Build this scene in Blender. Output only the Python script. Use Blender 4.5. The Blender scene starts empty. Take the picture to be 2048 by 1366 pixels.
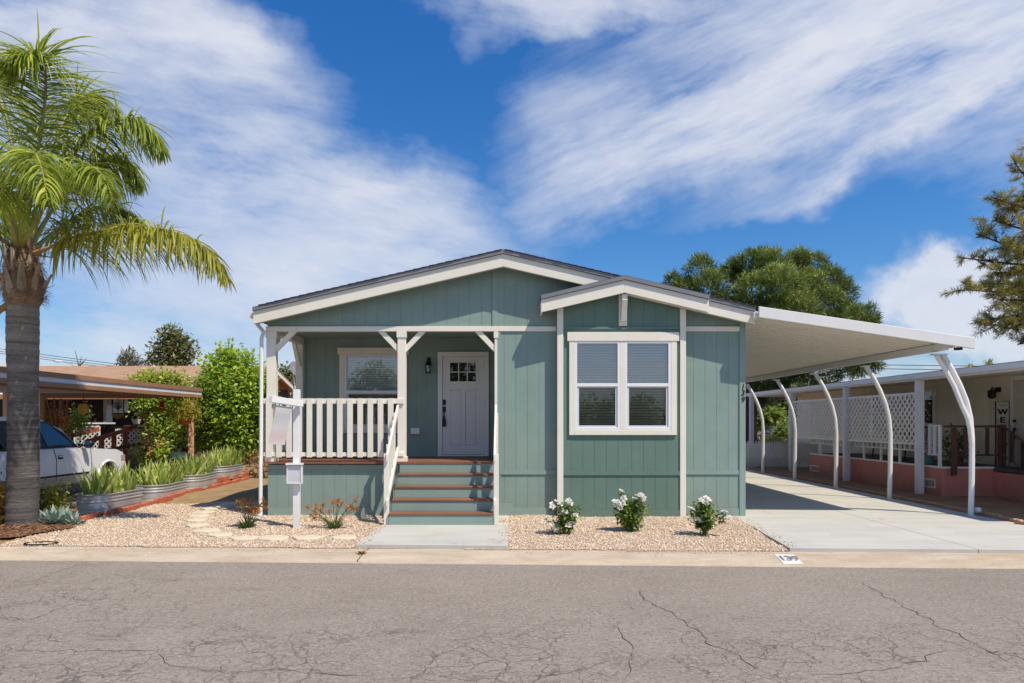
import bpy, math, random
import numpy as np
from mathutils import Vector, Matrix

R = math.radians
sc = bpy.context.scene
COL = sc.collection
F = 1400.0; VX = 1015.0; HY = 842.0; EYE = 1.7

def at(px, py, Y):
    """world point seen at photo pixel (px,py) when it stands Y metres in front of the lens"""
    return Vector(((px - VX) * Y / F, Y, EYE - (py - HY) * Y / F))
def gx(px, Y): return (px - VX) * Y / F
def gz(py, Y): return EYE - (py - HY) * Y / F

# ------------------------------------------------------------------ materials
MATS = {}
def _nodes(name):
    m = bpy.data.materials.new(name); m.use_nodes = True
    nt = m.node_tree
    for n in list(nt.nodes): nt.nodes.remove(n)
    out = nt.nodes.new('ShaderNodeOutputMaterial')
    return m, nt, out
class NT:
    def __init__(s, nt): s.nt = nt
    def n(s, t, **kw):
        x = s.nt.nodes.new(t)
        for k, v in kw.items():
            if hasattr(x, k): setattr(x, k, v)
        return x
    def l(s, a, b): s.nt.links.new(a, b)
    def math(s, op, a, b=None, c=None, clamp=False):
        x = s.nt.nodes.new('ShaderNodeMath'); x.operation = op; x.use_clamp = clamp
        for i, q in enumerate((a, b, c)):
            if q is None: continue
            if isinstance(q, (int, float)): x.inputs[i].default_value = q
            else: s.l(q, x.inputs[i])
        return x.outputs[0]
    def coords(s, scale=(1, 1, 1), kind='Object', rot=(0, 0, 0)):
        tc = s.n('ShaderNodeTexCoord'); mp = s.n('ShaderNodeMapping')
        mp.inputs['Scale'].default_value = scale; mp.inputs['Rotation'].default_value = rot
        s.l(tc.outputs[kind], mp.inputs[0]); return mp.outputs[0]
    def noise(s, vec, scale, detail=4, rough=.55, dist=0.0):
        x = s.n('ShaderNodeTexNoise'); x.inputs['Scale'].default_value = scale
        x.inputs['Detail'].default_value = detail; x.inputs['Roughness'].default_value = rough
        x.inputs['Distortion'].default_value = dist
        if vec is not None: s.l(vec, x.inputs['Vector'])
        return x.outputs['Fac']
    def ramp(s, fac, stops):
        x = s.n('ShaderNodeValToRGB'); cr = x.color_ramp
        while len(cr.elements) < len(stops): cr.elements.new(.5)
        for e, (p, c) in zip(cr.elements, stops):
            e.position = p; e.color = (*c, 1) if len(c) == 3 else c
        s.l(fac, x.inputs[0]); return x.outputs[0]
    def mix(s, fac, a, b, mode='MIX'):
        x = s.n('ShaderNodeMix'); x.data_type = 'RGBA'; x.blend_type = mode
        def put(i, q):
            if isinstance(q, (int, float)): x.inputs[i].default_value = q
            elif isinstance(q, tuple): x.inputs[i].default_value = (*q, 1) if len(q) == 3 else q
            else: s.l(q, x.inputs[i])
        put(0, fac); put(6, a); put(7, b); return x.outputs[2]
    def maprange(s, v, a, b, c=0, d=1, smooth=False):
        x = s.n('ShaderNodeMapRange'); x.clamp = True
        if smooth: x.interpolation_type = 'SMOOTHSTEP'
        s.l(v, x.inputs[0])
        for i, q in enumerate((a, b, c, d)): x.inputs[i + 1].default_value = q
        return x.outputs[0]
    def bump(s, h, strength, dist=.01, prev=None):
        x = s.n('ShaderNodeBump'); x.inputs['Strength'].default_value = strength
        x.inputs['Distance'].default_value = dist; s.l(h, x.inputs['Height'])
        if prev is not None: s.l(prev, x.inputs['Normal'])
        return x.outputs[0]
    def principled(s, out, col, rough=.6, metal=0, spec=.4, normal=None):
        p = s.n('ShaderNodeBsdfPrincipled')
        if isinstance(col, tuple): p.inputs['Base Color'].default_value = (*col, 1)
        else: s.l(col, p.inputs['Base Color'])
        if isinstance(rough, (int, float)): p.inputs['Roughness'].default_value = rough
        else: s.l(rough, p.inputs['Roughness'])
        p.inputs['Metallic'].default_value = metal
        p.inputs['Specular IOR Level'].default_value = spec
        if normal is not None: s.l(normal, p.inputs['Normal'])
        s.l(p.outputs[0], out.inputs[0]); return p

def paint(name, c, rough=.6, var=.12, grain=None, bump=.15, metal=0, dirt=0.0, spec=.35, scale=2.0):
    """painted / plain surface with soft blotches, fine grain and optional dirt near the ground"""
    if name in MATS: return MATS[name]
    m, nt, out = _nodes(name); k = NT(nt)
    v = k.coords()
    big = k.noise(v, scale, 5, .6)
    dk = tuple(x * (1 - var) for x in c); lt = tuple(min(1, x * (1 + var)) for x in c)
    col = k.ramp(big, [(.3, dk), (.7, lt)])
    gv = k.coords(grain or (1, 1, 1))
    fine = k.noise(gv, 30, 4, .65)
    col = k.mix(k.maprange(fine, .3, .75, 0, .35), col, tuple(x * .8 for x in c))
    if dirt:
        sep = k.n('ShaderNodeSeparateXYZ'); k.l(k.coords(), sep.inputs[0])
        g = k.maprange(sep.outputs[2], .0, .45, 1, 0)
        g = k.math('MULTIPLY', g, k.noise(v, 5, 5, .7))
        col = k.mix(k.math('MULTIPLY', g, dirt), col, (.22, .16, .10))
    nrm = k.bump(fine, bump, .004)
    k.principled(out, col, rough, metal, spec, nrm)
    MATS[name] = m; return m

def leafmat(name, c1, c2, c3, trans=.35, rough=.5):
    """leaf colour runs c1..c3 along the per-leaf tint attribute"""
    m, nt, out = _nodes(name); k = NT(nt)
    a = k.n('ShaderNodeAttribute'); a.attribute_name = 'tint'
    col = k.ramp(a.outputs['Fac'], [(0, c1), (.5, c2), (1, c3)])
    p = k.n('ShaderNodeBsdfPrincipled'); k.l(col, p.inputs['Base Color'])
    p.inputs['Roughness'].default_value = rough; p.inputs['Specular IOR Level'].default_value = .3
    t = k.n('ShaderNodeBsdfTranslucent'); k.l(k.mix(.5, col, tuple(min(1, x * 1.6) for x in c3)), t.inputs[0])
    mx = k.n('ShaderNodeMixShader'); mx.inputs[0].default_value = trans
    k.l(p.outputs[0], mx.inputs[1]); k.l(t.outputs[0], mx.inputs[2]); k.l(mx.outputs[0], out.inputs[0])
    MATS[name] = m; return m

def glassmat(name, tint, refl, rough=.02):
    m, nt, out = _nodes(name); k = NT(nt)
    tr = k.n('ShaderNodeBsdfTransparent'); tr.inputs[0].default_value = (*tint, 1)
    gl = k.n('ShaderNodeBsdfGlossy'); gl.inputs['Roughness'].default_value = rough
    gl.inputs[0].default_value = (.95, .97, 1, 1)
    lw = k.n('ShaderNodeLayerWeight'); lw.inputs[0].default_value = .25
    f = k.maprange(lw.outputs['Fresnel'], 0, 1, refl, 1)
    v = k.coords(); nz = k.noise(v, 1.7, 2, .5)
    k.l(k.bump(nz, .02, .02), gl.inputs['Normal'])
    mx = k.n('ShaderNodeMixShader'); k.l(f, mx.inputs[0])
    k.l(tr.outputs[0], mx.inputs[1]); k.l(gl.outputs[0], mx.inputs[2]); k.l(mx.outputs[0], out.inputs[0])
    MATS[name] = m; return m

# ------------------------------------------------------------------ objects
OFF = {}   # world offset of every object used as a parent
def tag(o, label=None, cat=None, group=None, kind=None):
    if label: o['label'] = label
    if cat: o['category'] = cat
    if group: o['group'] = group
    if kind: o['kind'] = kind
    return o
def thing(name, label, cat, loc, group=None):
    o = bpy.data.objects.new(name, None); o.empty_display_size = .2
    COL.objects.link(o); o.location = loc; OFF[o.name] = Vector(loc)
    return tag(o, label, cat, group)
def link_mesh(name, me, mat, parent=None, smooth=False):
    o = bpy.data.objects.new(name, me); COL.objects.link(o)
    if mat:
        me.materials.append(mat)
    if smooth:
        me.polygons.foreach_set('use_smooth', [True] * len(me.polygons))
    if parent is not None:
        off = OFF[parent.name]; me.transform(Matrix.Translation(-off))
        o.parent = parent
        OFF[o.name] = off
    else:
        OFF[o.name] = Vector((0, 0, 0))
    return o
def centre_origin(o):
    """put the origin of a one-mesh thing at the middle of its base"""
    me = o.data
    n = len(me.vertices); a = np.empty(n * 3); me.vertices.foreach_get('co', a); a = a.reshape(-1, 3)
    c = Vector(((a[:, 0].min() + a[:, 0].max()) / 2, (a[:, 1].min() + a[:, 1].max()) / 2, a[:, 2].min()))
    me.transform(Matrix.Translation(-c)); o.location = c
    OFF[o.name] = c
    return o
def copy_tree(o, loc=None, parent=None):
    c = o.copy(); COL.objects.link(c)
    if parent is not None: c.parent = parent
    if loc is not None: c.location = loc
    for ch in o.children: copy_tree(ch, None, c)
    return c

class MB:
    def __init__(s): s.v = []; s.f = []
    def add(s, vs, fs):
        b = len(s.v); s.v += [tuple(p) for p in vs]; s.f += [tuple(b + i for i in f) for f in fs]; return s
    def box(s, x0, x1, y0, y1, z0, z1):
        if x0 > x1: x0, x1 = x1, x0
        if y0 > y1: y0, y1 = y1, y0
        if z0 > z1: z0, z1 = z1, z0
        return s.add([(x0, y0, z0), (x1, y0, z0), (x1, y1, z0), (x0, y1, z0), (x0, y0, z1), (x1, y0, z1), (x1, y1, z1), (x0, y1, z1)],
              [(0, 3, 2, 1), (4, 5, 6, 7), (0, 1, 5, 4), (1, 2, 6, 5), (2, 3, 7, 6), (3, 0, 4, 7)])
    def prism_y(s, pts, y0, y1):
        """polygon of (x,z), counter-clockwise seen from -Y, extruded from y0 to y1"""
        n = len(pts)
        vs = [(x, y0, z) for x, z in pts] + [(x, y1, z) for x, z in pts]
        fs = [tuple(range(n)), tuple(range(2 * n - 1, n - 1, -1))]
        for i in range(n):
            j = (i + 1) % n; fs.append((j, i, n + i, n + j))
        return s.add(vs, fs)
    def prism_x(s, pts, x0, x1):
        """polygon of (y,z) extruded along x"""
        n = len(pts)
        vs = [(x0, y, z) for y, z in pts] + [(x1, y, z) for y, z in pts]
        fs = [tuple(range(n - 1, -1, -1)), tuple(range(n, 2 * n))]
        for i in range(n):
            j = (i + 1) % n; fs.append((i, j, n + j, n + i))
        return s.add(vs, fs)
    def prism_z(s, pts, z0, z1):
        n = len(pts)
        vs = [(x, y, z0) for x, y in pts] + [(x, y, z1) for x, y in pts]
        fs = [tuple(range(n - 1, -1, -1)), tuple(range(n, 2 * n))]
        for i in range(n):
            j = (i + 1) % n; fs.append((i, j, n + j, n + i))
        return s.add(vs, fs)
    def beam(s, a, b, w, h, up=(0, 0, 1)):
        """straight bar of section w x h from a to b"""
        a = Vector(a); b = Vector(b); d = (b - a).normalized(); up = Vector(up)
        sd = d.cross(up)
        if sd.length < 1e-4: sd = d.cross(Vector((0, 1, 0)))
        sd.normalize(); u = sd.cross(d).normalized()
        vs = []
        for p in (a, b):
            for (i, j) in ((-1, -1), (1, -1), (1, 1), (-1, 1)):
                vs.append(p + sd * (i * w / 2) + u * (j * h / 2))
        return s.add(vs, [(0, 1, 2, 3), (7, 6, 5, 4), (0, 4, 5, 1), (1, 5, 6, 2), (2, 6, 7, 3), (3, 7, 4, 0)])
    def tube(s, pts, r, n=8, cap=True):
        pts = [Vector(p) for p in pts]
        rs = r if isinstance(r, (list, tuple)) else [r] * len(pts)
        ref = Vector((0, 0, 1)); vs = []
        prev = None
        for i, p in enumerate(pts):
            d = (pts[min(i + 1, len(pts) - 1)] - pts[max(i - 1, 0)]).normalized()
            if prev is None:
                sd = d.cross(ref)
                if sd.length < .05: sd = d.cross(Vector((1, 0, 0)))
                sd.normalize()
            else:
                sd = prev - d * prev.dot(d); sd.normalize()
            prev = sd; u = sd.cross(d)
            for k in range(n):
                a = 2 * math.pi * k / n; vs.append(p + (sd * math.cos(a) + u * math.sin(a)) * rs[i])
        fs = []
        for i in range(len(pts) - 1):
            for k in range(n):
                fs.append((i * n + k, i * n + (k + 1) % n, (i + 1) * n + (k + 1) % n, (i + 1) * n + k))
        if cap:
            fs.append(tuple(range(n - 1, -1, -1))); fs.append(tuple(range((len(pts) - 1) * n, len(pts) * n)))
        return s.add(vs, fs)
    def lathe(s, prof, c=(0, 0, 0), n=16, sx=1.0, sy=1.0):
        """profile of (radius, z) turned about the vertical through c"""
        vs = []; fs = []
        for r, z in prof:
            for k in range(n):
                a = 2 * math.pi * k / n; vs.append((c[0] + r * sx * math.cos(a), c[1] + r * sy * math.sin(a), c[2] + z))
        for i in range(len(prof) - 1):
            for k in range(n):
                fs.append((i * n + k, i * n + (k + 1) % n, (i + 1) * n + (k + 1) % n, (i + 1) * n + k))
        fs.append(tuple(range(n - 1, -1, -1))); fs.append(tuple(range((len(prof) - 1) * n, len(prof) * n)))
        return s.add(vs, fs)
    def ball(s, c, r, n=10, m=6, sx=1, sy=1, sz=1):
        prof = [(max(.001, r * math.sin(math.pi * i / m)), -r * sz * math.cos(math.pi * i / m)) for i in range(m + 1)]
        return s.lathe(prof, c, n, sx, sy)
    def build(s, name, mat, parent=None, smooth=False, bevel=0.0):
        me = bpy.data.meshes.new(name); me.from_pydata(s.v, [], s.f); me.update()
        o = link_mesh(name, me, mat, parent, smooth)
        if bevel:
            b = o.modifiers.new('bevel', 'BEVEL'); b.width = bevel; b.segments = 1; b.limit_method = 'ANGLE'
        return o

def np_mesh(name, V, Fq, mat, parent=None, tint=None, smooth=False):
    """many small faces at once; Fq is (m,3) or (m,4); tint one value per vertex"""
    V = np.asarray(V, dtype=np.float64); Fq = np.asarray(Fq, dtype=np.int64)
    me = bpy.data.meshes.new(name); k = Fq.shape[1]
    me.vertices.add(len(V)); me.vertices.foreach_set('co', V.ravel())
    me.loops.add(Fq.size); me.loops.foreach_set('vertex_index', Fq.ravel().astype(np.int32))
    me.polygons.add(len(Fq)); me.polygons.foreach_set('loop_start', np.arange(0, Fq.size, k, dtype=np.int32))
    me.update(calc_edges=True); me.validate()
    if tint is not None:
        at_ = me.attributes.new('tint', 'FLOAT', 'POINT'); at_.data.foreach_set('value', np.asarray(tint, dtype=np.float32))
    return link_mesh(name, me, mat, parent, smooth)

def unit(a): return a / np.maximum(np.linalg.norm(a, axis=1, keepdims=True), 1e-9)

def leaf_quads(P, D, L, W, rng, tint, fold=.25, up=None):
    """diamond leaves: base P, direction D, length L, width W"""
    n = len(P); D = unit(D)
    ref = rng.normal(size=(n, 3)) if up is None else np.tile(np.array(up, float), (n, 1)) + rng.normal(size=(n, 3)) * .35
    S = unit(np.cross(D, ref)); N = np.cross(S, D)
    L = np.asarray(L).reshape(-1, 1); W = np.asarray(W).reshape(-1, 1)
    mid = P + D * L * .45
    V = np.empty((n, 4, 3)); V[:, 0] = P; V[:, 1] = mid + S * W * .5 + N * W * fold; V[:, 2] = P + D * L; V[:, 3] = mid - S * W * .5 + N * W * fold
    Fq = np.arange(n * 4).reshape(n, 4)
    return V.reshape(-1, 3), Fq, np.repeat(tint, 4)

def crown(rng, blobs, n, L, W, hollow=.55, droop=.3, tvar=.25, jitter=.12, up=(0, 0, 1)):
    """leaves spread through a set of ellipsoids (cx,cy,cz,rx,ry,rz[,tint])"""
    B = np.array([list(b) + [.5] * (7 - len(b)) for b in blobs], float)
    w = B[:, 3] * B[:, 4] * B[:, 5]; w = w ** .75; w /= w.sum()
    ix = rng.choice(len(B), n, p=w)
    d = unit(rng.normal(size=(n, 3)))
    r = hollow + (1 - hollow) * rng.random(n) ** .6
    P = B[ix, :3] + d * B[ix, 3:6] * r[:, None] + rng.normal(size=(n, 3)) * jitter
    D = d + rng.normal(size=(n, 3)) * .7 + np.array([0, 0, -droop])
    t = np.clip(B[ix, 6] + rng.normal(size=n) * tvar, 0, 1)
    s = .7 + .6 * rng.random(n)
    return leaf_quads(P, D, L * s, W * s, rng, t, up=up)

def cat_np(parts):
    V = []; Fq = []; T = []; b = 0
    for v, f, t in parts:
        V.append(v); Fq.append(f + b); T.append(t); b += len(v)
    return np.concatenate(V), np.concatenate(Fq), np.concatenate(T)

def blades(rng, P, D, L, W, segs, droop, tint, taper=.85, curl=0.0):
    """strap leaves: each a strip of segs quads bending down under its own weight"""
    n = len(P); D = unit(np.asarray(D, float)); P = np.asarray(P, float)
    L = np.broadcast_to(np.asarray(L, float), (n,)); W = np.broadcast_to(np.asarray(W, float), (n,))
    droop = np.broadcast_to(np.asarray(droop, float), (n,))
    S = unit(np.cross(D, np.array([0, 0, 1.0]) + rng.normal(size=(n, 3)) * .4))
    V = np.empty((n, segs + 1, 2, 3)); cur = P.copy(); d = D.copy()
    for i in range(segs + 1):
        t = i / segs
        w = W * (1 - t ** 1.6 * taper) * (0.65 + .35 * min(1, t * 4))
        if i == segs: w = W * .05
        V[:, i, 0] = cur - S * w[:, None] / 2; V[:, i, 1] = cur + S * w[:, None] / 2
        d = unit(d + np.array([0, 0, -1.0]) * (droop / segs)[:, None])
        cur = cur + d * (L / segs)[:, None]
    base = (np.arange(n) * (segs + 1) * 2)[:, None, None]
    q = np.array([[2 * i, 2 * i + 1, 2 * i + 3, 2 * i + 2] for i in range(segs)])[None]
    Fq = (base + q).reshape(-1, 4)
    return V.reshape(-1, 3), Fq, np.repeat(np.asarray(tint), (segs + 1) * 2)

def text_part(name, s, size, mat, parent, loc, rot, extrude=.004, offset=0.0, shear=0.0, align='CENTER', sx=1.0, sy=1.0):
    cu = bpy.data.curves.new(name, 'FONT'); cu.body = s; cu.size = size; cu.extrude = extrude
    cu.offset = offset; cu.shear = shear; cu.align_x = align; cu.align_y = 'CENTER'
    tmp = bpy.data.objects.new('tmp_text', cu); COL.objects.link(tmp)
    dg = bpy.context.evaluated_depsgraph_get(); dg.update()
    me = bpy.data.meshes.new_from_object(tmp.evaluated_get(dg))
    bpy.data.objects.remove(tmp); bpy.data.curves.remove(cu)
    M = Matrix.Translation(Vector(loc)) @ rot.to_4x4() @ Matrix.Diagonal((sx, sy, 1, 1))
    me.transform(M); me.materials.clear(); me.name = name
    return link_mesh(name, me, mat, parent)

def lattice(mb, o, u, v, w, h, step, sw, th):
    """diagonal lattice strips filling the rectangle o + u*w + v*h"""
    o = Vector(o); u = Vector(u); v = Vector(v); nrm = u.cross(v).normalized()
    for sgn in (1, -1):
        k = -h
        while k < w:
            # line a: x = k + t, y = t (sgn 1) or y = h - t
            t0 = max(0, -k); t1 = min(h, w - k)
            if t1 - t0 > .02:
                ya, yb = (t0, t1) if sgn == 1 else (h - t0, h - t1)
                off = nrm * (th * .55 * sgn)
                a = o + u * (k + t0) + v * ya + off; b = o + u * (k + t1) + v * yb + off
                mb.beam(a, b, th, sw, up=nrm.cross((b - a).normalized()))
            k += step
    return mb

def siding(mb, x0, x1, zb, zt, y, pitch=.205, gap=.0045, proud=.004, phase=0.0, hole=None):
    """vertical grooved panel in the plane Y=y facing -Y: backing sheet plus boards; zb, zt numbers or functions of x; hole = (x0, x1, z0, z1) opening"""
    fb = zb if callable(zb) else (lambda x: zb); ft = zt if callable(zt) else (lambda x: zt)
    cuts = [x0]; x = x0 + (phase if phase > 0 else pitch)
    while x < x1 - .01: cuts.append(x); x += pitch
    cuts.append(x1)
    def piece(a, b, lo, hi, ya, yb):
        if b - a > .002: mb.prism_y([(a, lo(a)), (b, lo(b)), (b, hi(b)), (a, hi(a))], ya, yb)
    def cut(a, b, lo, hi, ya, yb):
        if hole is None or b <= hole[0] or a >= hole[1]: piece(a, b, lo, hi, ya, yb); return
        h0, h1 = max(a, hole[0]), min(b, hole[1])
        piece(a, h0, lo, hi, ya, yb); piece(h1, b, lo, hi, ya, yb)
        piece(h0, h1, lo, lambda x: hole[2], ya, yb); piece(h0, h1, lambda x: hole[3], hi, ya, yb)
    for a, b in zip(cuts[:-1], cuts[1:]):
        a2 = a + (gap / 2 if a > x0 else 0); b2 = b - (gap / 2 if b < x1 else 0)
        cut(a2, b2, fb, ft, y - proud, y)
    cut(x0, x1, fb, lambda x: ft(x) - .004, y + .001, y + .05)
    return mb

def pane_quad(x0, x1, y, z0, z1):
    return MB().add([(x0, y, z0), (x1, y, z0), (x1, y, z1), (x0, y, z1)], [(0, 1, 2, 3)])

class Boards:
    """each box becomes a mesh part of its own"""
    def __init__(s): s.b = []
    def box(s, *a): s.b.append(a)
    def build(s, name, mat, parent, bevel=0.0):
        return [MB().box(*a).build(name, mat, parent, bevel=bevel) for a in s.b]
# ------------------------------------------------------------------ light settings
SUN_E = 5.0; SKY_S = .1; SKY_SAT = 1.3
CLOUD_LO = (5.2, 6.1, 7.9); CLOUD_HI = (7.9, 8.1, 8.8)
SKY_TINT_LO = (.82, 1.02, 1.22); SKY_TINT_HI = (.6, 1.12, 1.52)
# ------------------------------------------------------------------ camera, sun, sky
cam = bpy.data.cameras.new('camera'); co = bpy.data.objects.new('camera', cam); COL.objects.link(co)
co.location = (0, 0, EYE); co.rotation_euler = (R(90), 0, 0)
cam.lens = F / 2048 * 36; cam.sensor_width = 36; cam.sensor_fit = 'HORIZONTAL'
cam.shift_x = 9 / 2048; cam.shift_y = (HY - 683) / 2048; cam.clip_end = 2000
sc.camera = co
sc.view_settings.view_transform = 'Standard'; sc.view_settings.look = 'None'; sc.view_settings.exposure = 0

SUND = Vector((.48, -.42, 1.0)).normalized()
sl = bpy.data.lights.new('sun', 'SUN'); so = bpy.data.objects.new('sun', sl); COL.objects.link(so)
sl.energy = SUN_E; sl.angle = R(.5); sl.color = (1, .89, .74)
so.rotation_euler = SUND.to_track_quat('Z', 'Y').to_euler(); so.location = (20, -15, 40)

w = bpy.data.worlds.new('World'); sc.world = w; w.use_nodes = True
nt = w.node_tree
for n_ in list(nt.nodes): nt.nodes.remove(n_)
k = NT(nt)
out = k.n('ShaderNodeOutputWorld'); bg = k.n('ShaderNodeBackground'); bg.inputs[1].default_value = SKY_S
k.l(bg.outputs[0], out.inputs[0])
sky = k.n('ShaderNodeTexSky'); sky.sky_type = 'NISHITA'; sky.sun_disc = False
sky.sun_elevation = math.asin(SUND.z); sky.sun_rotation = math.atan2(SUND.x, SUND.y)
sky.air_density = 1.0; sky.dust_density = .6; sky.ozone_density = 2.0
hs = k.n('ShaderNodeHueSaturation'); hs.inputs['Saturation'].default_value = SKY_SAT; hs.inputs['Value'].default_value = 1.0
k.l(sky.outputs[0], hs.inputs['Color'])
tc = k.n('ShaderNodeTexCoord'); sp = k.n('ShaderNodeSeparateXYZ'); k.l(tc.outputs['Generated'], sp.inputs[0])
ay = k.math('ADD', k.math('ABSOLUTE', sp.outputs[1]), .05)
uu = k.math('DIVIDE', sp.outputs[0], ay); vv = k.math('DIVIDE', sp.outputs[2], ay)
def comb(x, y):
    c = k.n('ShaderNodeCombineXYZ'); k.l(x, c.inputs[0]); k.l(y, c.inputs[1]); return c.outputs[0]
uv = comb(uu, vv)
w1 = k.noise(uv, 3.5, 5, .6); w2 = k.noise(k.n('ShaderNodeMapping').outputs[0] if False else uv, 5.3, 5, .6)
u2 = k.math('ADD', uu, k.math('MULTIPLY', k.math('SUBTRACT', w1, .5), .22))
v2 = k.math('ADD', vv, k.math('MULTIPLY', k.math('SUBTRACT', w2, .5), .16))
u3 = k.math('ADD', uu, k.math('MULTIPLY', k.math('SUBTRACT', w1, .5), .035)); v3 = k.math('ADD', vv, k.math('MULTIPLY', k.math('SUBTRACT', w2, .5), .03))
def streak(angle, sx, sy, det=8, rough=.62, dist=.6):
    mp = k.n('ShaderNodeMapping'); mp.inputs['Rotation'].default_value = (0, 0, -R(angle)); k.l(comb(u3, v3), mp.inputs[0])
    m2 = k.n('ShaderNodeMapping'); m2.inputs['Scale'].default_value = (sx, sy, 1); k.l(mp.outputs[0], m2.inputs[0])
    return k.noise(m2.outputs[0], 1.0, det, rough, dist)
CLOUDS = [  # photo x, y, half length, half width, tilt, strength, which streaks
    (230, 95, 330, 95, -14, 1.05, 1), (480, 130, 150, 70, -32, .75, 1), (40, 150, 260, 150, 0, .45, 1), (330, 330, 420, 100, -8, .5, 1), (640, 400, 330, 95, -20, .85, 1),
    (430, 540, 520, 100, -6, .74, 1), (820, 420, 160, 60, -10, .55, 1), (200, 700, 520, 70, 0, .8, 1), (700, 560, 260, 60, 10, .5, 1), (930, 260, 50, 70, 0, .12, 1),
    (1720, 130, 500, 160, 17, .9, 0), (1960, 120, 300, 190, 20, .7, 0), (1790, 285, 330, 26, 26, .75, 0), (1480, 270, 330, 95, 20, .8, 0), (1230, 340, 210, 85, 28, .75, 0), (1120, 235, 100, 45, 0, .3, 0),
    (1060, 35, 210, 55, -4, .95, 1), (1250, 55, 190, 50, 8, .7, 1), (980, 110, 60, 60, -40, .35, 1), (1400, 60, 260, 80, 10, .6, 0),
    (1900, 590, 200, 82, 2, 1.5, 2), (2080, 650, 260, 120, 0, 1.2, 2), (1620, 720, 500, 50, 0, .55, 1), (1000, 700, 500, 50, 0, .25, 1),
    (1000, 800, 2600, 75, 0, 1.1, 1), (-400, 300, 400, 200, 10, .7, 1), (2500, 300, 400, 160, 15, .8, 0), (700, -500, 700, 200, 10, .8, 1), (1700, -700, 700, 250, 20, .9, 0)]
acc = {0: None, 1: None, 2: None}
for (px, py, a, b, ang, amp, grp) in CLOUDS:
    cu, cv = (px - VX) / F, (HY - py) / F; a /= F; b /= F; th = R(ang)
    du = k.math('SUBTRACT', u2, cu); dv = k.math('SUBTRACT', v2, cv)
    p = k.math('ADD', k.math('MULTIPLY', du, math.cos(th) / a), k.math('MULTIPLY', dv, math.sin(th) / a))
    q = k.math('ADD', k.math('MULTIPLY', du, -math.sin(th) / b), k.math('MULTIPLY', dv, math.cos(th) / b))
    d2 = k.math('ADD', k.math('MULTIPLY', p, p), k.math('MULTIPLY', q, q))
    g = k.math('MULTIPLY', k.math('EXPONENT', k.math('MULTIPLY', d2, -1.0)), amp)
    acc[grp] = g if acc[grp] is None else k.math('ADD', acc[grp], g)
sA = k.math('ADD', k.math('MULTIPLY', streak(25, 1.8, 8, 8, .62, 0), .66), k.math('MULTIPLY', streak(21, 4.5, 22, 7, .65, 0), .34))
sB = k.math('ADD', k.math('MULTIPLY', streak(-17, 2.2, 6, 8, .62, 0), .68), k.math('MULTIPLY', streak(-10, 5, 20, 7, .65, 0), .32)); sC = k.noise(uv, 6, 8, .6)
def dens(g, st, lo, hi, gain):
    x = k.math('MAXIMUM', k.math('SUBTRACT', k.math('MULTIPLY', k.math('POWER', k.math('MINIMUM', g, 1.4), 1.2), k.maprange(st, lo, hi, .12, gain)), .085), 0)
    return k.maprange(k.math('DIVIDE', x, k.math('ADD', x, .62)), 0, .74, 0, 1)
d = k.math('MAXIMUM', dens(acc[0], sA, .35, .68, 1.9), dens(acc[1], sB, .35, .68, 1.8))
pf = k.maprange(k.math('ADD', acc[2], k.math('MULTIPLY', k.math('SUBTRACT', sC, .5), 1.3)), .35, .95, 0, 1, smooth=True)
d = k.math('MULTIPLY', k.math('MAXIMUM', d, k.math('MULTIPLY', pf, .95)), .93)
fine = streak(10, 7, 18, 6, .6)
ccol = k.ramp(k.math('MULTIPLY', d, k.maprange(fine, .3, .7, .75, 1.15)), [(0, CLOUD_LO), (1, CLOUD_HI)])
skyc = k.mix(k.maprange(vv, .0, .62, 0, 1), k.mix(1, hs.outputs[0], SKY_TINT_LO, 'MULTIPLY'), k.mix(1, hs.outputs[0], SKY_TINT_HI, 'MULTIPLY'))
k.l(k.mix(d, skyc, ccol), bg.inputs[0])

# ------------------------------------------------------------------ materials of the place
rng0 = np.random.default_rng(7)
GREEN = paint('green_siding', (.238, .328, .292), .62, .08, (1.2, 1.2, 9), .3, dirt=.55)
GREEN2 = paint('green_trim', (.248, .338, .302), .6, .05, (9, 1, 1), .15)
GREEND = paint('dark_green_siding', (.13, .215, .175), .62, .06, (1.2, 1.2, 9), .25, dirt=.2)
CREAM = paint('cream_trim', (.80, .765, .66), .6, .05, (2, 2, 6), .25)
WHITE = paint('white_paint', (.80, .80, .78), .5, .04, None, .1)
WHITEPOST = paint('white_wood', (.80, .80, .79), .55, .06, (6, 6, 1), .2, dirt=.3)
VINYL = paint('white_vinyl', (.82, .83, .84), .35, .03, None, .03)
DOORP = paint('door_paint', (.76, .75, .74), .45, .03, (8, 8, 1), .05)
BLACK = paint('black_metal', (.015, .015, .016), .4, .2, None, .05, metal=.3)
DECKW = paint('brown_decking', (.23, .105, .06), .6, .2, (1, 14, 14), .3)
CONC = paint('pale_concrete', (.44, .43, .40), .85, .07, None, .35, scale=.8)
METALW = paint('white_metal', (.74, .74, .72), .42, .05, None, .05)
METALPOST = paint('white_post_metal', (.80, .80, .79), .38, .06, None, .06, dirt=.5)
PAN = paint('pan_underside', (.76, .72, .62), .5, .04, None, .05)
GALV = paint('galvanised_steel', (.62, .64, .65), .42, .18, (6, 6, 1), .1, metal=.6)
REDWOOD = paint('red_wood', (.38, .10, .06), .65, .2, None, .25)
DARKWOOD = paint('dark_wood', (.11, .055, .042), .6, .25, None, .25)
ORANGEW = paint('orange_wood', (.85, .45, .25), .65, .12, (6, 6, 1), .25)
BROWNM = paint('brown_fascia', (.38, .19, .10), .5, .1, None, .1)
REDBRICK = paint('red_edging', (.44, .13, .07), .85, .22, None, .6)
TERRA = paint('terracotta_edging', (.46, .25, .15), .9, .25, None, .6)
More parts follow.
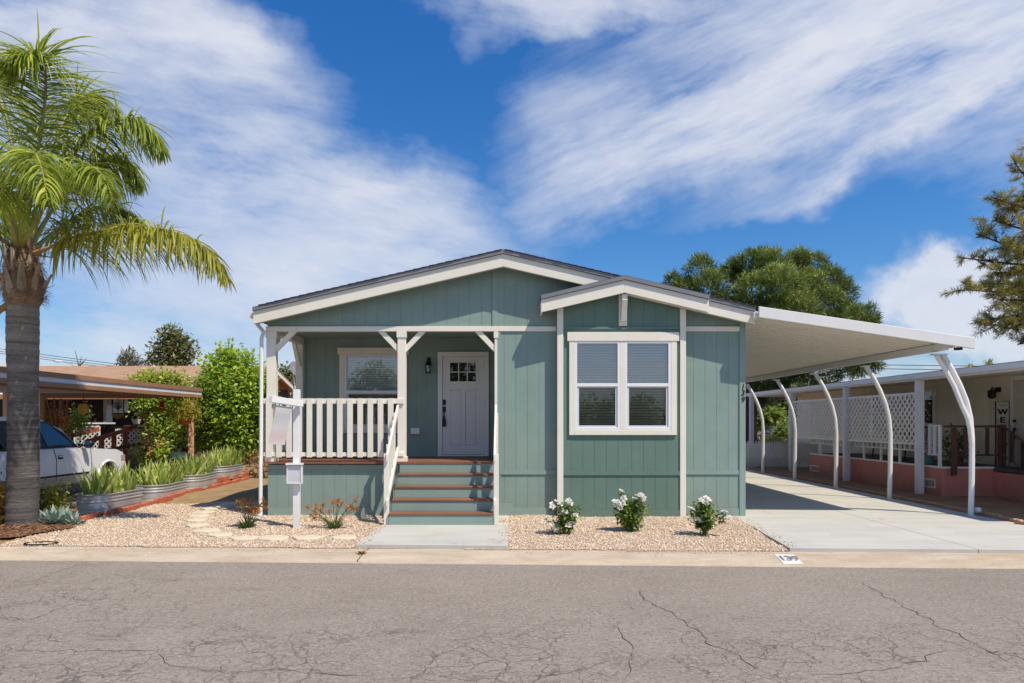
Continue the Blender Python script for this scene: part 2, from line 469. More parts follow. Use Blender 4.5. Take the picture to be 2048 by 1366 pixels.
PINK = paint('pink_siding', (.62, .235, .185), .65, .12, (1.5, 1.5, 8), .25, dirt=.6)
BEIGE = paint('beige_siding', (.82, .71, .55), .65, .06, (8, 8, 1), .25)
LATT = paint('lattice_white', (.88, .86, .80), .6, .08, None, .15)
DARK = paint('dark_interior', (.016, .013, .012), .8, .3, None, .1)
DARKBROWN = paint('brown_wall', (.035, .02, .014), .7, .3, None, .2)  # near-black brown base colour of the left neighbour's wall
SOIL = paint('soil_dark', (.10, .065, .045), .95, .3, None, .8, scale=6)
BARK_P = None
FENCEW = paint('fence_white', (.90, .88, .83), .7, .15, (8, 8, 1), .3, dirt=.8)
GLASS = glassmat('window_glass', (.80, .88, .90), .17)
GLASSD = glassmat('dark_glass', (.62, .65, .60), .07)
CARGLASS = glassmat('car_glass', (.10, .12, .13), .10)
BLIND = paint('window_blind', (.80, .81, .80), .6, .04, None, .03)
BLINDD = paint('shade_toned_blind', (.60, .60, .54), .6, .04, None, .03)  # same blind with the dimming by the lower screen put into its colour

def shingle(name, c, var=.3):
    m, nt, out = _nodes(name); k = NT(nt)
    v = k.coords((1, 1, 1)); b = k.n('ShaderNodeTexBrick')
    b.inputs['Scale'].default_value = 1; b.inputs['Brick Width'].default_value = .33; b.inputs['Row Height'].default_value = .14
    b.inputs['Mortar Size'].default_value = .006; b.inputs['Color1'].default_value = (*[x * (1 - var) for x in c], 1)
    b.inputs['Color2'].default_value = (*[min(1, x * (1 + var)) for x in c], 1); b.inputs['Mortar'].default_value = (*[x * .35 for x in c], 1)
    k.l(v, b.inputs['Vector'])
    nz = k.noise(k.coords((1, 3, 3)), 5, 6, .65)
    col = k.mix(k.maprange(nz, .3, .7, 0, .6), b.outputs[0], tuple(x * .55 for x in c))
    gr = k.noise(v, 160, 2, .7)
    k.principled(out, k.mix(k.maprange(gr, .35, .7, 0, .4), col, tuple(min(1, x * 1.5) for x in c)), .95, 0, .1, k.bump(b.outputs['Fac'], .6, .01))
    return m
SHINGLE = shingle('grey_shingle', (.11, .115, .13)); SHINGLE_T = shingle('tan_shingle', (.42, .26, .17), .22)

# asphalt
m, nt, out = _nodes('asphalt'); k = NT(nt); v = k.coords()
big = k.noise(v, .45, 5, .6); mid = k.noise(k.coords((1, 2.5, 1)), 2.2, 6, .7); fine = k.noise(v, 70, 3, .8); fine2 = k.noise(v, 190, 2, .8)
c = k.ramp(big, [(.25, (.235, .197, .160)), (.75, (.315, .270, .222))])
c = k.mix(k.maprange(mid, .35, .7, 0, .45), c, (.335, .295, .252))
c = k.mix(k.maprange(fine, .52, .78, 0, .75), c, (.10, .085, .077))
c = k.mix(k.maprange(fine2, .60, .80, 0, .75), c, (.48, .43, .37))
stain = k.noise(k.coords((1, 2, 1)), 1.1, 3, .5)
c = k.mix(k.maprange(stain, .62, .76, 0, .55), c, (.15, .125, .105))
# fine web of crazing where the surface is most worn (towards both lower corners)
wv = k.n('ShaderNodeVectorMath'); wv.operation = 'ADD'
nz3 = k.n('ShaderNodeTexNoise'); nz3.inputs['Scale'].default_value = 3.2; nz3.inputs['Detail'].default_value = 5; k.l(v, nz3.inputs['Vector'])
sc3 = k.n('ShaderNodeVectorMath'); sc3.operation = 'SCALE'; sc3.inputs['Scale'].default_value = .38; k.l(nz3.outputs['Color'], sc3.inputs[0])
k.l(v, wv.inputs[0]); k.l(sc3.outputs[0], wv.inputs[1])
vo = k.n('ShaderNodeTexVoronoi'); vo.feature = 'DISTANCE_TO_EDGE'; vo.inputs['Scale'].default_value = 2.6; k.l(wv.outputs[0], vo.inputs['Vector'])
vo2 = k.n('ShaderNodeTexVoronoi'); vo2.feature = 'DISTANCE_TO_EDGE'; vo2.inputs['Scale'].default_value = 5.5; k.l(wv.outputs[0], vo2.inputs['Vector'])
cr = k.math('MAXIMUM', k.maprange(vo.outputs['Distance'], .0, .026, 1, 0), k.maprange(vo2.outputs['Distance'], .0, .042, .7, 0))
sx_ = k.n('ShaderNodeSeparateXYZ'); k.l(v, sx_.inputs[0])
near = k.maprange(sx_.outputs[1], 5.4, 7.3, 1, 0, smooth=True)
leftm = k.math('MULTIPLY', k.maprange(sx_.outputs[0], -4.6, -2.0, 1, 0, smooth=True), k.maprange(sx_.outputs[1], 7.0, 9.4, 1, .0, smooth=True))
msk = k.math('MAXIMUM', near, leftm)
msk = k.math('MULTIPLY', msk, k.maprange(k.noise(v, 1.3, 3, .6), .38, .52, 0, 1))
crk = k.math('MULTIPLY', cr, msk)
c = k.mix(k.math('MULTIPLY', crk, .75), c, (.055, .047, .042))
g3 = k.noise(v, 26, 4, .8); c = k.mix(k.maprange(g3, .50, .64, 0, .68), c, (.115, .097, .085)); g4 = k.noise(k.coords((1, 1.4, 1)), 38, 3, .8); c = k.mix(k.maprange(g4, .55, .68, 0, .72), c, (.52, .47, .40))
hgt = k.math('SUBTRACT', k.math('ADD', fine, k.math('MULTIPLY', fine2, .5)), k.math('MULTIPLY', crk, 1.5))
k.principled(out, c, .92, 0, .2, k.bump(hgt, .55, .006)); ASPH = m

def groundmat(name, stops, scale, bump, detail=6, speck=None):
    m, nt, out = _nodes(name); k = NT(nt); v = k.coords()
    a = k.noise(v, scale, detail, .65); b = k.noise(v, scale * 9, 4, .7)
    c = k.ramp(k.math('ADD', k.math('MULTIPLY', a, .65), k.math('MULTIPLY', b, .35)), stops)
    if speck:
        f = k.noise(v, 120, 2, .8); c = k.mix(k.maprange(f, .55, .75, 0, .7), c, speck)
    k.principled(out, c, .95, 0, .15, k.bump(b, bump, .02)); return m
DIRT = groundmat('bare_dirt', [(.3, (.20, .115, .06)), (.5, (.33, .20, .11)), (.7, (.42, .28, .165))], 1.6, .8, speck=(.16, .10, .06))
MULCH = groundmat('brown_mulch', [(.35, (.10, .05, .03)), (.5, (.22, .11, .06)), (.65, (.34, .19, .11))], 9, 1.0, speck=(.40, .26, .16))
DRYGRASS = groundmat('dry_ground', [(.3, (.22, .15, .07)), (.55, (.34, .23, .12)), (.7, (.40, .30, .17))], 2.5, .8)
FLAG = groundmat('flagstone', [(.3, (.56, .47, .34)), (.6, (.68, .60, .46)), (.75, (.74, .69, .58))], 5, .4)
m, nt, out = _nodes('gravel_bed'); k = NT(nt); v = k.coords()
vo = k.n('ShaderNodeTexVoronoi'); vo.inputs['Scale'].default_value = 44; k.l(v, vo.inputs['Vector'])
sv = k.n('ShaderNodeSeparateColor'); k.l(vo.outputs['Color'], sv.inputs[0])
c = k.ramp(sv.outputs[0], [(0, (.34, .24, .165)), (.3, (.54, .41, .285)), (.7, (.68, .55, .41)), (1, (.80, .70, .57))])
c = k.mix(k.maprange(vo.outputs['Distance'], .25, .8, 0, .85), c, (.24, .155, .095))
k.principled(out, c, .9, 0, .2, k.bump(vo.outputs['Distance'], -.8, .02)); GRAVEL = m
m, nt, out = _nodes('gravel_stone'); k = NT(nt)
a = k.n('ShaderNodeAttribute'); a.attribute_name = 'tint'
k.principled(out, k.ramp(a.outputs['Fac'], [(0, (.33, .225, .15)), (.25, (.55, .41, .285)), (.6, (.72, .58, .43)), (.85, (.82, .70, .56)), (1, (.88, .82, .73))]), .85, 0, .25); GSTONE = m
m, nt, out = _nodes('kerb_concrete'); k = NT(nt); v = k.coords()
a = k.noise(k.coords((1, 4, 4)), 1.5, 6, .7); b = k.noise(v, 55, 3, .75); g = k.noise(v, .5, 4, .6)
c = k.ramp(a, [(.3, (.40, .32, .23)), (.55, (.52, .435, .33)), (.75, (.60, .52, .41))])
c = k.mix(k.maprange(g, .58, .72, 0, .5), c, (.46, .27, .12)); c = k.mix(k.maprange(b, .5, .75, 0, .5), c, (.25, .19, .13))
k.principled(out, c, .92, 0, .2, k.bump(b, .5, .008)); KERB = m
m, nt, out = _nodes('slab_concrete'); k = NT(nt); v = k.coords()
a = k.noise(k.coords((.6, 2.2, 1)), 1.2, 6, .65); b = k.noise(v, 45, 3, .7); st = k.noise(v, .7, 4, .6)
c = k.ramp(a, [(.3, (.455, .445, .40)), (.7, (.55, .535, .485))]); dr = k.noise(k.coords((2.2, .5, 1)), 1.4, 5, .7); c = k.mix(k.maprange(dr, .56, .72, 0, .35), c, (.31, .30, .275)); sp2 = k.noise(v, 3.2, 3, .5); c = k.mix(k.maprange(sp2, .70, .78, 0, .45), c, (.24, .225, .20))
c = k.mix(k.maprange(st, .5, .75, 0, .35), c, (.375, .37, .345))
c = k.mix(k.maprange(b, .5, .75, 0, .25), c, (.36, .345, .315))
k.principled(out, c, .85, 0, .25, k.bump(b, .25, .004)); SLAB = m

# ------------------------------------------------------------------ ground, road, kerb, yard
def kerbY(x): return 8.87 - .041 * x          # where the asphalt meets the kerb
def strip(mb, xs, prof):
    n = len(prof); vs = []; fs = []
    for x in xs:
        for t, z in prof: vs.append((x, kerbY(x) + t, z))
    for i in range(len(xs) - 1):
        for j in range(n - 1): fs.append((i * n + j, (i + 1) * n + j, (i + 1) * n + j + 1, i * n + j + 1))
    return mb.add(vs, fs)
tag(strip(MB(), [-150, -40, -12, -6, 0, 6, 12, 40, 150], [(-60, -.12), (-14, -.12), (-6, -.118), (.012, -.12)]).build('road', ASPH), kind='structure')
xs = [-150, -60, -30] + [x for x in np.arange(-20, 20.1, .5)] + [30, 60, 150]
kerb = strip(MB(), xs, [(-.004, -.16), (0, -.119), (.03, -.103), (.12, -.075), (.24, -.052), (.36, -.036), (.47, -.024), (.515, -.022), (.53, -.03), (.531, -.15)]).build('kerb', KERB, smooth=True)
tag(kerb, kind='structure')
tag(strip(MB(), [-400, -100, -30, -15, -7, 0, 7, 15, 30, 100, 400], [(.525, -.034), (1.5, -.03), (6, -.028), (16, -.028), (60, -.028), (900, -.03)]).build('ground', DIRT), kind='structure')

from mathutils import noise as mnoise
def hill(x, y): return .022 * mnoise.noise(Vector((x * .9, y * .9, 3.1))) + .012 * mnoise.noise(Vector((x * 2.7, y * 2.7, 9.1)))
def yard_z(x, y):
    t = max(0, min(1, (y - kerbY(x) - .5) / 2.2))
    return -.018 + .045 * t + hill(x, y) * min(1, t * 3)
def in_yard(x, y):
    if y < kerbY(x) + .5: return False
    if x > 3.99 - .085 * (12.4 - y): return False
    if x < -4.25: return y < 14.4 + .35 * math.sin(x * 2.1) and x > -7.02 - .03 * (y - 10) + .08 * math.sin(y * 3)
    return y < 12.42
def grid_sheet(name, x0, x1, y0, y1, st, inside, zf, mat, kind='structure'):
    nx = int((x1 - x0) / st) + 1; ny = int((y1 - y0) / st) + 1
    idx = {}; V = []; Fq = []
    def vid(i, j):
        if (i, j) not in idx:
            x = x0 + i * st; y = y0 + j * st; idx[(i, j)] = len(V); V.append((x, y, zf(x, y)))
        return idx[(i, j)]
    for i in range(nx):
        for j in range(ny):
            if inside(x0 + (i + .5) * st, y0 + (j + .5) * st):
                Fq.append((vid(i, j), vid(i + 1, j), vid(i + 1, j + 1), vid(i, j + 1)))
    o = np_mesh(name, np.array(V), np.array(Fq), mat, smooth=True)
    return tag(o, kind=kind)
grid_sheet('gravel_yard', -7.6, 4.0, 8.9, 14.8, .09, in_yard, yard_z, GRAVEL)
# loose stones: three-sided bipyramids lying on the bed
def stones(n, rng):
    P = []
    while len(P) < n:
        x = rng.uniform(-7.4, 3.95); y = 9.2 + (14.4 - 9.2) * rng.random() ** 1.15
        if not in_yard(x, y) or (-2.08 < x < .02 and y < 11.35): continue
        P.append((x, y, yard_z(x, y)))
    for _ in range(420):
        x = rng.uniform(-7.4, 3.8); t = .50 - abs(rng.normal()) * .10
        if t > .02 and not -2.0 < x < 0: P.append((x, kerbY(x) + t, float(np.interp(t, [0, .03, .12, .24, .36, .47, .515], [-.119, -.103, -.075, -.052, -.036, -.024, -.022]))))
    for _ in range(130):
        y = rng.uniform(9.5, 11.3); sd_ = rng.choice((0, 1)); e = abs(rng.normal()) * .08
        P.append((-2.03 + e if sd_ else .0 - e, y, .036))
    for _ in range(110):
        y = rng.uniform(9.3, 12.0); P.append((3.99 - .085 * (12.4 - y) + .03 + abs(rng.normal()) * .10, y, .024))
    n = len(P); P = np.array(P); s = .007 + .011 * rng.random(n) ** 1.5
    base = np.array([[1, 0, 0], [-.5, .87, 0], [-.5, -.87, 0], [.1, 0, .8], [0, .1, -.7]])
    Vv = base[None] * s[:, None, None] * (1 + .5 * (rng.random((n, 5, 1)) - .5)) * np.array([1.15, .9, .85])
    a = rng.random(n) * 6.283; ca, sa = np.cos(a)[:, None], np.sin(a)[:, None]
    X = Vv[:, :, 0] * ca - Vv[:, :, 1] * sa; Y = Vv[:, :, 0] * sa + Vv[:, :, 1] * ca
    Vv = np.stack([X, Y, Vv[:, :, 2]], 2) + P[:, None] + np.array([0, 0, .004])
    f = np.array([[0, 1, 3], [1, 2, 3], [2, 0, 3], [1, 0, 4], [2, 1, 4], [0, 2, 4]])
    Fq = (np.arange(n) * 5)[:, None, None] + f[None]
    return Vv.reshape(-1, 3), Fq.reshape(-1, 3), np.repeat(np.clip(rng.normal(.5, .26, n), 0, 1), 5)
v_, f_, t_ = stones(52000, rng0)
tag(np_mesh('gravel', v_, f_, GSTONE, tint=t_), 'loose tan pebbles covering the front yard around the stepping stones', 'gravel', kind='stuff')

# concrete walkway and driveway slabs (open joints between the slabs)
wk = MB(); wk.prism_z([(-2.06, kerbY(-2.06) + .52), (.0, kerbY(0) + .52), (.02, 12.36), (-1.98, 12.36)], -.1, .034)
tag(wk.build('walkway', SLAB, bevel=.006), kind='structure')
dv = MB(); J = .012
def dl(y): return 3.99 - .085 * (12.4 - y) + .01 if y < 12.4 else 4.0
ys = [12.08, 15.2, 18.3, 21.4, 24.5, 27.4]
xm = 6.15
dv.prism_z([(dl(9.2), kerbY(3.8) + .52), (xm - J / 2, kerbY(xm) + .52), (xm - J / 2, ys[0] - J), (dl(ys[0]), ys[0] - J)], -.1, .022)
dv.prism_z([(xm + J / 2, kerbY(xm) + .52), (9.4, kerbY(9.4) + .52), (8.42, 11.2), (8.36, ys[0] - J), (xm + J / 2, ys[0] - J)], -.1, .022)
for a, b in zip(ys[:-1], ys[1:]):
    for (xa, xb) in ((4.0, xm - J / 2), (xm + J / 2, 8.36)):
        dv.prism_z([(xa, a), (xb, a), (xb, b - J), (xa, b - J)], -.1, .022)
tag(dv.build('driveway', SLAB), kind='structure')
tag(MB().prism_z([(-22, 9.9), (-8.9, 9.9), (-8.9, 22.5), (-22, 22.5)], -.1, -.012).build('neighbor_driveway', paint('old_concrete', (.25, .22, .19), .9, .15, None, .4)), kind='structure')
# mulch under the palm and the tan dirt of the side passage
def in_mulch(x, y):
    cx, cy = -8.15, 10.75
    a = math.atan2(y - cy, x - cx); r = math.hypot((x - cx) / 1.15, (y - cy) / 1.0)
    return r < 1 + .12 * math.sin(3 * a + 1) + .07 * math.sin(9 * a) and y > kerbY(x) + .56
grid_sheet('mulch_bed', -9.6, -6.2, 9.2, 12.4, .05, in_mulch, lambda x, y: yard_z(x, y) + .02 + .03 * max(0, 1 - math.hypot(x + 7.75, y - 11.1)) + .012 * mnoise.noise(Vector((x * 14, y * 14, 0))), MULCH)
_p = []
for _ in range(6000):
    x, y = rng0.uniform(-9.4, -6.6), rng0.uniform(9.3, 12.0)
    if in_mulch(x - .08 * rng0.normal(), y - .06 * rng0.normal()) and y > kerbY(x) + .56: _p.append((x, y, yard_z(x, y) + .03 + .03 * max(0, 1 - math.hypot(x + 7.75, y - 11.1)) + .012 * mnoise.noise(Vector((x * 14, y * 14, 0)))))
_p = np.array(_p); _n = len(_p)
_v, _f, _t = leaf_quads(_p, np.stack([rng0.normal(size=_n), rng0.normal(size=_n), rng0.normal(size=_n) * .25], 1), .03 + .07 * rng0.random(_n), .008 + .012 * rng0.random(_n), rng0, rng0.random(_n), up=(0, 0, 1))
CHIP = leafmat('mulch_chip', (.07, .035, .02), (.22, .115, .06), (.48, .32, .19), .0, .9)
mb_ = bpy.data.objects['mulch_bed']; ch_ = np_mesh('mulch_chips', _v, _f, CHIP, mb_, _t); ch_['kind'] = 'stuff'
grid_sheet('side_passage', -7.9, -4.2, 13.9, 30, .25, lambda x, y: y > 14.1, lambda x, y: -.008 + .05 * mnoise.noise(Vector((x, y * .6, 1))) + .05 * max(0, min(1, (y - 14) / 2)), DRYGRASS)
grid_sheet('planting_strip', 8.35, 12.5, 8.9, 30, .25, lambda x, y: y > kerbY(x) + .56 and x > 8.36, lambda x, y: .01 + .02 * mnoise.noise(Vector((x * 2, y * 2, 1))) + .03 * min(1, (x - 8.35)), DIRT)

# long cracks in the asphalt: thin jagged recess strips lying on the road
CRK = paint('crack_dark', (.05, .043, .038), .95, .3, None, .3)
def crack(pts, w, seed):
    r = random.Random(seed); mb = MB(); path = []
    for (ax, ay), (bx, by) in zip(pts[:-1], pts[1:]):
        A = Vector(((ax - VX) * (F * (EYE + .117) / (ay - HY)) / F, F * (EYE + .117) / (ay - HY), 0)); B = Vector(((bx - VX) * (F * (EYE + .117) / (by - HY)) / F, F * (EYE + .117) / (by - HY), 0))
        n = max(2, int((B - A).length / .09)); d = (B - A).normalized(); s = Vector((-d.y, d.x, 0))
        for i in range(n):
            path.append(A.lerp(B, i / n) + s * r.uniform(-.035, .035))
    path.append(B)
    vs = []; fs = []
    for i, p in enumerate(path):
        d = (path[min(i + 1, len(path) - 1)] - path[max(0, i - 1)]).normalized(); s = Vector((-d.y, d.x, 0))
        e = min(1, i / 4, (len(path) - 1 - i) / 4); ww = w * (.25 + r.random()) * max(.15, e)
        vs += [(p + s * ww / 2 + Vector((0, 0, -.1155))), (p - s * ww / 2 + Vector((0, 0, -.1155)))]
    for i in range(len(path) - 1): fs.append((2 * i, 2 * i + 1, 2 * i + 3, 2 * i + 2))
    mb.add(vs, fs); return mb
CR = [([(1275, 1175), (1290, 1200), (1330, 1220), (1350, 1230), (1395, 1265), (1420, 1292), (1480, 1310), (1515, 1340), (1560, 1366)], .016),
      ([(1710, 1158), (1760, 1186), (1830, 1224), (1885, 1255), (1970, 1295), (2010, 1320), (2060, 1345)], .016),
      ([(1218, 1230), (1235, 1262), (1262, 1290), (1270, 1305), (1255, 1330), (1245, 1366)], .014), ([(1275, 1175), (1290, 1200)], .011),
      ([(1253, 1202), (1287, 1236)], .011), ([(1270, 1305), (1310, 1325), (1420, 1330), (1500, 1326)], .010),
      ([(1270, 1305), (1200, 1330), (1110, 1350), (1000, 1354)], .010), ([(0, 1232), (60, 1240), (120, 1215), (215, 1180)], .012),
      ([(0, 1300), (160, 1302), (320, 1300), (345, 1330), (430, 1345)], .012), ([(70, 1262), (150, 1300)], .012), ([(430, 1345), (560, 1340), (690, 1350), (820, 1366)], .011),
      ([(1510, 1330), (1600, 1350), (1720, 1346), (1830, 1325), (1900, 1300), (1975, 1296)], .011), ([(0, 1178), (70, 1160), (175, 1122)], .012)]
cm = MB()
for i, (p, w_) in enumerate(CR):
    q = crack(p, w_ * .5, i); cm.add(q.v, q.f)
cm.build('road_crack', CRK)['kind'] = 'structure'
bpy.data.objects['road_crack'].parent = bpy.data.objects['road']

# jagged joint crack across the kerb
kc = MB(); rk = random.Random(6); pth = []
for i in range(12):
    q = i / 11; xk = gx(736, kerbY(-2) + .5) * (1 - q) + gx(714, kerbY(-2) + .02) * q; tt_ = .5 - .48 * q
    zz = float(np.interp(tt_, [0, .03, .12, .24, .36, .47, .515], [-.119, -.103, -.075, -.052, -.036, -.024, -.022])) + .003
    pth.append((xk + rk.uniform(-.02, .02), kerbY(xk) + tt_, zz))
kc.add([(x + s_ * (.004 + .006 * rk.random()), y, z) for x, y, z in pth for s_ in (-1, 1)], [(2 * i, 2 * i + 1, 2 * i + 3, 2 * i + 2) for i in range(11)])
kco = kc.build('kerb_crack', CRK); kco['kind'] = 'structure'; kco.parent = kerb
# number painted on the kerb
def kerb_pt(px, t, lift): 
    # solve for x so that the point appears at column px
    x = 0
    for _ in range(20): x = (px - VX) * (kerbY(x) + t) / F
    return x
xa = kerb_pt(1558, .2, 0); xb = kerb_pt(1597, .2, 0)
kn = thing('kerb_number', 'white painted patch reading 139 on the tan kerb', 'painted number', ((xa + xb) / 2, kerbY((xa + xb) / 2) + .05, -.09))
prof = [(.05, -.0965), (.12, -.0745), (.24, -.0515), (.36, -.0355)]
pm = MB(); vs = []
for t, z in prof:
    for x in (xa, xb): vs.append((x, kerbY(x) + t, z + .004))
pm.add(vs, [(2 * i, 2 * i + 1, 2 * i + 3, 2 * i + 2) for i in range(3)])
pm.build('paint_patch', paint('kerb_white', (.70, .68, .62), .8, .15, None, .3), kn)
rot = Matrix.Rotation(math.atan2(.052, .24), 3, 'X')
GREYP = paint('number_grey', (.20, .21, .22), .8, .1)
for i, ch in enumerate('139'):
    x = (xa + xb) / 2 + (i - 1) * .082
    text_part('digit', ch, .25, GREYP, kn, (x, kerbY(x) + .2, -.0505), rot, extrude=.001, offset=.006, sx=.78, sy=.8)
# ------------------------------------------------------------------ the green house
Y0 = 12.39; YB = 12.23; YR = 14.21; YE = 26.5
XL, XR = -4.25, 4.19; PX = -.177            # left wall, right wall, right side of the porch recess
RX, RZ, SL = -.07, 4.66, .2297              # ridge and slope
def roofz(x): return RZ - SL * abs(x - RX)
house = thing('manufactured_house', 'sage green single storey house with cream trim, gabled roof and front porch with steps', 'house', (-.03, Y0, 0))
FASB = .29                                  # fascia bottom below the roof top
def ft(x): return roofz(x) - .10
# walls
wl = MB(); BHX0, BHX1 = 1.0, 2.98
siding(wl, PX, .88, 0, ft, Y0, phase=.12); siding(wl, 3.10, 4.10, 0, ft, Y0, phase=.19)
wl.box(.88, BHX0, Y0 + .001, Y0 + .05, 0, ft(3.1)); wl.box(BHX1, 3.10, Y0 + .001, Y0 + .05, 0, ft(3.1)); wl.prism_y([(.882, 3.4), (3.098, 3.4), (3.098, ft(3.098)), (.882, ft(.882))], Y0 + .0, Y0 + .049)
siding(wl, XL, RX, 3.33, ft, Y0 + .012, phase=.1)
wl.build('wall', GREEN, house)
gb = MB(); gb.prism_y([(PX - .09, 3.375), (PX + .0, 3.375), (PX + .0, ft(PX)), (PX - .09, ft(PX - .09))], Y0 - .012, Y0 + .0)
gb.build('trim_board', GREEN2, house)
s = F / YR; wx = lambda px: (px - VX) / s; wz = lambda py: EYE - (py - HY) / s
rw = MB(); siding(rw, XL, PX, .9, 3.5, YR, phase=.15, hole=(wx(689.5), wx(804.5), wz(856), wz(709.5))); rw.build('wall', GREEN, house)
sw = MB()
sw.box(PX + .0, PX + .05, Y0 + .051, YR, .0, 3.5)
def side_wall(x, y0, y1, s):
    y = y0
    while y < y1 - .01:
        b = min(y + .205, y1); sw.box(x, x + s * .007, y + .0045, b - .0045, 0, roofz(x) - .09); y = b
    sw.box(x - s * .05, x - s * .001, y0, y1, 0, roofz(x) - .09)
side_wall(XL, YR + .06, YE, -1); side_wall(XR, Y0 + .052, YE, 1)
sw.prism_y([(XL, 0), (XR, 0), (XR, ft(XR)), (RX, ft(RX)), (XL, ft(XL))], YE, YE + .05)
sw.build('wall', GREEN, house)
sk = MB(); siding(sk, XL, -1.85, 0, .93, Y0 + .03, phase=.16); sk.box(-1.85, PX, Y0 + .03, Y0 + .07, 0, .93)
side_y = Y0 + .08
sk.box(XL, XL + .04, side_y, YR + .06, 0, .93); sk.build('skirt', GREEN, house)
sb = Boards()
sb.box(XL + .005, -1.93, Y0 + .005, Y0 + .022, .845, .925)
sb.box(XL + .005, -1.93, Y0 + .005, Y0 + .022, .02, .155)
sb.box(PX + .0, .86, Y0 - .024, Y0 - .008, .755, .83); sb.box(3.115, 4.09, Y0 - .024, Y0 - .008, .755, .83)
sb.box(PX + .28, .86, Y0 - .024, Y0 - .008, .02, .165); sb.box(PX + .0, PX + .279, Y0 - .026, Y0 - .008, .02, .24); sb.box(3.115, 4.09, Y0 - .024, Y0 - .008, .02, .155)
sb.box(PX + .0, PX + .06, Y0 - .020, Y0 - .008, .24, .755); sb.box(PX + .0, PX + .06, Y0 - .020, Y0 - .008, .83, 3.28)
sb.build('trim_board', GREEN2, house)
ctm = MB(); ctm.box(4.10, 4.205, Y0 - .026, Y0 + .05, .0, roofz(4.2) - .12); ctm.build('corner_board', GREEN2, house)
tr = Boards(); tr.box(XL - .02, .865, Y0 - .03, Y0 + .01, 3.285, 3.372); tr.box(3.112, 4.098, Y0 - .03, Y0 - .008, 3.285, 3.372)
tr.build('trim_board', CREAM, house, bevel=.004)
# bay
by = MB()
def bz(x): return 4.19 - .235 * abs(x - 2.01)
s = F / YB; wx = lambda px: (px - VX) / s; wz = lambda py: EYE - (py - HY) / s
BH = (wx(1148) + .006, wx(1341.5) - .006, wz(860) + .001, wz(683))
siding(by, .971, 2.01, 0, lambda x: bz(x) - .1, YB, phase=.14, hole=BH); siding(by, 2.01, 3.01, 0, lambda x: bz(x) - .1, YB, phase=.16, hole=BH)
by.box(.872, .92, YB + .051, Y0 - .008, 0, 3.78); by.box(3.06, 3.105, YB + .051, Y0 - .008, 0, 3.78)
by.build('bay_wall', GREEND, house)
bt = Boards(); bt.box(.867, .972, YB - .03, YB + .05, 0, bz(.92) - .11); bt.box(3.01, 3.112, YB - .03, YB + .05, 0, bz(3.06) - .11)
bt.build('trim_board', CREAM, house, bevel=.004)
bg_ = Boards(); bg_.box(.974, 3.008, YB - .025, YB - .008, .755, .83); bg_.box(.974, 3.008, YB - .022, YB - .008, 3.30, 3.345); bg_.box(.974, 3.008, YB - .022, YB - .008, .02, .15)
bg_.build('trim_board', GREEND, house)
# roofs
rf = MB(); T = .07
eL, eR = -4.395, 4.275; yf = 12.06
rf.prism_y([(eL, roofz(eL) - T), (RX, RZ - T), (RX, RZ), (eL, roofz(eL))], yf, YE + .3)
rf.prism_y([(RX, RZ - T), (eR, roofz(eR) - T), (eR, roofz(eR)), (RX, RZ)], yf, YE + .3)
main_roof = rf.build('roof', SHINGLE, house)
de = MB()
for a, b in ((eL, RX), (RX, eR)):
    de.prism_y([(a, roofz(a) - T + .002), (b, roofz(b) - T + .002), (b, roofz(b) - .008), (a, roofz(a) - .008)], yf - .006, yf - .001)
DRIP = paint('grey_drip_edge', (.21, .215, .235), .45, .08, None, .05)
de.build('drip_edge', DRIP, main_roof)
tabs = MB(); rr = random.Random(4)
for s_, e in ((-1, eL), (1, eR)):
    n = int(abs(e - RX) / .14)
    for i in range(n):
        xa = RX + s_ * (.02 + i * .14); xb = RX + s_ * (.16 + i * .14)
        za, zb = roofz(xa), roofz(xb)
        tabs.prism_y([(min(xa, xb), (za if xa < xb else zb) + .002), (max(xa, xb), (zb if xa < xb else za) + .002), (max(xa, xb), (zb if xa < xb else za) + (.004 if s_ < 0 else .014)), (min(xa, xb), (za if xa < xb else zb) + (.014 if s_ < 0 else .004))], yf - .02 - rr.random() * .012, yf + 1.2)
tabs.build('shingle_course', SHINGLE, main_roof)
fa = MB()
fa.prism_y([(eL, roofz(eL) - FASB), (RX, RZ - FASB), (RX, RZ - T - .001), (eL, roofz(eL) - T - .001)], 12.09, 12.13)
fa.build('fascia', CREAM, house, bevel=.004)
fa = MB(); fa.prism_y([(RX, RZ - FASB), (eR, roofz(eR) - FASB), (eR, roofz(eR) - T - .001), (RX, RZ - T - .001)], 12.09, 12.13)
fa.build('fascia', CREAM, house, bevel=.004)
sf = MB()
for a, b in ((eL + .01, RX), (RX, eR - .01)):
    sf.prism_y([(a, roofz(a) - T - .02), (b, roofz(b) - T - .02), (b, roofz(b) - T - .002), (a, roofz(a) - T - .002)], 12.131, Y0 - .03)
    sf.prism_y([(a, roofz(a) - FASB - .0), (b, roofz(b) - FASB), (b, roofz(b) - FASB + .02), (a, roofz(a) - FASB + .02)], 12.131, 12.20)
sf.build('soffit', GREEN2, house)
brf = MB(); bl, br = .575, 3.45; ybf = 11.96
brf.prism_y([(bl, bz(bl) - T), (2.01, 4.19 - T), (2.01, 4.194), (bl, bz(bl) + .004)], ybf, Y0 - .01)
brf.prism_y([(2.01, 4.19 - T), (br, bz(br) - T), (br, bz(br) + .010), (2.01, 4.194)], ybf, Y0 + .3)
bay_roof = brf.build('bay_roof', SHINGLE, house)
de = MB()
for a, b in ((bl, 2.01), (2.01, br)):
    de.prism_y([(a, bz(a) - T + .002), (b, bz(b) - T + .002), (b, bz(b) - .004), (a, bz(a) - .004)], ybf - .006, ybf - .001)
de.build('drip_edge', DRIP, bay_roof)
bfa = MB()
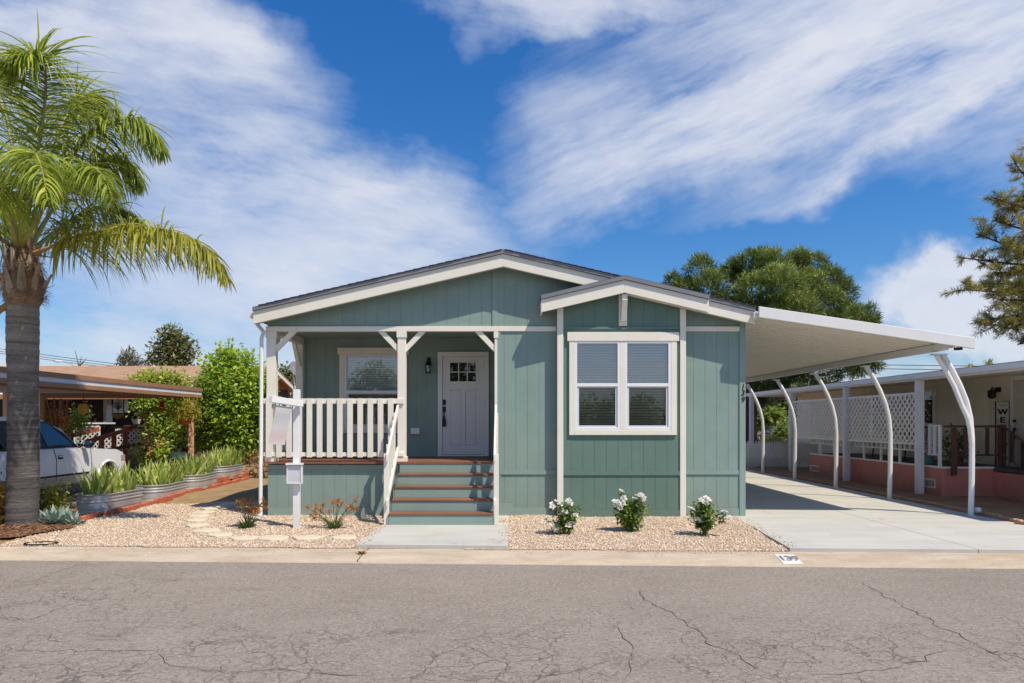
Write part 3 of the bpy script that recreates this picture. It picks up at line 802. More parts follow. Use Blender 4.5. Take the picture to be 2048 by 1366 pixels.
bfa.prism_y([(bl, bz(bl) - FASB), (2.01, 4.19 - FASB), (2.01, 4.19 - T - .001), (bl, bz(bl) - T - .001)], 11.99, 12.03)
bfa.prism_y([(2.01, 4.19 - FASB), (br, bz(br) - FASB), (br, bz(br) - T - .001), (2.01, 4.19 - T - .001)], 11.99, 12.03)
bfa.box(bl, bl + .03, 12.031, Y0 - .012, bz(bl) - FASB, bz(bl) - T - .001)
bfa.build('fascia', CREAM, bay_roof, bevel=.004)
bs = MB()
for a, b in ((bl + .031, 2.01), (2.01, br)):
    bs.prism_y([(a, bz(a) - FASB + .02), (b, bz(b) - FASB + .02), (b, bz(b) - FASB + .035), (a, bz(a) - FASB + .035)], 12.031, YB - .031)
bs.build('soffit', GREEN2, bay_roof)
# bracket under the bay gable
bk = MB(); bk.box(1.94, 2.085, YB - .032, YB - .008, 3.36, 3.905); bk.box(1.97, 2.065, 12.035, YB - .033, 3.79, 3.88)
bk.beam((2.017, 12.05, 3.80), (2.017, YB - .045, 3.45), .09, .075)
bk.build('gable_bracket', CREAM, house, bevel=.004)
# gutter and downspout on the left eave
gt = MB(); gt.prism_y([(eL - .10, 3.50), (eL - .002, 3.46), (eL - .002, 3.58), (eL - .12, 3.58)], 12.16, YE)
gt.build('gutter', METALW, house)
ds = MB(); ds.tube([(eL - .04, 12.42, 3.48), (eL - .03, 12.40, 3.40), (-4.30, 12.345, 3.27), (-4.325, 12.31, 3.15), (-4.335, 12.31, 1.1), (-4.335, 12.29, .9), (-4.335, 12.29, .07), (-4.335, 12.2, .035)], .034, 8)
ds.build('downspout', WHITE, house)

# ---- windows (unit: vinyl frame > sash, pane, blind)
def win_unit(parent, x0, x1, z0, z1, y, mid, sashes=True, blindmat=BLIND, lower=BLINDD):
    """y = front of wall; frame sits on it"""
    fr = MB(); t = .045
    fr.box(x0, x1, y - .03, y + .04, z0, z0 + t); fr.box(x0, x1, y - .03, y + .04, z1 - t * .8, z1)
    fr.box(x0, x0 + t, y - .03, y + .04, z0 + t, z1 - t * .8); fr.box(x1 - t, x1, y - .03, y + .04, z0 + t, z1 - t * .8)
    fr.box(x0 + t, x1 - t, y - .028, y + .04, mid - .028, mid + .028)
    f = fr.build('window_frame', VINYL, parent, bevel=.003)
    ls = MB(); a, b, c, d = x0 + t, x1 - t, z0 + t, mid - .028; u = .035
    ls.box(a, b, y - .012, y + .03, c, c + u); ls.box(a, a + u, y - .012, y + .03, c + u, d); ls.box(b - u, b, y - .012, y + .03, c + u, d)
    ls.box(a + u, b - u, y - .010, y + .03, d - .02, d)
    ls.build('sash', paint('sash_grey', (.62, .63, .66), .4, .04, None, .03), f)
    up = pane_quad(a, b, y + .005, mid + .028, z1 - t * .8); up.build('pane', GLASS, f)
    lo = pane_quad(a + u, b - u, y + .010, c + u, d - .02); lo.build('pane', GLASSD, f)
    bl_ = MB(); z = mid - .02
    while z < z1 - .04:
        bl_.prism_x([(y + .088, z), (y + .091, z + .002), (y + .056, z + .042), (y + .053, z + .040)], x0 + t - .02, x1 - t + .02); z += .048
    bl_.build('blind', blindmat, f)
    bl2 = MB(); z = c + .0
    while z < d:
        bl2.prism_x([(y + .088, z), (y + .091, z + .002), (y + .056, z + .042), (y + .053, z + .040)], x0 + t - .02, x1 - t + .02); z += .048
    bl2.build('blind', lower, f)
    rc = MB(); rc.box(x0 - .0, x1 + .0, y + .13, y + .15, z0 - .02, z1 + .02); rc.build('unlit_room_sheet', DARK, f)  # dark sheet standing in for the unlit room behind the blinds
    return f
s = F / YB; wx = lambda px: (px - VX) / s; wz = lambda py: EYE - (py - HY) / s
wt = MB()
wt.box(wx(1134), wx(1357), YB - .055, YB - .008, wz(683) + .002, wz(665))
wt.box(wx(1138), wx(1148) + .005, YB - .045, YB - .008, wz(870) + .0, wz(683)); wt.box(wx(1341.5) - .005, wx(1352.5), YB - .045, YB - .008, wz(870), wz(683))
wt.box(wx(1239.5), wx(1248.5), YB - .043, YB - .008, wz(860), wz(683)); wt.box(wx(1148) + .005, wx(1341.5) - .005, YB - .047, YB - .008, wz(870), wz(860))
bay_win = wt.build('window', CREAM, house, bevel=.004)
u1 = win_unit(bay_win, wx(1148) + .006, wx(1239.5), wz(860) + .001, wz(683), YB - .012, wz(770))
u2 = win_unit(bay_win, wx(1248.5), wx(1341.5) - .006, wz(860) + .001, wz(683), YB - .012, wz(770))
s = F / YR
wt = MB()
wt.box(wx(676), wx(818), YR - .055, YR - .008, wz(709.5) + .002, wz(695.5))
wt.box(wx(679.5), wx(689.5), YR - .045, YR - .008, wz(866), wz(709.5)); wt.box(wx(804.5), wx(814.5), YR - .045, YR - .008, wz(866), wz(709.5))
wt.box(wx(689.5), wx(804.5), YR - .047, YR - .008, wz(866), wz(856))
pw = wt.build('window', CREAM, house, bevel=.004)
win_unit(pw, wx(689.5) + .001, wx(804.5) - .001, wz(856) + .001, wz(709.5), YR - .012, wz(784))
# ---- door
dx0, dx1 = wx(876), wx(978); dz0, dz1 = .985, wz(704)
df = MB(); t = wx(885) - wx(876)
df.box(dx0, dx0 + t, YR - .06, YR - .008, dz0, dz1); df.box(dx1 - t, dx1, YR - .06, YR - .008, dz0, dz1); df.box(dx0 + t, dx1 - t, YR - .06, YR - .008, dz1 - t, dz1)
df.box(dx0 + t, dx1 - t, YR - .05, YR - .01, dz0, dz0 + .03)
dframe = df.build('door_frame', WHITE, house, bevel=.004)
dr = MB(); a, b, c, d = dx0 + t + .004, dx1 - t - .004, dz0 + .04, dz1 - t - .004; W = b - a
g0, g1, h0, h1 = a + W * .18, b - W * .20, wz(763), wz(725.5)     # lite
yd = YR - .030
dr.box(a, g0, yd, YR - .009, c, d); dr.box(g1, b, yd, YR - .009, c, d); dr.box(g0, g1, yd, YR - .009, h1, d)
p0, p1, pm_, pt, pb = a + W * .185, b - W * .21, (a + b) / 2 - .005, wz(780), wz(890)
# recessed panels: rails and stiles stand proud
dr.box(g0, g1, yd, YR - .009, pt, h0); dr.box(g0, g1, yd, YR - .009, c, pb)
dr.box(pm_ - .045, pm_ + .045, yd, YR - .009, pb, pt); dr.box(g0, p0 + .0, yd, YR - .009, pb, pt)
dr.box(g0, pm_ - .051, yd + .013, YR - .0095, pb + .006, pt - .006); dr.box(pm_ + .051, g1 - .006, yd + .013, YR - .0095, pb + .006, pt - .006)
door = dr.build('door', DOORP, house)
lt_ = MB(); e = .03
lt_.box(g0 - e, g1 + e, yd - .016, yd - .001, h1, h1 + e); lt_.box(g0 - e, g1 + e, yd - .016, yd - .001, h0 - e, h0)
lt_.box(g0 - e, g0, yd - .016, yd - .001, h0, h1); lt_.box(g1, g1 + e, yd - .016, yd - .001, h0, h1)
for q in (1 / 3, 2 / 3): lt_.box(g0 + (g1 - g0) * q - .009, g0 + (g1 - g0) * q + .009, yd - .012, yd - .001, h0, h1)
lt_.box(g0, g1, yd - .011, yd - .002, (h0 + h1) / 2 - .009, (h0 + h1) / 2 + .009)
lt_.build('door_light_frame', WHITE, door)
gp = pane_quad(g0, g1, yd + .008, h0, h1); gp.build('pane', glassmat('door_glass', (.08, .09, .10), .16), door)
hx = (wx(884.5) + wx(893.5)) / 2
hd = MB(); hd.box(hx - .03, hx + .03, yd - .022, yd - .001, wz(810), wz(799.5)); hd.build('deadbolt', BLACK, door, bevel=.004)
hd = MB(); hd.box(hx - .03, hx + .03, yd - .022, yd - .001, wz(824), wz(813)); hd.tube([(hx, yd - .02, wz(822)), (hx, yd - .07, wz(826)), (hx, yd - .075, wz(836)), (hx, yd - .03, wz(842))], .013, 8)
hd.build('door_handle', BLACK, door)
lb = MB(); lb.tube([(hx - .018, yd - .06, wz(832)), (hx - .018, yd - .05, wz(838)), (hx + .02, yd - .05, wz(838)), (hx + .02, yd - .06, wz(832))], .006, 6)
lb.prism_y([(hx - .04, wz(853)), (hx + .04, wz(853)), (hx + .03, wz(838)), (hx - .03, wz(838))], yd - .07, yd - .03); lb.build('key_box', BLACK, door, bevel=.004)
ob = MB(); ob.box(wx(822), wx(840), YR - .07, YR - .008, wz(868), wz(856)); ob.build('outlet_cover', WHITE, house, bevel=.006)
# ---- wall lantern
lx = wx(858)
ln = MB(); ln.box(lx - .035, lx + .035, YR - .03, YR - .008, wz(728), wz(715)); ln.tube([(lx, YR - .03, wz(722)), (lx, YR - .08, wz(717)), (lx, YR - .13, wz(720)), (lx, YR - .13, wz(724))], .012, 6)
ln.lathe([(.02, 0), (.055, -.03), (.07, -.07), (.065, -.075)], (lx, YR - .13, wz(724)), 8); ln.lathe([(.06, 0), (.068, .012), (.05, .02)], (lx, YR - .13, wz(747)), 8)
for i in range(4):
    a_ = i * math.pi / 2 + .78; ln.tube([(lx + .062 * math.cos(a_), YR - .13 + .062 * math.sin(a_), wz(731)), (lx + .055 * math.cos(a_), YR - .13 + .055 * math.sin(a_), wz(746))], .007, 5)
lan = ln.build('wall_lantern', BLACK, house)
lg = MB(); lg.lathe([(.052, 0), (.056, .15)], (lx, YR - .13, wz(746)), 10); lg.build('lantern_glass', GLASS, lan)
bu = MB(); bu.lathe([(.012, 0), (.024, .05), (.02, .09), (.004, .11)], (lx, YR - .13, wz(745)), 8); bu.build('bulb', WHITE, lan)

# ---- porch
dk = MB(); n = 13
for i in range(n):
    y_a = 12.33 + i * (YR - 12.34) / n; dk.box(XL - .04, PX - .002, y_a, y_a + (YR - 12.34) / n - .006, .945, .98)
dk.build('porch_deck', DECKW, house)
cl = MB(); cl.box(XL + .001, PX, Y0 + .06, YR - .01, 3.38, 3.40); cl.build('porch_ceiling', GREEN2, house)
bmf = MB(); bmf.box(XL - .005, PX, Y0 + .012, Y0 + .06, 3.285, 3.37); bmf.box(XL - .005, XL + .12, Y0 + .061, YR - .01, 3.25, 3.379); bmf.build('porch_beam', CREAM, house)
def post(x0, x1, y0, y1, z0=.98, z1=3.284):
    m_ = MB(); m_.box(x0, x1, y0, y1, z0 + .09, z1 - .11); m_.box(x0 - .015, x1 + .015, y0 - .015, y1 + .015, z1 - .11, z1); m_.box(x0 - .02, x1 + .02, y0 - .02, y1 + .02, z0, z0 + .09)
    return m_.build('porch_post', CREAM, house, bevel=.004)
post(-4.262, -4.10, 12.372, 12.51); post(-1.945, -1.80, 12.372, 12.50)
mm = MB(); mm.box(XL - .01, XL + .13, YR - .14, YR - .009, .98, 3.24); mm.build('porch_post', CREAM, house)
mm = MB(); mm.box(PX - .05, PX + .012, 12.372, 12.46, .98, 3.284); mm.box(PX - .065, PX + .014, 12.36, 12.47, 3.17, 3.283); mm.build('porch_post', CREAM, house)
def brace2(xa, za, xb, zb, y):
    d_ = Vector((xb - xa, zb - za)).normalized(); nn = Vector((-d_.y, d_.x)) * .045
    m_ = MB(); sg = 1 if xb > xa else -1
    # ends cut plumb against the post and level against the beam
    lo1 = (xa, za + .062); lo2 = (xa, za - .062); hi1 = (xb - sg * .062, zb); hi2 = (xb + sg * .062, zb)
    pts = [lo2, hi2, hi1, lo1]
    if sg < 0: pts = pts[::-1]
    m_.prism_y(pts, y - .03, y + .03); m_.build('brace', CREAM, house)
brace2(-4.10, 2.98, -3.80, 3.284, 12.43); brace2(-1.945, 2.98, -2.235, 3.284, 12.43); brace2(-1.80, 2.98, -1.51, 3.284, 12.43); brace2(PX - .05, 2.98, PX - .34, 3.284, 12.42)
m_ = MB(); m_.beam((XL + .06, YR - .14, 2.80), (XL + .06, YR - .46, 3.25), .07, .09); m_.build('brace', CREAM, house)
m_ = MB(); m_.beam((XL + .06, 12.51, 2.95), (XL + .06, 12.82, 3.25), .07, .09); m_.build('brace', CREAM, house)
# front railing
rl = MB(); rl.box(-4.30, -1.83, 12.335, 12.370, 2.005, 2.095); rl.box(-4.30, -1.83, 12.335, 12.370, 1.075, 1.145); front_rail = rl.build('railing', CREAM, house, bevel=.004)
for i in range(13):
    xc = (538 + 20.3 * i - VX) / (F / 12.33); m_ = MB(); m_.box(xc - .047, xc + .047, 12.308, 12.334, 1.062, 2.10); m_.build('baluster', CREAM, front_rail)
rl = MB(); rl.box(-4.318, -4.282, 12.372, YR - .02, 2.005, 2.095); rl.box(-4.318, -4.282, 12.372, YR - .02, 1.075, 1.145); side_rail = rl.build('railing', CREAM, house)
for i in range(10):
    y_ = 12.42 + i * .185; m_ = MB(); m_.box(-4.345, -4.319, y_ - .047, y_ + .047, 1.062, 2.10); m_.build('baluster', CREAM, side_rail)
# steps
RUN = .28
hs_ = [.98 - (.98 - .034) / 5 * i for i in range(6)]   # tread tops, last = slab
rs = MB()
for i in range(1, 6):
    y_ = 12.36 - RUN * (i - 1)
    xa, xb = -1.90, -.235
    rs.box(xa, xb, y_ - .02, y_, hs_[i] + .001, hs_[i - 1] - .036)
stair = rs.build('riser', GREEN2, house)
for i in range(1, 5):
    y_a = 12.36 - RUN * i - .035; y_b = 12.36 - RUN * (i - 1) - .021
    m_ = MB(); m_.box(-1.905, -.23, y_a, y_b, hs_[i] - .035, hs_[i]); m_.build('tread', DECKW, house, bevel=.006)
for xs_ in (-1.925, -.229):
    st_ = [(12.36, .03)] ; pts = [(12.361, .036), (12.361 - RUN * 4, .036)]
    pr = [(12.36 - RUN * 4 - .018, .036)]
    for i in range(4, 0, -1):
        pr += [(12.36 - RUN * i - .018, hs_[i] - .036), (12.36 - RUN * (i - 1) - .018, hs_[i] - .036)]
    pr += [(12.325, .036)]
    m_ = MB(); m_.prism_x(pr[::-1], xs_, xs_ + .019); m_.build('stringer', GREEN2, house)
def stair_rail(xn0, xn1, xb0, xb1):
    # newel, sloped top and bottom rail, balusters on the outer face
    nw = MB(); nw.box(xn0, xn1, 11.25, 11.335, .035, 1.17); n_ = nw.build('newel_post', CREAM, house, bevel=.004)
    rl_ = MB(); rl_.prism_x([(11.20, 1.05), (12.30, 1.87), (12.30, 1.985), (11.20, 1.165)], xb0, xb1)
    rl_.prism_x([(11.20, .33), (12.30, 1.15), (12.30, 1.25), (11.20, .43)], xb0, xb1)
    r_ = rl_.build('stair_railing', CREAM, house, bevel=.003)
    for i in range(5):
        y_ = 11.43 + .175 * i; zl = .30 + (y_ - 11.20) * .745; zt = 1.15 + (y_ - 11.20) * .745
        m_ = MB(); xo = xn0 if xb0 > xn0 else xn1
        if xb0 > xn0: m_.box(xb0 - .028, xb0 - .002, y_ - .045, y_ + .045, zl, zt)
        else: m_.box(xb1 + .002, xb1 + .028, y_ - .045, y_ + .045, zl, zt)
        m_.build('baluster', CREAM, r_)
stair_rail(-1.99, -1.91, -1.945, -1.909)
stair_rail(-.222, -.142, -.223, -.187)
# ---- house number
NUMB = paint('number_black', (.012, .012, .012), .4, .1)
for ch, py in zip('139', (774.5, 786.5, 800)):
    text_part('house_number', ch, .135, NUMB, house, (4.152, Y0 - .029, EYE - (py - HY) / 113.0), Matrix.Rotation(R(90), 3, 'X'), extrude=.003, offset=.002, shear=.2)

# ------------------------------------------------------------------ carport beside the house
YC = 11.94
cpt = thing('carport', 'white metal carport roof on slender bent posts over the concrete drive', 'carport', (8.2, 12.39, 0))
cl0, cl1 = 4.285, 7.965
def cz(x): return 3.655 - .1465 * (x - cl0)     # top edge line
pn = MB(); ye = 24.2; pitch = .22
y = YC + .04
while y < ye:
    a = y; b = min(y + pitch, ye)
    # W-pan: flat pan with a raised rib
    prof = [(a, -.115), (a + .12, -.115), (a + .135, -.055), (a + .205, -.055), (b, -.115)]
    for (ya, da), (yb, db) in zip(prof[:-1], prof[1:]):
        pn.add([(cl0, ya, cz(cl0) + da), (cl1 - .03, ya, cz(cl1) + da), (cl1 - .03, yb, cz(cl1) + db), (cl0, yb, cz(cl0) + db)], [(0, 1, 2, 3)])
    y += pitch
pn.build('roof_pan', PAN, cpt)
fs = MB(); fs.prism_y([(cl0, cz(cl0) - .185), (cl1, cz(cl1) - .185), (cl1, cz(cl1)), (cl0, cz(cl0))], YC - .015, YC + .035); fs.build('fascia', METALW, cpt, bevel=.006)
gz_ = MB(); gz_.box(cl1 - .028, cl1, YC + .036, ye, cz(cl1) - .075, cz(cl1) - .0); gz_.build('side_fascia', METALW, cpt)
bm = MB(); bm.box(7.52, 7.62, YC + .15, ye - .1, cz(7.57) - .245, cz(7.62) - .117); bm.build('beam', METALW, cpt)
ld = MB(); ld.box(4.22, 4.283, YC + .037, ye, 3.47, 3.56); ld.build('ledger', METALW, cpt)
CURVE = [(8.20, .02), (8.215, .5), (8.22, 1.0), (8.22, 1.4), (8.19, 1.75), (8.12, 2.05), (8.00, 2.35), (7.86, 2.62), (7.70, 2.87)]
def cpost(y, r=.047, dx=0):
    m_ = MB(); m_.tube([(x + dx, y, z) for x, z in CURVE], r, 10)
    m_.box(7.60, 7.76, y - .06, y + .06, 2.86, 2.885); m_.box(8.14 + dx, 8.26 + dx, y - .06, y + .06, .022, .034)
    return m_.build('post', METALPOST, cpt, smooth=False)
p0 = cpost(12.39)
for yy in (15.03, 17.5, 20.0, 22.5): cpost(yy)
m_ = MB(); m_.tube([(8.20, 12.37, 1.30), (8.17, 12.36, 1.55), (8.12, 12.35, 1.75), (8.02, 12.34, 1.95), (7.88, 12.34, 2.3), (7.70, 12.34, 2.64), (7.56, 12.34, 2.86)], .040, 10)
m_.box(7.48, 7.60, 12.28, 12.40, 2.86, 2.885)
m_.build('post', METALPOST, cpt)
m_ = MB(); m_.tube([(8.26, 12.36, .13), (8.34, 12.36, .13)], .045, 10); m_.build('pipe_stub', METALPOST, cpt)
bt_ = MB(); bt_.box(7.70, 7.80, YC + .05, YC + .14, cz(7.7) - .235, cz(7.7) - .19); bt_.build('bracket', BLACK, cpt)

# ------------------------------------------------------------------ real-estate sign post, plants in front
yp = 11.07
px_ = gx(593.5, yp)
sg = thing('sign_post', 'white wooden yard sign post with hanging faded panel and flyer box', 'sign post', (px_, yp, .02))
m_ = MB(); m_.box(px_ - .048, px_ + .048, yp - .048, yp + .048, -.02, gz(779, yp)); m_.build('post', WHITEPOST, sg, bevel=.004)
# the arm reaches left and towards the street
A = Vector((px_ + .09, yp + .10, gz(808, yp))); B = Vector((gx(541, yp - .75), yp - .75, gz(798, yp - .75)))
m_ = MB(); d_ = (B - A).normalized(); off = Vector((0, -.0, .0))
A2 = A + Vector((0, -.15, -.0)); m_.beam(A2, B + Vector((0, 0, -.0)), .075, .095); m_.build('arm', WHITEPOST, sg, bevel=.004)
m, nt, out = _nodes('sign_panel_print'); k = NT(nt); sp_ = k.n('ShaderNodeSeparateXYZ'); tcg = k.n('ShaderNodeTexCoord'); k.l(tcg.outputs['Generated'], sp_.inputs[0])
c = k.ramp(sp_.outputs[2], [(0, (.66, .64, .63)), (.22, (.66, .50, .49)), (.45, (.62, .61, .61)), (.72, (.52, .53, .54)), (1, (.66, .66, .66))])
k.principled(out, c, .5, 0, .3); SIGNP = m
q1 = A2.lerp(B, .32); q2 = A2.lerp(B, .82)
m_ = MB(); top = -.075; bot = -.075 - .58
sway = Vector((-.10, -.05, 0))
dd = (q2 - q1)
pts = [q1 + Vector((0, 0, top)), q2 + Vector((0, 0, top)), q2 + Vector((0, 0, bot)) + sway, q1 + Vector((0, 0, bot)) + sway]
nrm = Vector((dd.y, -dd.x, 0)).normalized() * .004
m_.add([p + nrm for p in pts] + [p - nrm for p in pts], [(0, 1, 2, 3), (7, 6, 5, 4), (0, 4, 5, 1), (1, 5, 6, 2), (2, 6, 7, 3), (3, 7, 4, 0)])
m_.build('sign_panel', SIGNP, sg)
for q in (.4, .74):
    m_ = MB(); p = A2.lerp(B, q); m_.tube([p + Vector((0, 0, -.04)), p + Vector((.012, 0, -.06)), p + Vector((0, 0, -.085))], .006, 5); m_.build('hook', BLACK, sg)
fbx0, fbx1 = gx(576, yp - .06), gx(605.5, yp - .06); fz0, fz1 = gz(966, yp), gz(929, yp)
m_ = MB(); m_.box(fbx0, fbx1, yp - .13, yp - .05, fz0, fz0 + .012); m_.box(fbx0, fbx0 + .012, yp - .13, yp - .05, fz0 + .012, fz1); m_.box(fbx1 - .012, fbx1, yp - .13, yp - .05, fz0 + .012, fz1)
m_.box(fbx0 + .012, fbx1 - .012, yp - .062, yp - .05, fz0 + .012, fz1); m_.box(fbx0 - .012, fbx1 + .012, yp - .15, yp - .049, fz1 + .001, fz1 + .028)
fb = m_.build('flyer_box', WHITE, sg)
m_ = MB(); m_.box(fbx0 + .014, fbx1 - .014, yp - .115, yp - .110, fz0 + .013, fz1 - .01); m_.build('box_window', paint('flyer_cover', (.62, .62, .68), .35, .1, None, .02), fb)
m_ = MB(); m_.box(fbx0 + .03, fbx1 - .03, yp - .09, yp - .075, fz0 + .013, fz1 - .06); m_.build('flyer_stack', paint('paper', (.55, .55, .60), .7, .2), fb)
# ------------------------------------------------------------------ plants of the front yard
ROSELEAF = leafmat('rose_leaf', (.035, .075, .018), (.11, .20, .035), (.30, .38, .08))
PETAL = leafmat('white_petal', (.80, .77, .66), (.86, .85, .78), (.90, .89, .86), .25)
STEM = paint('green_stem', (.14, .16, .06), .7, .2)
WSTEM = paint('woody_stem', (.16, .11, .07), .8, .2)
def rose_flower(seed, r):
    rng = np.random.default_rng(seed); parts = []
    for ring, (n, tilt, L) in enumerate(((5, .25, 1.0), (5, .8, .8), (4, 1.6, .55))):
        a = np.arange(n) * 6.283 / n + ring * .6 + rng.normal(size=n) * .15
        D = np.stack([np.cos(a), np.sin(a), np.full(n, tilt)], 1); P = D * np.array([.1, .1, 0]) * r
        parts.append(leaf_quads(P, D, np.full(n, r * L), np.full(n, r * 1.0 * (1 - .2 * ring)), rng, np.clip(rng.normal(.6, .25, n) - .15 * (ring == 2), 0, 1), fold=.2, up=(0, 0, 1)))
    return cat_np(parts)
rose_proto = [None] * 3
def rose_bush(c, h, wd, blooms, label, seed, Yd, nl=1050, stems=9):
    rng = np.random.default_rng(seed); r = random.Random(seed); blooms = blooms + [(bx + r.uniform(-7, 7), by_ + r.uniform(-6, 6)) for bx, by_ in blooms if r.random() < .75]
    t = thing('rose_bush', label, 'rose bush', c, 'young white rose bushes in the gravel')
    c = Vector(c); st = MB(); blobs = []
    tips = []
    for i in range(stems):
        a = r.random() * 6.28; rr_ = wd * (.15 + .35 * r.random()); z = h * (.5 + .4 * r.random())
        tip = c + Vector((math.cos(a) * rr_, math.sin(a) * rr_ * .8, z)); tips.append(tip)
        st.tube([c + Vector((r.uniform(-.03, .03), r.uniform(-.03, .03), -.02)), c + Vector((math.cos(a) * rr_ * .4, math.sin(a) * rr_ * .3, z * .5)), tip], [.008, .006, .004], 5)
        for q in (.45, .7, .98): 
            p = c.lerp(tip, q); blobs.append((p.x, p.y, p.z, .085, .085, .085, r.random()))
    for (bx, by_) in blooms:
        p = at(bx, by_, Yd - .05); st.tube([c + Vector((0, 0, h * .3)), (c + Vector((0, 0, h * .3))).lerp(p, .6) + Vector((0, 0, .03)), p], [.006, .005, .004], 5)
        q = (c + Vector((0, 0, h * .3))).lerp(p, .75); blobs.append((q.x, q.y, q.z, .06, .06, .08, r.random()))
    st.build('stem', STEM, t)
    v, f, ti = crown(rng, blobs, nl, .055, .036, hollow=.2, jitter=.02, tvar=.3)
    np_mesh('foliage', v, f, ROSELEAF, t, ti)
    for i, (bx, by_) in enumerate(blooms):
        p = at(bx, by_, Yd - .06 - .05 * r.random()); k_ = r.randrange(3)
        o = None
        v, f, ti = rose_flower(seed * 50 + i, .043 + .016 * r.random())
        M = Matrix.Rotation(R(r.uniform(20, 75)), 3, 'X') @ Matrix.Rotation(r.random() * 6, 3, 'Z') if r.random() < .7 else Matrix.Rotation(R(20), 3, 'Y')
        v = v @ np.array(M).T + np.array(p)
        np_mesh('blossom', v, f, PETAL, t, ti)
rose_bush((gx(1125, 10.53), 10.53, .0), .42, .42, [(1104, 1008), (1112, 1003), (1119, 1010), (1138, 1001), (1140, 1008), (1120, 1019), (1130, 1024), (1088, 1043), (1103, 1055), (1111, 1061), (1118, 1057), (1145, 1046), (1136, 1050), (1152, 1033)], 'white flowering rose bush nearest the porch steps, in tan gravel', 11, 10.53, 800, 7)
rose_bush((gx(1263, 10.75), 10.75, .0), .52, .44, [(1242, 982), (1236, 1004), (1244, 1008), (1240, 1014), (1248, 1001), (1232, 1011), (1270, 998), (1283, 991), (1287, 997), (1284, 1003)], 'tallest of the white rose bushes, standing below the front bay window', 12, 10.75, 1500, 12)
rose_bush((gx(1410, 10.35), 10.35, .0), .52, .46, [(1402, 1000), (1412, 996), (1418, 1002), (1411, 1006), (1384, 1019), (1391, 1038), (1400, 1042), (1408, 1034), (1417, 1034), (1413, 1043), (1385, 1040), (1452, 1032), (1446, 1024)], 'white rose bush closest to the concrete drive, below the cream bay post', 13, 10.35)
# kangaroo paws
PAWLEAF = leafmat('strap_leaf', (.035, .075, .02), (.08, .15, .035), (.16, .22, .06))
PAWFLOWER = leafmat('orange_flower', (.22, .065, .02), (.46, .17, .035), (.62, .30, .05), .3)
def paw(c, label, heads, seed, Yd):
    rng = np.random.default_rng(seed); r = random.Random(seed); t = thing('kangaroo_paw', label, 'plant', c, 'orange kangaroo paw plants beside the porch'); c = Vector(c)
    n = 130; a = rng.random(n) * 6.283; D = np.stack([np.cos(a) * .75, np.sin(a) * .75, .5 + rng.random(n)], 1)
    P = np.array(c) + np.stack([np.cos(a), np.sin(a), a * 0], 1) * .06 * rng.random((n, 1)); P[:, 2] = c.z
    v, f, ti = blades(rng, P, D, .10 + .14 * rng.random(n), .013, 4, .4, rng.random(n)); np_mesh('leaf_clump', v, f, PAWLEAF, t, ti)
    st = MB(); parts = []
    for (hx_, hy) in heads:
        p = at(hx_, hy, Yd + r.uniform(-.12, .12)); mid = c.lerp(p, .5) + Vector((0, 0, .04))
        b = c + Vector((r.uniform(-.04, .04), r.uniform(-.04, .04), 0)); st.tube([b, mid, p], [.006, .005, .004], 5)
        m_ = 26; d = unit(rng.normal(size=(m_, 3)) + np.array([(hx_ - 660) * .0, 0, .5])); tt = np.clip(rng.normal(.5, .3, m_), 0, 1)
        parts.append(leaf_quads(np.array(p) + rng.normal(size=(m_, 3)) * .013, d, .035 + .035 * rng.random(m_), np.full(m_, .016), rng, tt))
    st.build('stem', STEM, t); v, f, ti = cat_np(parts); np_mesh('flower_heads', v, f, PAWFLOWER, t, ti)
paw((gx(494, 11.05), 11.05, .01), 'orange flowered strappy plant at the left corner of the porch skirt', [(478, 1004), (484, 1010), (490, 1018), (497, 1008), (503, 1002), (506, 1020), (498, 1024), (512, 1016), (520, 1012), (527, 1000), (531, 1016), (488, 1000), (510, 1026), (516, 1022), (479, 1020), (502, 1014)], 21, 11.05)
paw((gx(668, 11.02), 11.02, .01), 'orange flowered strappy plant between the sign post and the steps', [(615, 1016), (632, 1013), (629, 1022), (622, 1031), (628, 1038), (642, 1024), (646, 1012), (658, 1024), (666, 1006), (676, 1002), (682, 1008), (677, 1013), (699, 1014), (705, 1018), (711, 1001), (714, 1018), (694, 1020), (640, 1035), (634, 1030)], 22, 11.02)
# stepping stones
rs_ = random.Random(5)
STONES = [(461, 1010, .30, 'shaded pale stepping stone in the house shadow'), (437, 1014.5, .30, 'stepping stone half in the house shadow'), (421, 1018.5, .34, 'thin pale stepping stone just clear of the house shadow'),
    (406, 1025.5, .36, 'stepping stone third in from the dirt end of the curving path'), (398, 1033, .36, 'cream stepping stone on the straight left run of the path'), (393, 1043, .33, 'yellowish stepping stone before the whitest one'),
    (396, 1052, .34, 'whitest stepping stone at the bend of the path'), (414, 1061, .38, 'large cream stepping stone just past the bend'), (442, 1068.5, .38, 'grey rounded stepping stone left of the orange flowers'),
    (488, 1074, .40, 'pale stepping stone in front of the left orange flowers'), (547, 1074.5, .42, 'long cream stepping stone left of the sign post'), (614, 1075, .42, 'grey pink stepping stone in front of the sign post'), (688, 1073, .40, 'white stepping stone next to the concrete walkway')]
for (sx_p, sy_p, wd, lab) in STONES:
    Yd = F * 1.68 / (sy_p - HY); X = gx(sx_p, Yd); z = yard_z(X, Yd); n = rs_.choice((5, 6, 6, 7)); a0 = rs_.random()
    pts = []
    for i in range(n):
        a = a0 + i * 6.283 / n; q = (rs_.uniform(.85, 1.1)); pts.append((X + math.cos(a) * wd * .56 * q, Yd + math.sin(a) * .19 * q))
    m_ = MB(); m_.prism_z(pts, z - .02, z + .028); o = m_.build('stepping_stone', FLAG, bevel=.01); centre_origin(o)
    tag(o, lab, 'stepping stone', 'stepping stones curving across the gravel')
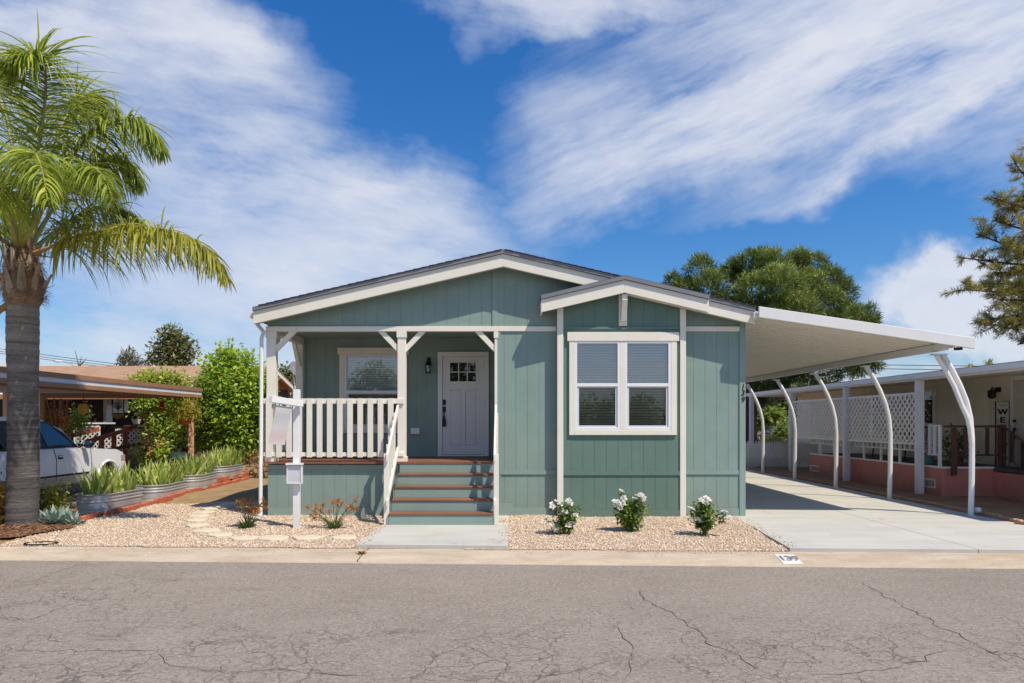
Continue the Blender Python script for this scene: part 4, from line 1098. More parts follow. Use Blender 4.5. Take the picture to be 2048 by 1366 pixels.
# hose loop
m_ = MB(); pts = []
for i in range(22):
    a = R(150) + i * R(345) / 21; pts.append((gx(80, 9.72) + .22 * math.cos(a), 9.74 + .12 * math.sin(a) * (1 + .1 * math.sin(a * 2)), .0 + yard_z(-6.5, 9.74) + .015))
m_.tube(pts, .010, 6); o = m_.build('drip_hose', BLACK); centre_origin(o); tag(o, 'short loop of black drip hose lying on gravel near the palm', 'hose')
# small weeds at the kerb
WEED = leafmat('weed_leaf', (.05, .10, .02), (.10, .20, .04), (.20, .28, .06)); WEEDB = leafmat('dry_weed', (.16, .08, .02), (.32, .18, .05), (.40, .30, .10))
def weed(px, py, s, mat, lab, seed, z=-.11):
    Yd = F * (EYE - z) / (py - HY); rng = np.random.default_rng(seed); n = 40; a = rng.random(n) * 6.283
    D = np.stack([np.cos(a), np.sin(a), .3 + rng.random(n)], 1); P = np.tile(np.array([[gx(px, Yd), Yd, z]]), (n, 1)) + rng.normal(size=(n, 3)) * np.array([s * .3, s * .2, 0])
    v, f, t = leaf_quads(P, D, s * (.5 + rng.random(n) * .6), np.full(n, s * .3), rng, rng.random(n)); o = np_mesh('weed', v, f, mat, None, t); centre_origin(o); tag(o, lab, 'weed', 'weeds growing at the kerb')
weed(723, 1108, .07, WEEDB, 'dry brown weed in the kerb joint below the walkway corner', 1, -.05); weed(967, 1124, .04, WEED, 'tiny green weed at the kerb foot below the walkway', 2, -.11); weed(1614, 1129, .035, WEED, 'tiny green weed at the kerb foot right of the painted number', 3, -.11)

# ------------------------------------------------------------------ queen palm at the left
m, nt, out = _nodes('palm_bark'); k = NT(nt); v = k.coords(); sp_ = k.n('ShaderNodeSeparateXYZ'); k.l(v, sp_.inputs[0])
ringv = k.noise(k.coords((.35, .35, 6.5)), 1.6, 7, .7, .4); fine = k.noise(k.coords((3, 3, 14)), 6, 5, .7); pat = k.noise(k.coords((1.2, 1.2, 1.6)), 2, 4, .6)
hi = k.maprange(sp_.outputs[2], 1.4, 3.2, 0, 1)
c1 = k.ramp(ringv, [(.3, (.055, .050, .048)), (.5, (.13, .118, .11)), (.7, (.28, .26, .24))]); c2 = k.ramp(ringv, [(.3, (.15, .12, .095)), (.5, (.34, .285, .23)), (.7, (.50, .44, .37))])
c = k.mix(hi, c1, c2); c = k.mix(k.maprange(fine, .45, .7, 0, .55), c, (.05, .04, .034)); c = k.mix(k.maprange(pat, .60, .72, 0, .4), c, (.34, .31, .28))
k.principled(out, c, .95, 0, .1, k.bump(k.math('ADD', ringv, k.math('MULTIPLY', fine, .6)), 1.0, .03)); PBARK = m
YP = 11.2; PXc = gx(43, YP)
palm = thing('palm_tree', 'tall queen palm with grey ringed trunk and arching green fronds at left', 'palm tree', (PXc, YP, 0))
m_ = MB(); pts = []; rd = []
rp = random.Random(3)
for i in range(70):
    t = i / 69; z = -.05 + t * 3.75; pts.append((PXc + .04 * t + .015 * math.sin(t * 5), YP, z)); rd.append((.236 - .018 * min(1, t * 3) + .010 * (t > .5) * math.sin(t * 9)) * (1 + .018 * math.sin(t * 150) + rp.uniform(-.01, .01)) + (.03 if t < .02 else 0))
m_.tube(pts, rd, 22); m_.build('trunk', PBARK, palm, smooth=True)
FIB = paint('palm_fibre', (.26, .17, .105), .95, .35, (2, 2, 6), 1.0, scale=7); BOOT = paint('palm_boot', (.36, .29, .22), .85, .3, (10, 10, 1), .5, scale=5)
PET = paint('petiole', (.34, .33, .10), .6, .25, (1, 1, 4), .2); PETB = paint('brown_petiole', (.42, .24, .10), .75, .25, None, .4)
zb = 3.62
m_ = MB(); prof = [(.225, 3.55), (.265, 3.66), (.28, 3.8), (.275, 3.98), (.25, 4.15), (.225, 4.28), (.20, 4.38), (.165, 4.5), (.13, 4.75), (.08, 4.95)]
m_.lathe([(r_ * (1 + .05 * math.sin(i * 2.3)), z) for i, (r_, z) in enumerate(prof)], (PXc + .03, YP, 0), 18); m_.build('crown_shaft', FIB, palm, smooth=True)
# old frond bases (boots)
for a, z0, h_, lean, w_ in ((-100, 3.55, .55, .10, .16), (-60, 3.60, .60, .14, .15), (-20, 3.62, .58, .12, .14), (-140, 3.72, .5, .12, .15), (-85, 3.95, .45, .06, .13), (200, 3.62, .5, .16, .14), (-35, 3.98, .42, .05, .12), (40, 3.6, .5, .12, .14), (-120, 4.05, .4, .03, .12)):
    a = R(a); d = Vector((math.cos(a), math.sin(a), 0)); sd = Vector((-d.y, d.x, 0)); c0 = Vector((PXc + .03, YP, 0)); vs = []
    for i, (q, ww, out_) in enumerate(((0, .8, .21), (.18, 1.15, .265), (.5, .75, .285 + lean * .2), (.8, .5, .29 + lean * .6), (1.0, .28, .29 + lean))):
        p = c0 + d * out_ + Vector((0, 0, z0 + h_ * q)); vs += [p - sd * w_ * ww * .55 - d * .045, p, p + sd * w_ * ww * .55 - d * .045]
    b = MB(); b.add(vs, [(3 * i + j, 3 * i + j + 1, 3 * i + j + 4, 3 * i + j + 3) for i in range(4) for j in range(2)]); b.build('frond_base', BOOT, palm, smooth=True)
b = MB(); b.tube([(PXc - .12, YP - .12, 3.55), (PXc - .22, YP - .22, 3.42), (PXc - .33, YP - .26, 3.2)], [.05, .05, .045], 8); b.build('cut_stalk', PETB, palm)
# loose fibres
n = 900; a = rng0.random(n) * 6.283; z = 3.58 + rng0.random(n) * .95; rr_ = np.interp(z, [p[1] for p in prof], [p[0] for p in prof]) + .005
P = np.stack([PXc + .03 + np.cos(a) * rr_, YP + np.sin(a) * rr_, z], 1); D = np.stack([np.cos(a) * .6, np.sin(a) * .6, rng0.normal(size=n) * .6], 1) + np.stack([-np.sin(a), np.cos(a), a * 0], 1) * rng0.normal(size=(n, 1)) * 1.1
FIBL = leafmat('fibre_strand', (.11, .065, .035), (.26, .17, .10), (.48, .37, .24), .1)
v, f, t = blades(rng0, P, D, .07 + .16 * rng0.random(n), .011, 3, .25, rng0.random(n)); np_mesh('trunk_fibre', v, f, FIBL, palm, t)
FROND = leafmat('palm_leaf', (.045, .085, .010), (.19, .27, .024), (.50, .53, .08), .3, .4)
FRONDY = leafmat('yellow_palm_leaf', (.10, .12, .012), (.27, .28, .028), (.48, .47, .08), .32, .45)
def bez(p, t):
    p = [Vector(q) for q in p]
    while len(p) > 1: p = [p[i].lerp(p[i + 1], t) for i in range(len(p) - 1)]
    return p[0]
def frond(ctrl, n, L, mat, pet, seed, bare=.2, droop=1.3, tilt=0.0, tshift=0.0):
    rng = np.random.default_rng(seed); N = 26
    pts = [bez(ctrl, i / N) for i in range(N + 1)]
    st = MB(); st.tube(pts, [.030 * (1 - .9 * (i / N)) + .002 + (.02 * max(0, 1 - i / 4)) for i in range(N + 1)], 6)
    o = st.build('frond', pet, palm)
    P = []; D = []; LL = []; T = []; DR = []
    n = int(n * 3.1)
    for i in range(n):
        u = bare + (1 - bare) * (i + rng.random()) / n
        p = bez(ctrl, u); tg = (bez(ctrl, min(1, u + .02)) - bez(ctrl, max(0, u - .02))).normalized()
        up = Vector((0, 0, 1)); s = tg.cross(up)
        if s.length < .25: s = tg.cross(Vector((0, -1, .2)))
        s.normalize(); nn = s.cross(tg).normalized()
        for sg_ in (-1, 1):
            el = rng.normal(.06 + tilt, .42)
            d = s * sg_ * math.cos(el) + nn * math.sin(el) + tg * rng.uniform(.35, .75)
            P.append(p); D.append(d); DR.append(.8 + .7 * u)
            env = math.sin(math.pi * min(1, (.18 + .80 * u))) ** .6 if u > .3 else .75 + u * .6
            LL.append(L * max(.3, env) * rng.uniform(.8, 1.1)); T.append(np.clip(rng.normal(.5 + tshift, .24), 0, 1))
    v, f, t = blades(rng, np.array(P), np.array(D), np.array(LL) * 1.35, .030 * (.7 + .6 * rng.random(len(P))), 6, droop * .95 * (.5 + .9 * rng.random(len(P))) * np.array(DR), np.array(T), taper=.7)
    np_mesh('leaflets', v, f, mat, o, t)
def W_(px, py, Y): return at(px, py, Y)
O = lambda dx=0, dy=0, dz=0: Vector((PXc + .03 + dx, YP + dy, 4.45 + dz))
frond([O(.02, -.06), W_(72, 330, 11.1), W_(100, 160, 10.9), W_(116, 98, 10.7), W_(70, 92, 10.4), W_(20, 120, 10.2)], 74, .82, FROND, PET, 1, .24, 1.1, tshift=.12)
frond([O(.05, .0), W_(120, 300, 11.3), W_(210, 200, 11.4), W_(300, 215, 11.4), W_(322, 300, 11.4)], 70, .68, FROND, PET, 2, .2, 1.2)
frond([O(.06, .05), W_(120, 380, 11.8), W_(190, 290, 12.2), W_(270, 290, 12.3), W_(275, 370, 12.3)], 62, .66, FROND, PET, 3, .2, 1.4, tshift=-.2)
frond([O(.09, -.05, -.12), W_(110, 495, 11.1), W_(220, 430, 10.9), W_(400, 420, 10.7), W_(452, 556, 10.6)], 92, .74, FRONDY, PETB, 4, .2, 1.5)
frond([O(.05, .08, -.05), W_(120, 450, 12.2), W_(190, 390, 12.8), W_(260, 400, 13), W_(300, 470, 13)], 60, .62, FROND, PET, 5, .15, 1.5, tshift=-.3)
frond([O(.0, -.1), W_(60, 380, 10.5), W_(45, 250, 9.8), W_(80, 280, 9.2), W_(95, 400, 8.9)], 60, .62, FROND, PET, 6, .22, 1.5, tshift=.1)
frond([O(-.05, -.05), W_(30, 380, 10.8), W_(-40, 200, 10.6), W_(-150, 180, 10.5), W_(-220, 330, 10.4)], 66, .72, FROND, PET, 7, .2, 1.3)
frond([O(-.05, .05), W_(20, 420, 11.6), W_(-60, 330, 11.9), W_(-180, 330, 12.1), W_(-230, 480, 12.2)], 60, .68, FROND, PET, 8, .2, 1.5, tshift=-.1)
frond([O(-.06, -.02, -.1), W_(10, 470, 11), W_(-70, 430, 10.8), W_(-170, 450, 10.7), W_(-200, 600, 10.7)], 60, .66, FRONDY, PETB, 9, .2, 1.6)
frond([O(-.0, .08), W_(40, 330, 11.9), W_(0, 120, 12.4), W_(-50, 60, 12.8), W_(-130, 110, 13.2)], 66, .8, FROND, PET, 10, .22, 1.1, tshift=-.05)
frond([O(.03, .05), W_(90, 300, 11.8), W_(150, 150, 12.3), W_(190, 160, 12.8), W_(215, 240, 13)], 60, .7, FROND, PET, 11, .25, 1.3, tshift=-.2)
frond([O(-.03, -.1), W_(20, 410, 10.5), W_(-20, 330, 9.8), W_(-40, 340, 9.2), W_(-60, 470, 8.9)], 60, .62, FROND, PET, 12, .22, 1.4, tshift=.1)
frond([O(-.02, .1, -.1), W_(20, 460, 12.2), W_(-30, 420, 12.9), W_(-60, 430, 13.4), W_(-70, 520, 13.6)], 50, .6, FROND, PET, 13, .2, 1.6, tshift=-.3)
frond([O(.03, -.1), W_(95, 400, 10.7), W_(150, 300, 10.2), W_(200, 300, 9.9), W_(225, 400, 9.8)], 60, .60, FROND, PET, 14, .22, 1.5, tshift=.05)
b = MB(); b.tube([O(.1, -.1, -.1), W_(105, 515, 11), W_(125, 498, 10.9), W_(138, 500, 10.9), W_(136, 512, 10.9)], [.01, .009, .007, .006, .003], 5); b.build('dead_flower_stalk', DARKWOOD, palm)
n = 60; P = np.array([list(O(.1, -.1, -.12).lerp(W_(125, 500, 10.9), .4 + .6 * q)) for q in rng0.random(n)]); D = rng0.normal(size=(n, 3)) * np.array([.5, .5, .2]) + np.array([-.2, 0, -1])
v, f, t = blades(rng0, P, D, .06 + .1 * rng0.random(n), .006, 3, .3, rng0.random(n)); np_mesh('dead_strands', v, f, FIBL, palm, t * .4)

# ------------------------------------------------------------------ bed at the palm foot
AGAVE = leafmat('blue_succulent', (.14, .20, .16), (.27, .36, .29), (.44, .53, .44), .1, .55)
def rosette(name, c, rad, n, label, seed, mat, hgt, group=None, width=.34):
    rng = np.random.default_rng(seed); parts = []
    for i in range(n):
        u = i / n; a = i * 2.39996; el = .10 + 1.25 * u
        d = np.array([[math.cos(a) * math.cos(el), math.sin(a) * math.cos(el), math.sin(el)]]); L = rad * (1.05 - .45 * u) * rng.uniform(.85, 1.1)
        parts.append(blades(rng, np.array([[c[0] + math.cos(a) * .03, c[1] + math.sin(a) * .03, c[2] + hgt * .5 * u]]), d, L, L * width, 5, -.25, np.array([np.clip(.25 + .5 * u + rng.normal() * .15, 0, 1)]), taper=.9))
    return cat_np(parts)
parts = []
for j, (px, py, r_, n) in enumerate(((112, 1046, .34, 26), (88, 1044, .22, 20), (140, 1046, .24, 20), (104, 1050, .24, 22), (128, 1040, .22, 18), (150, 1050, .16, 14))):
    Yd = 11.35 + (.2 if j in (1, 4) else -.02 * j); parts.append(rosette('s', (gx(px, Yd), Yd, .03), r_, n, '', 40 + j, AGAVE, .22))
v, f, t = cat_np(parts); o = np_mesh('succulent', v, f, AGAVE, None, t); centre_origin(o); tag(o, 'grey blue rosette succulent clump right of the palm trunk', 'succulent')
YSH = leafmat('yellow_green_leaf', (.12, .14, .015), (.30, .30, .03), (.46, .42, .06)); ORG = leafmat('orange_leaf', (.20, .12, .02), (.46, .28, .05), (.60, .42, .10))
def bush(name, blobs, n, L, W, mat, label, cat, seed, stems=True, base=None, group=None, **kw):
    rng = np.random.default_rng(seed); b0 = np.array(blobs, float)
    c = base or (float(b0[:, 0].mean()), float(b0[:, 1].mean()), 0.0)
    t = thing(name, label, cat, c, group)
    v, f, ti = crown(rng, blobs, n, L, W, **kw); np_mesh('foliage', v, f, mat, t, ti)
    if stems:
        m_ = MB()
        for b in blobs[:14]:
            p = Vector(b[:3]); q = Vector(c); m_.tube([q, q.lerp(p, .5) + Vector((0, 0, .03)), p], [.014, .01, .005], 5)
        m_.build('stem', WSTEM, t)
    return t
def pxb(lst, Y):   # blobs given as (px, py, radius in px, tint, dy)
    return [(gx(a, Y + d), Y + d, gz(b, Y + d), r * Y / F, r * Y / F, r * Y / F, t) for (a, b, r, t, d) in lst]
bush('shrub', pxb([(78, 1012, 10, .4, 0), (88, 1020, 10, .5, 0), (96, 1008, 9, .6, .1), (105, 1000, 10, .6, 0), (112, 988, 8, .7, 0), (110, 978, 5, .8, 0), (82, 1030, 9, .3, 0), (118, 1008, 8, .5, .1), (98, 1024, 8, .3, 0)], 11.9), 1300, .055, .04, YSH, 'yellow green leafy shrub between palm trunk and blue succulent', 'shrub', 51)
bush('shrub', pxb([(2, 990, 10, .6, 0), (8, 1000, 10, .7, 0), (0, 1012, 12, .5, 0), (10, 1020, 9, .3, 0), (-15, 1000, 16, .4, 0), (-5, 1040, 12, .2, 0), (12, 1045, 8, .3, 0), (-20, 1030, 16, .2, .1)], 11.3), 1500, .06, .045, ORG, 'orange tinged shrub at the left edge beside the palm trunk', 'shrub', 52)
m_ = MB(); m_.lathe([(.10, 0), (.16, .3), (.17, .32)], (gx(8, 11.9), 11.9, .35), 14); m_.lathe([(.03, 0), (.03, .36)], (gx(8, 11.9), 11.9, -.0), 6); o = m_.build('pot', paint('ochre_pot', (.35, .24, .08), .6, .2)); centre_origin(o); tag(o, 'ochre round pot partly hidden left of the palm trunk', 'pot')

# ------------------------------------------------------------------ galvanised stock tanks planted with irises, red edging
IRIS = leafmat('iris_leaf', (.12, .21, .04), (.36, .48, .09), (.68, .68, .24), .35, .45)
tk = thing('planter_tank', 'nearest galvanised tank planter, right of the succulent', 'planter', (0, 0, 0), 'galvanised tank planters along the red edging')
def oval(rx, ry, z, n=36):
    pts = []
    s = ry - rx
    for i in range(n):
        a = 2 * math.pi * i / n; y = math.sin(a) * rx; y += s if math.sin(a) > 0 else -s
        pts.append((math.cos(a) * rx, y, z))
    return pts
def loft(mb, rings, closed=False):
    n = len(rings[0]); b = len(mb.v); vs = [p for r_ in rings for p in r_]; fs = []
    for i in range(len(rings) - 1):
        for j in range(n): fs.append((i * n + j, i * n + (j + 1) % n, (i + 1) * n + (j + 1) % n, (i + 1) * n + j))
    return mb.add(vs, fs)
m_ = MB(); rx, ry, hh = .31, .75, .36
rings = []
for (dr_, z) in ((.0, 0), (.0, .05), (-.012, .06), (-.012, .075), (.0, .085), (.0, .20), (.014, .21), (.014, .225), (0, .235), (0, .26), (.014, .27), (.014, .285), (0, .295), (.0, hh - .03), (.022, hh - .022), (.028, hh - .008), (.018, hh), (-.012, hh - .004), (-.02, hh - .05)):
    rings.append(oval(rx + dr_, ry + dr_, z))
loft(m_, rings); tank = m_.build('tank', GALV, tk, smooth=False)
m_ = MB(); m_.add(oval(rx - .015, ry - .015, hh - .05), [tuple(range(36))]); m_.build('soil', SOIL, tk)
iris0 = thing('iris_clump', 'iris leaves in the nearest tank planter', 'iris', (0, 0, 0), 'iris clumps growing in the tank planters')
n = 190; P = np.stack([rng0.uniform(-.22, .22, n), rng0.uniform(-.64, .64, n), np.zeros(n)], 1)
fan = rng0.normal(size=(n, 3)) * np.array([.34, .34, 0]) + np.array([0.06, -.05, 1.0])
v, f, t = blades(rng0, P, fan,   .30 + .34 * rng0.random(n), .058, 5, .30 * rng0.random(n), np.clip(rng0.normal(.5, .28, n), 0, 1), taper=.75)
np_mesh('leaves', v, f, IRIS, iris0, t)
TK = [((-7.68, 13.55, -.01), 'nearest of the galvanised tank planters, beside the blue succulent'), ((-7.62, 15.42, -.01), 'second galvanised tank planter from the palm'),
      ((-7.66, 17.25, .06), 'third galvanised tank planter from the palm, on a red block course'), ((-7.72, 19.1, .15), 'farthest and highest galvanised tank planter, next to the green tree')]
IL = ['iris clump in the nearest tank planter, with a leaf hanging over the rim', 'iris clump growing in the second tank planter from the palm', 'iris clump growing in the third tank planter from the palm', 'iris clump in the farthest tank planter before the green tree']
for i, (loc, lab) in enumerate(TK):
    a = tk if i == 0 else copy_tree(tk); a.location = loc; a['label'] = lab; a.rotation_euler.z = R((-4, 2, 3, 1)[i])
    b = iris0 if i == 0 else copy_tree(iris0); b.location = (loc[0], loc[1], loc[2] + hh - .05); b['label'] = IL[i]; b.rotation_euler.z = R((0, 180, 3, 176)[i]); b.scale = (1, 1, (1.05, .98, .94, 1.0)[i])
v, f, t = blades(rng0, np.array([[gx(150, 12.75), 12.75, .28], [gx(158, 12.9), 12.9, .3]]), np.array([[-.5, -.5, .6], [-.7, -.2, .5]]), np.array([.5, .42]), .04, 7, 2.0, np.array([.9, .7]))
off = OFF['iris_clump']; np_mesh('leaves', v - np.array(iris0.location), f, IRIS, iris0, t)
# scalloped red edging blocks
eb = MB(); n_s = 6; Lb = .60; prof = [(-Lb / 2, 0)]
for i in range(n_s * 6 + 1):
    q = i / (n_s * 6); prof.append((-Lb / 2 + Lb * q, .10 + .022 * abs(math.sin(math.pi * q * n_s))))
prof.append((Lb / 2, 0))
eb.prism_x(prof[::-1], -.045, .045)
block = eb.build('edging_block', REDBRICK); tag(block, 'scalloped red concrete edging block in the row below the tank planters', 'edging block', 'scalloped red edging blocks below the tank planters')
E0 = Vector((gx(160, 11.75), 11.75, .0)); E1 = Vector((-7.36, 19.9, .0)); nb = 13
cnt = 0
for lvl in (0, 1):
    for i in range(nb):
        if lvl == 1 and i < 8: continue
        if lvl == 0 and i > 10 and False: continue
        p = E0.lerp(E1, (i + .5) / nb); d = E1 - E0; bend = .10 * math.sin(i * .55) * (1 if i < 9 else .3)
        o = block if cnt == 0 else block.copy()
        if cnt: COL.objects.link(o)
        o.location = (p.x + bend - (.10 if lvl else 0), p.y + (.22 if lvl else 0), -.0 + .125 * lvl - (.02 if i < 4 else 0)); o.rotation_euler.z = math.atan2(-d.x, d.y) + .10 * math.cos(i * .55); cnt += 1
        if lvl: o['label'] = 'scalloped red edging block in the upper course under the far planters'; o['group'] = 'upper course of red edging blocks'
# bare wooden board edge beyond, low vent by the far planter
bush('dry_plant', [(-7.35, 20.6, .35, .35, .3, .3, .5), (-6.9, 20.9, .3, .3, .3, .25, .3), (-7.2, 20.4, .65, .25, .25, .25, .7)], 700, .09, .05, leafmat('dry_leaf', (.16, .09, .03), (.34, .22, .07), (.48, .36, .13)), 'dry orange brown plants at the end of the red edging', 'plant', 61)
# ------------------------------------------------------------------ neighbour on the left: carport, house, ramp, things hanging
lc = thing('carport', 'low flat brown and white carport over the parked white truck', 'carport', (-8.8, 14, 0))
xe = -8.8; ya_, yb_ = 8.2, 20.2
m_ = MB(); m_.box(xe - 5.6, xe - .065, ya_, yb_, 2.50, 2.56); m_.build('roof', PAN, lc)
m_ = MB(); m_.box(xe - .03, xe, ya_, yb_, 2.545, 2.645); m_.box(xe - .03, xe, ya_, yb_, 2.36, 2.45); m_.box(xe - 5.6, xe - .031, yb_, yb_ + .03, 2.36, 2.645); fas = m_.build('fascia', BROWNM, lc)
m_ = MB(); m_.box(xe - .06, xe - .022, ya_, yb_ - .002, 2.451, 2.544); m_.build('fascia_stripe', METALW, fas)
m_ = MB(); m_.box(xe - .28, xe - .14, ya_, yb_, 2.33, 2.499); m_.build('beam', BROWNM, lc)
for (px, Y) in ((70, 13.45), (382, 19.75)):
    X = gx(px, Y); m_ = MB(); m_.box(X - .06, X + .06, Y - .06, Y + .06, -.02, 2.33); m_.build('post', ORANGEW, lc, bevel=.005)
for Y in (13.45, 19.75):
    m_ = MB(); m_.box(xe - 5.4, xe - 5.28, Y - .06, Y + .06, -.02, 2.5); m_.build('post', ORANGEW, lc)
m_ = MB(); m_.box(gx(77, 18.2), gx(88, 18.2), 18.2, 18.26, -.01, 2.33); m_.build('end_panel', paint('tan_panel', (.45, .28, .12), .7, .15), lc)
# house
lh = thing('neighbor_house', 'neighbouring house with tan shingle roof and dark shaded patio, left side', 'house', (-18, 30, 0))
hx0, hx1, hyf, hyr, hyb = -30.0, -10.0, 26.5, 30.0, 33.6; rz_ = 4.06; ez = 3.15
m_ = MB(); m_.prism_x([(hyf, ez - .08), (hyr, rz_ - .08), (hyb, ez - .08), (hyb, ez), (hyr, rz_), (hyf, ez)][::1], hx0 - .4, hx1); m_.build('roof', SHINGLE_T, lh)
m_ = MB(); m_.box(hx0, hx1 - .35, hyf + .6, hyf + .65, 0, ez + .05); m_.box(hx1 - .4, hx1 - .35, hyf + .65, hyb - .6, 0, ez + .05); m_.build('wall', DARKBROWN, lh)
m_ = MB(); m_.prism_x([(hyf + .6, ez), (hyr, rz_ - .1), (hyb - .6, ez)], hx1 - .40, hx1 - .34); m_.build('gable_wall', paint('cedar_gable', (.40, .17, .07), .7, .2, (1, 1, 8), .3), lh)
m_ = MB(); m_.prism_x([(hyf, ez - .22), (hyr, rz_ - .22), (hyr, rz_ - .081), (hyf, ez - .081)], hx1 - .04, hx1 + .002); m_.prism_x([(hyr, rz_ - .22), (hyb, ez - .22), (hyb, ez - .081), (hyr, rz_ - .081)], hx1 - .04, hx1 + .002); m_.box(hx0, hx1 - .041, hyf, hyf + .03, ez - .24, ez - .081)
m_.build('fascia', CREAM, lh)
m_ = MB(); m_.prism_x([(22.5, 2.50), (hyf - .05, 2.95), (hyf - .05, 3.0), (22.5, 2.55)], -19.0, -9.9); m_.build('patio_roof', METALW, lh)
m_ = MB(); m_.box(-19.0, -9.9, 22.4, 22.49, 2.40, 2.56); m_.build('fascia', BROWNM, lh)
for X in (-18.9, -14.4, -10.1): 
    m_ = MB(); m_.box(X - .05, X + .05, 22.55, 22.65, .0, 2.5); m_.build('patio_post', DARKWOOD, lh)
m_ = MB(); m_.box(-19.0, -10.4, 22.7, hyf + .59, .0, .62); m_.build('deck', DARKWOOD, lh)
m_ = MB(); m_.box(gx(206, 27), gx(222, 27), 27.02, 27.08, gz(846, 27), gz(797, 27)); m_.build('window', paint('painted_panel', (.55, .50, .42), .7, .3), lh)
# ramp and deck rail
rp_ = thing('access_ramp', 'red painted ramp rail with white lattice in front of the shaded patio', 'ramp', (-12.3, 20.8, 0))
def P3(px, py, Y): return at(px, py, Y)
def bar(a, b, w, h, nm='rail', mat=REDWOOD):
    q = MB(); q.beam(a, b, w, h); return q.build(nm, mat, rp_)
bar(P3(172, 884, 19.4), P3(263, 857, 20.9), .09, .11); bar(P3(140, 872, 20.6), P3(198, 858, 21.2), .09, .13)
bar(P3(182, 906, 19.4), P3(290, 886, 20.9), .05, .09, mat=DARKWOOD)
for (px, py, Y) in ((203, 874, 20.0), (251, 860, 20.8), (228, 868, 20.5)):
    p = P3(px, py, Y); q = MB(); q.box(p.x - .05, p.x + .05, Y - .05, Y + .05, 0, p.z); q.build('rail_post', REDWOOD, rp_)
for (x0, x1, y0, y1, Y) in ((231, 289, 858, 905, 21.05), (148, 200, 852, 905, 21.3), (200, 232, 872, 905, 21.15)):
    a = P3(x0, y1, Y); b = P3(x1, y1, Y); q = MB(); ww = b.x - a.x; h_ = (y1 - y0) * Y / F; lattice(q, (a.x, Y, a.z), (1, 0, 0), (0, 0, 1), ww, h_, .15, .042, .010); q.box(a.x, a.x + .04, Y - .02, Y + .02, a.z, a.z + h_); q.box(b.x - .04, b.x, Y - .02, Y + .02, a.z, a.z + h_); q.box(a.x + .041, b.x - .041, Y - .021, Y + .019, a.z + h_ - .04, a.z + h_)
    q.build('lattice_panel', LATT, rp_)
q = MB(); q.box(gx(140, 21.4), gx(230, 21.4), 21.36, 21.42, gz(848, 21.4), gz(845, 21.4)); q.build('rail', LATT, rp_)
# trellis
tl = thing('trellis', 'red fan trellis under the brown carport roof', 'trellis', (gx(118, 18), 18, 1.3))
for (a, b) in (((93, 797), (105, 850)), ((108, 797), (113, 850)), ((122, 797), (121, 852)), ((135, 800), (130, 850)), ((88, 821), (138, 821)), ((126, 800), (143, 800))):
    q = MB(); q.beam(P3(*a, 18), P3(*b, 18), .025, .035, up=(0, 1, 0)); q.build('slat', paint('pink_red_wood', (.45, .12, .10), .6, .2), tl)
# hanging things
def hang(name, lab, cat, px, py0, py1, Y, prof, mat, n=14, cord=None, grp=None, cmat=None):
    t = thing(name, lab, cat, (gx(px, Y), Y, gz(py1, Y)), grp); z0, z1 = gz(py1, Y), gz(py0, Y)
    q = MB(); q.lathe([(r * Y / F, z0 + (z1 - z0) * u) for r, u in prof], (gx(px, Y), Y, 0), n); q.build('body', mat, t, smooth=True)
    if cord: q = MB(); q.tube([(gx(px, Y), Y, z1), (gx(px, Y), Y, cord)], .012, 5); q.build('cord', cmat or DARKWOOD, t)
    return t
hang('hanging_lantern', 'round amber lantern hanging in the dark patio', 'lantern', 167, 808, 829, 18.5, [(4, 0), (8, .18), (10.3, .45), (9.5, .65), (6, .92), (7.5, .96), (7.5, 1)], paint('amber_glaze', (.85, .48, .09), .35, .25, None, .2), cord=2.45, cmat=REDWOOD)
for px, lab in ((236, 'shallow woven basket hanging left of the vine'), (287, 'shallow woven basket hanging nearest the green vine')):
    t = hang('hanging_basket', lab, 'basket', px, 828, 838, 20.3, [(2, 0), (7, .3), (11, .75), (12, 1)], paint('coir', (.36, .22, .08), .9, .3, None, .8), cord=2.44, grp='woven baskets hanging from the patio')
fd = thing('bird_feeder', 'red hummingbird feeder hanging at the carport edge', 'bird feeder', (gx(323, 19.4), 19.4, gz(822, 19.4)))
X, Y = gx(323, 19.4), 19.4
q = MB(); q.lathe([(.02, 0), (.15, .03), (.16, .06), (.06, .08), (.05, .10)], (X, Y, gz(823, Y)), 14); q.build('dish', paint('feeder_red', (.62, .03, .04), .35, .1), fd)
q = MB(); q.lathe([(.07, .0), (.06, .17)], (X, Y, gz(815, Y)), 12); q.build('nectar', paint('nectar_red', (.40, .015, .02), .2, .1), fd)
q = MB(); q.lathe([(.058, 0), (.058, .16), (.02, .2)], (X, Y, gz(815, Y) + .171), 12); q.build('bottle', paint('bottle_clear', (.55, .52, .44), .2, .1), fd)
q = MB(); q.tube([(X, Y, gz(815, Y) + .37), (X, Y, 2.45)], .008, 5); q.build('cord', DARKWOOD, fd)
pt = thing('hanging_pot', 'red hanging pot overflowing with yellow green fronds by the carport post', 'hanging pot', (gx(368, 19.3), 19.3, gz(850, 19.3)))
q = MB(); q.lathe([(.14, 0), (.24, .38), (.26, .40)], (gx(370, 19.3), 19.3, gz(849, 19.3)), 14); q.build('pot', paint('red_pot', (.50, .09, .03), .5, .15), pt)
v, f, t = crown(np.random.default_rng(71), pxb([(360, 815, 12, .6, 0), (376, 813, 11, .7, 0), (385, 823, 9, .6, 0), (351, 826, 9, .5, 0), (368, 820, 12, .5, -.1), (386, 833, 6, .6, 0), (352, 836, 6, .5, 0)], 19.2), 1600, .09, .028, .3, droop=.9); np_mesh('foliage', v, f, YSH, pt, t)
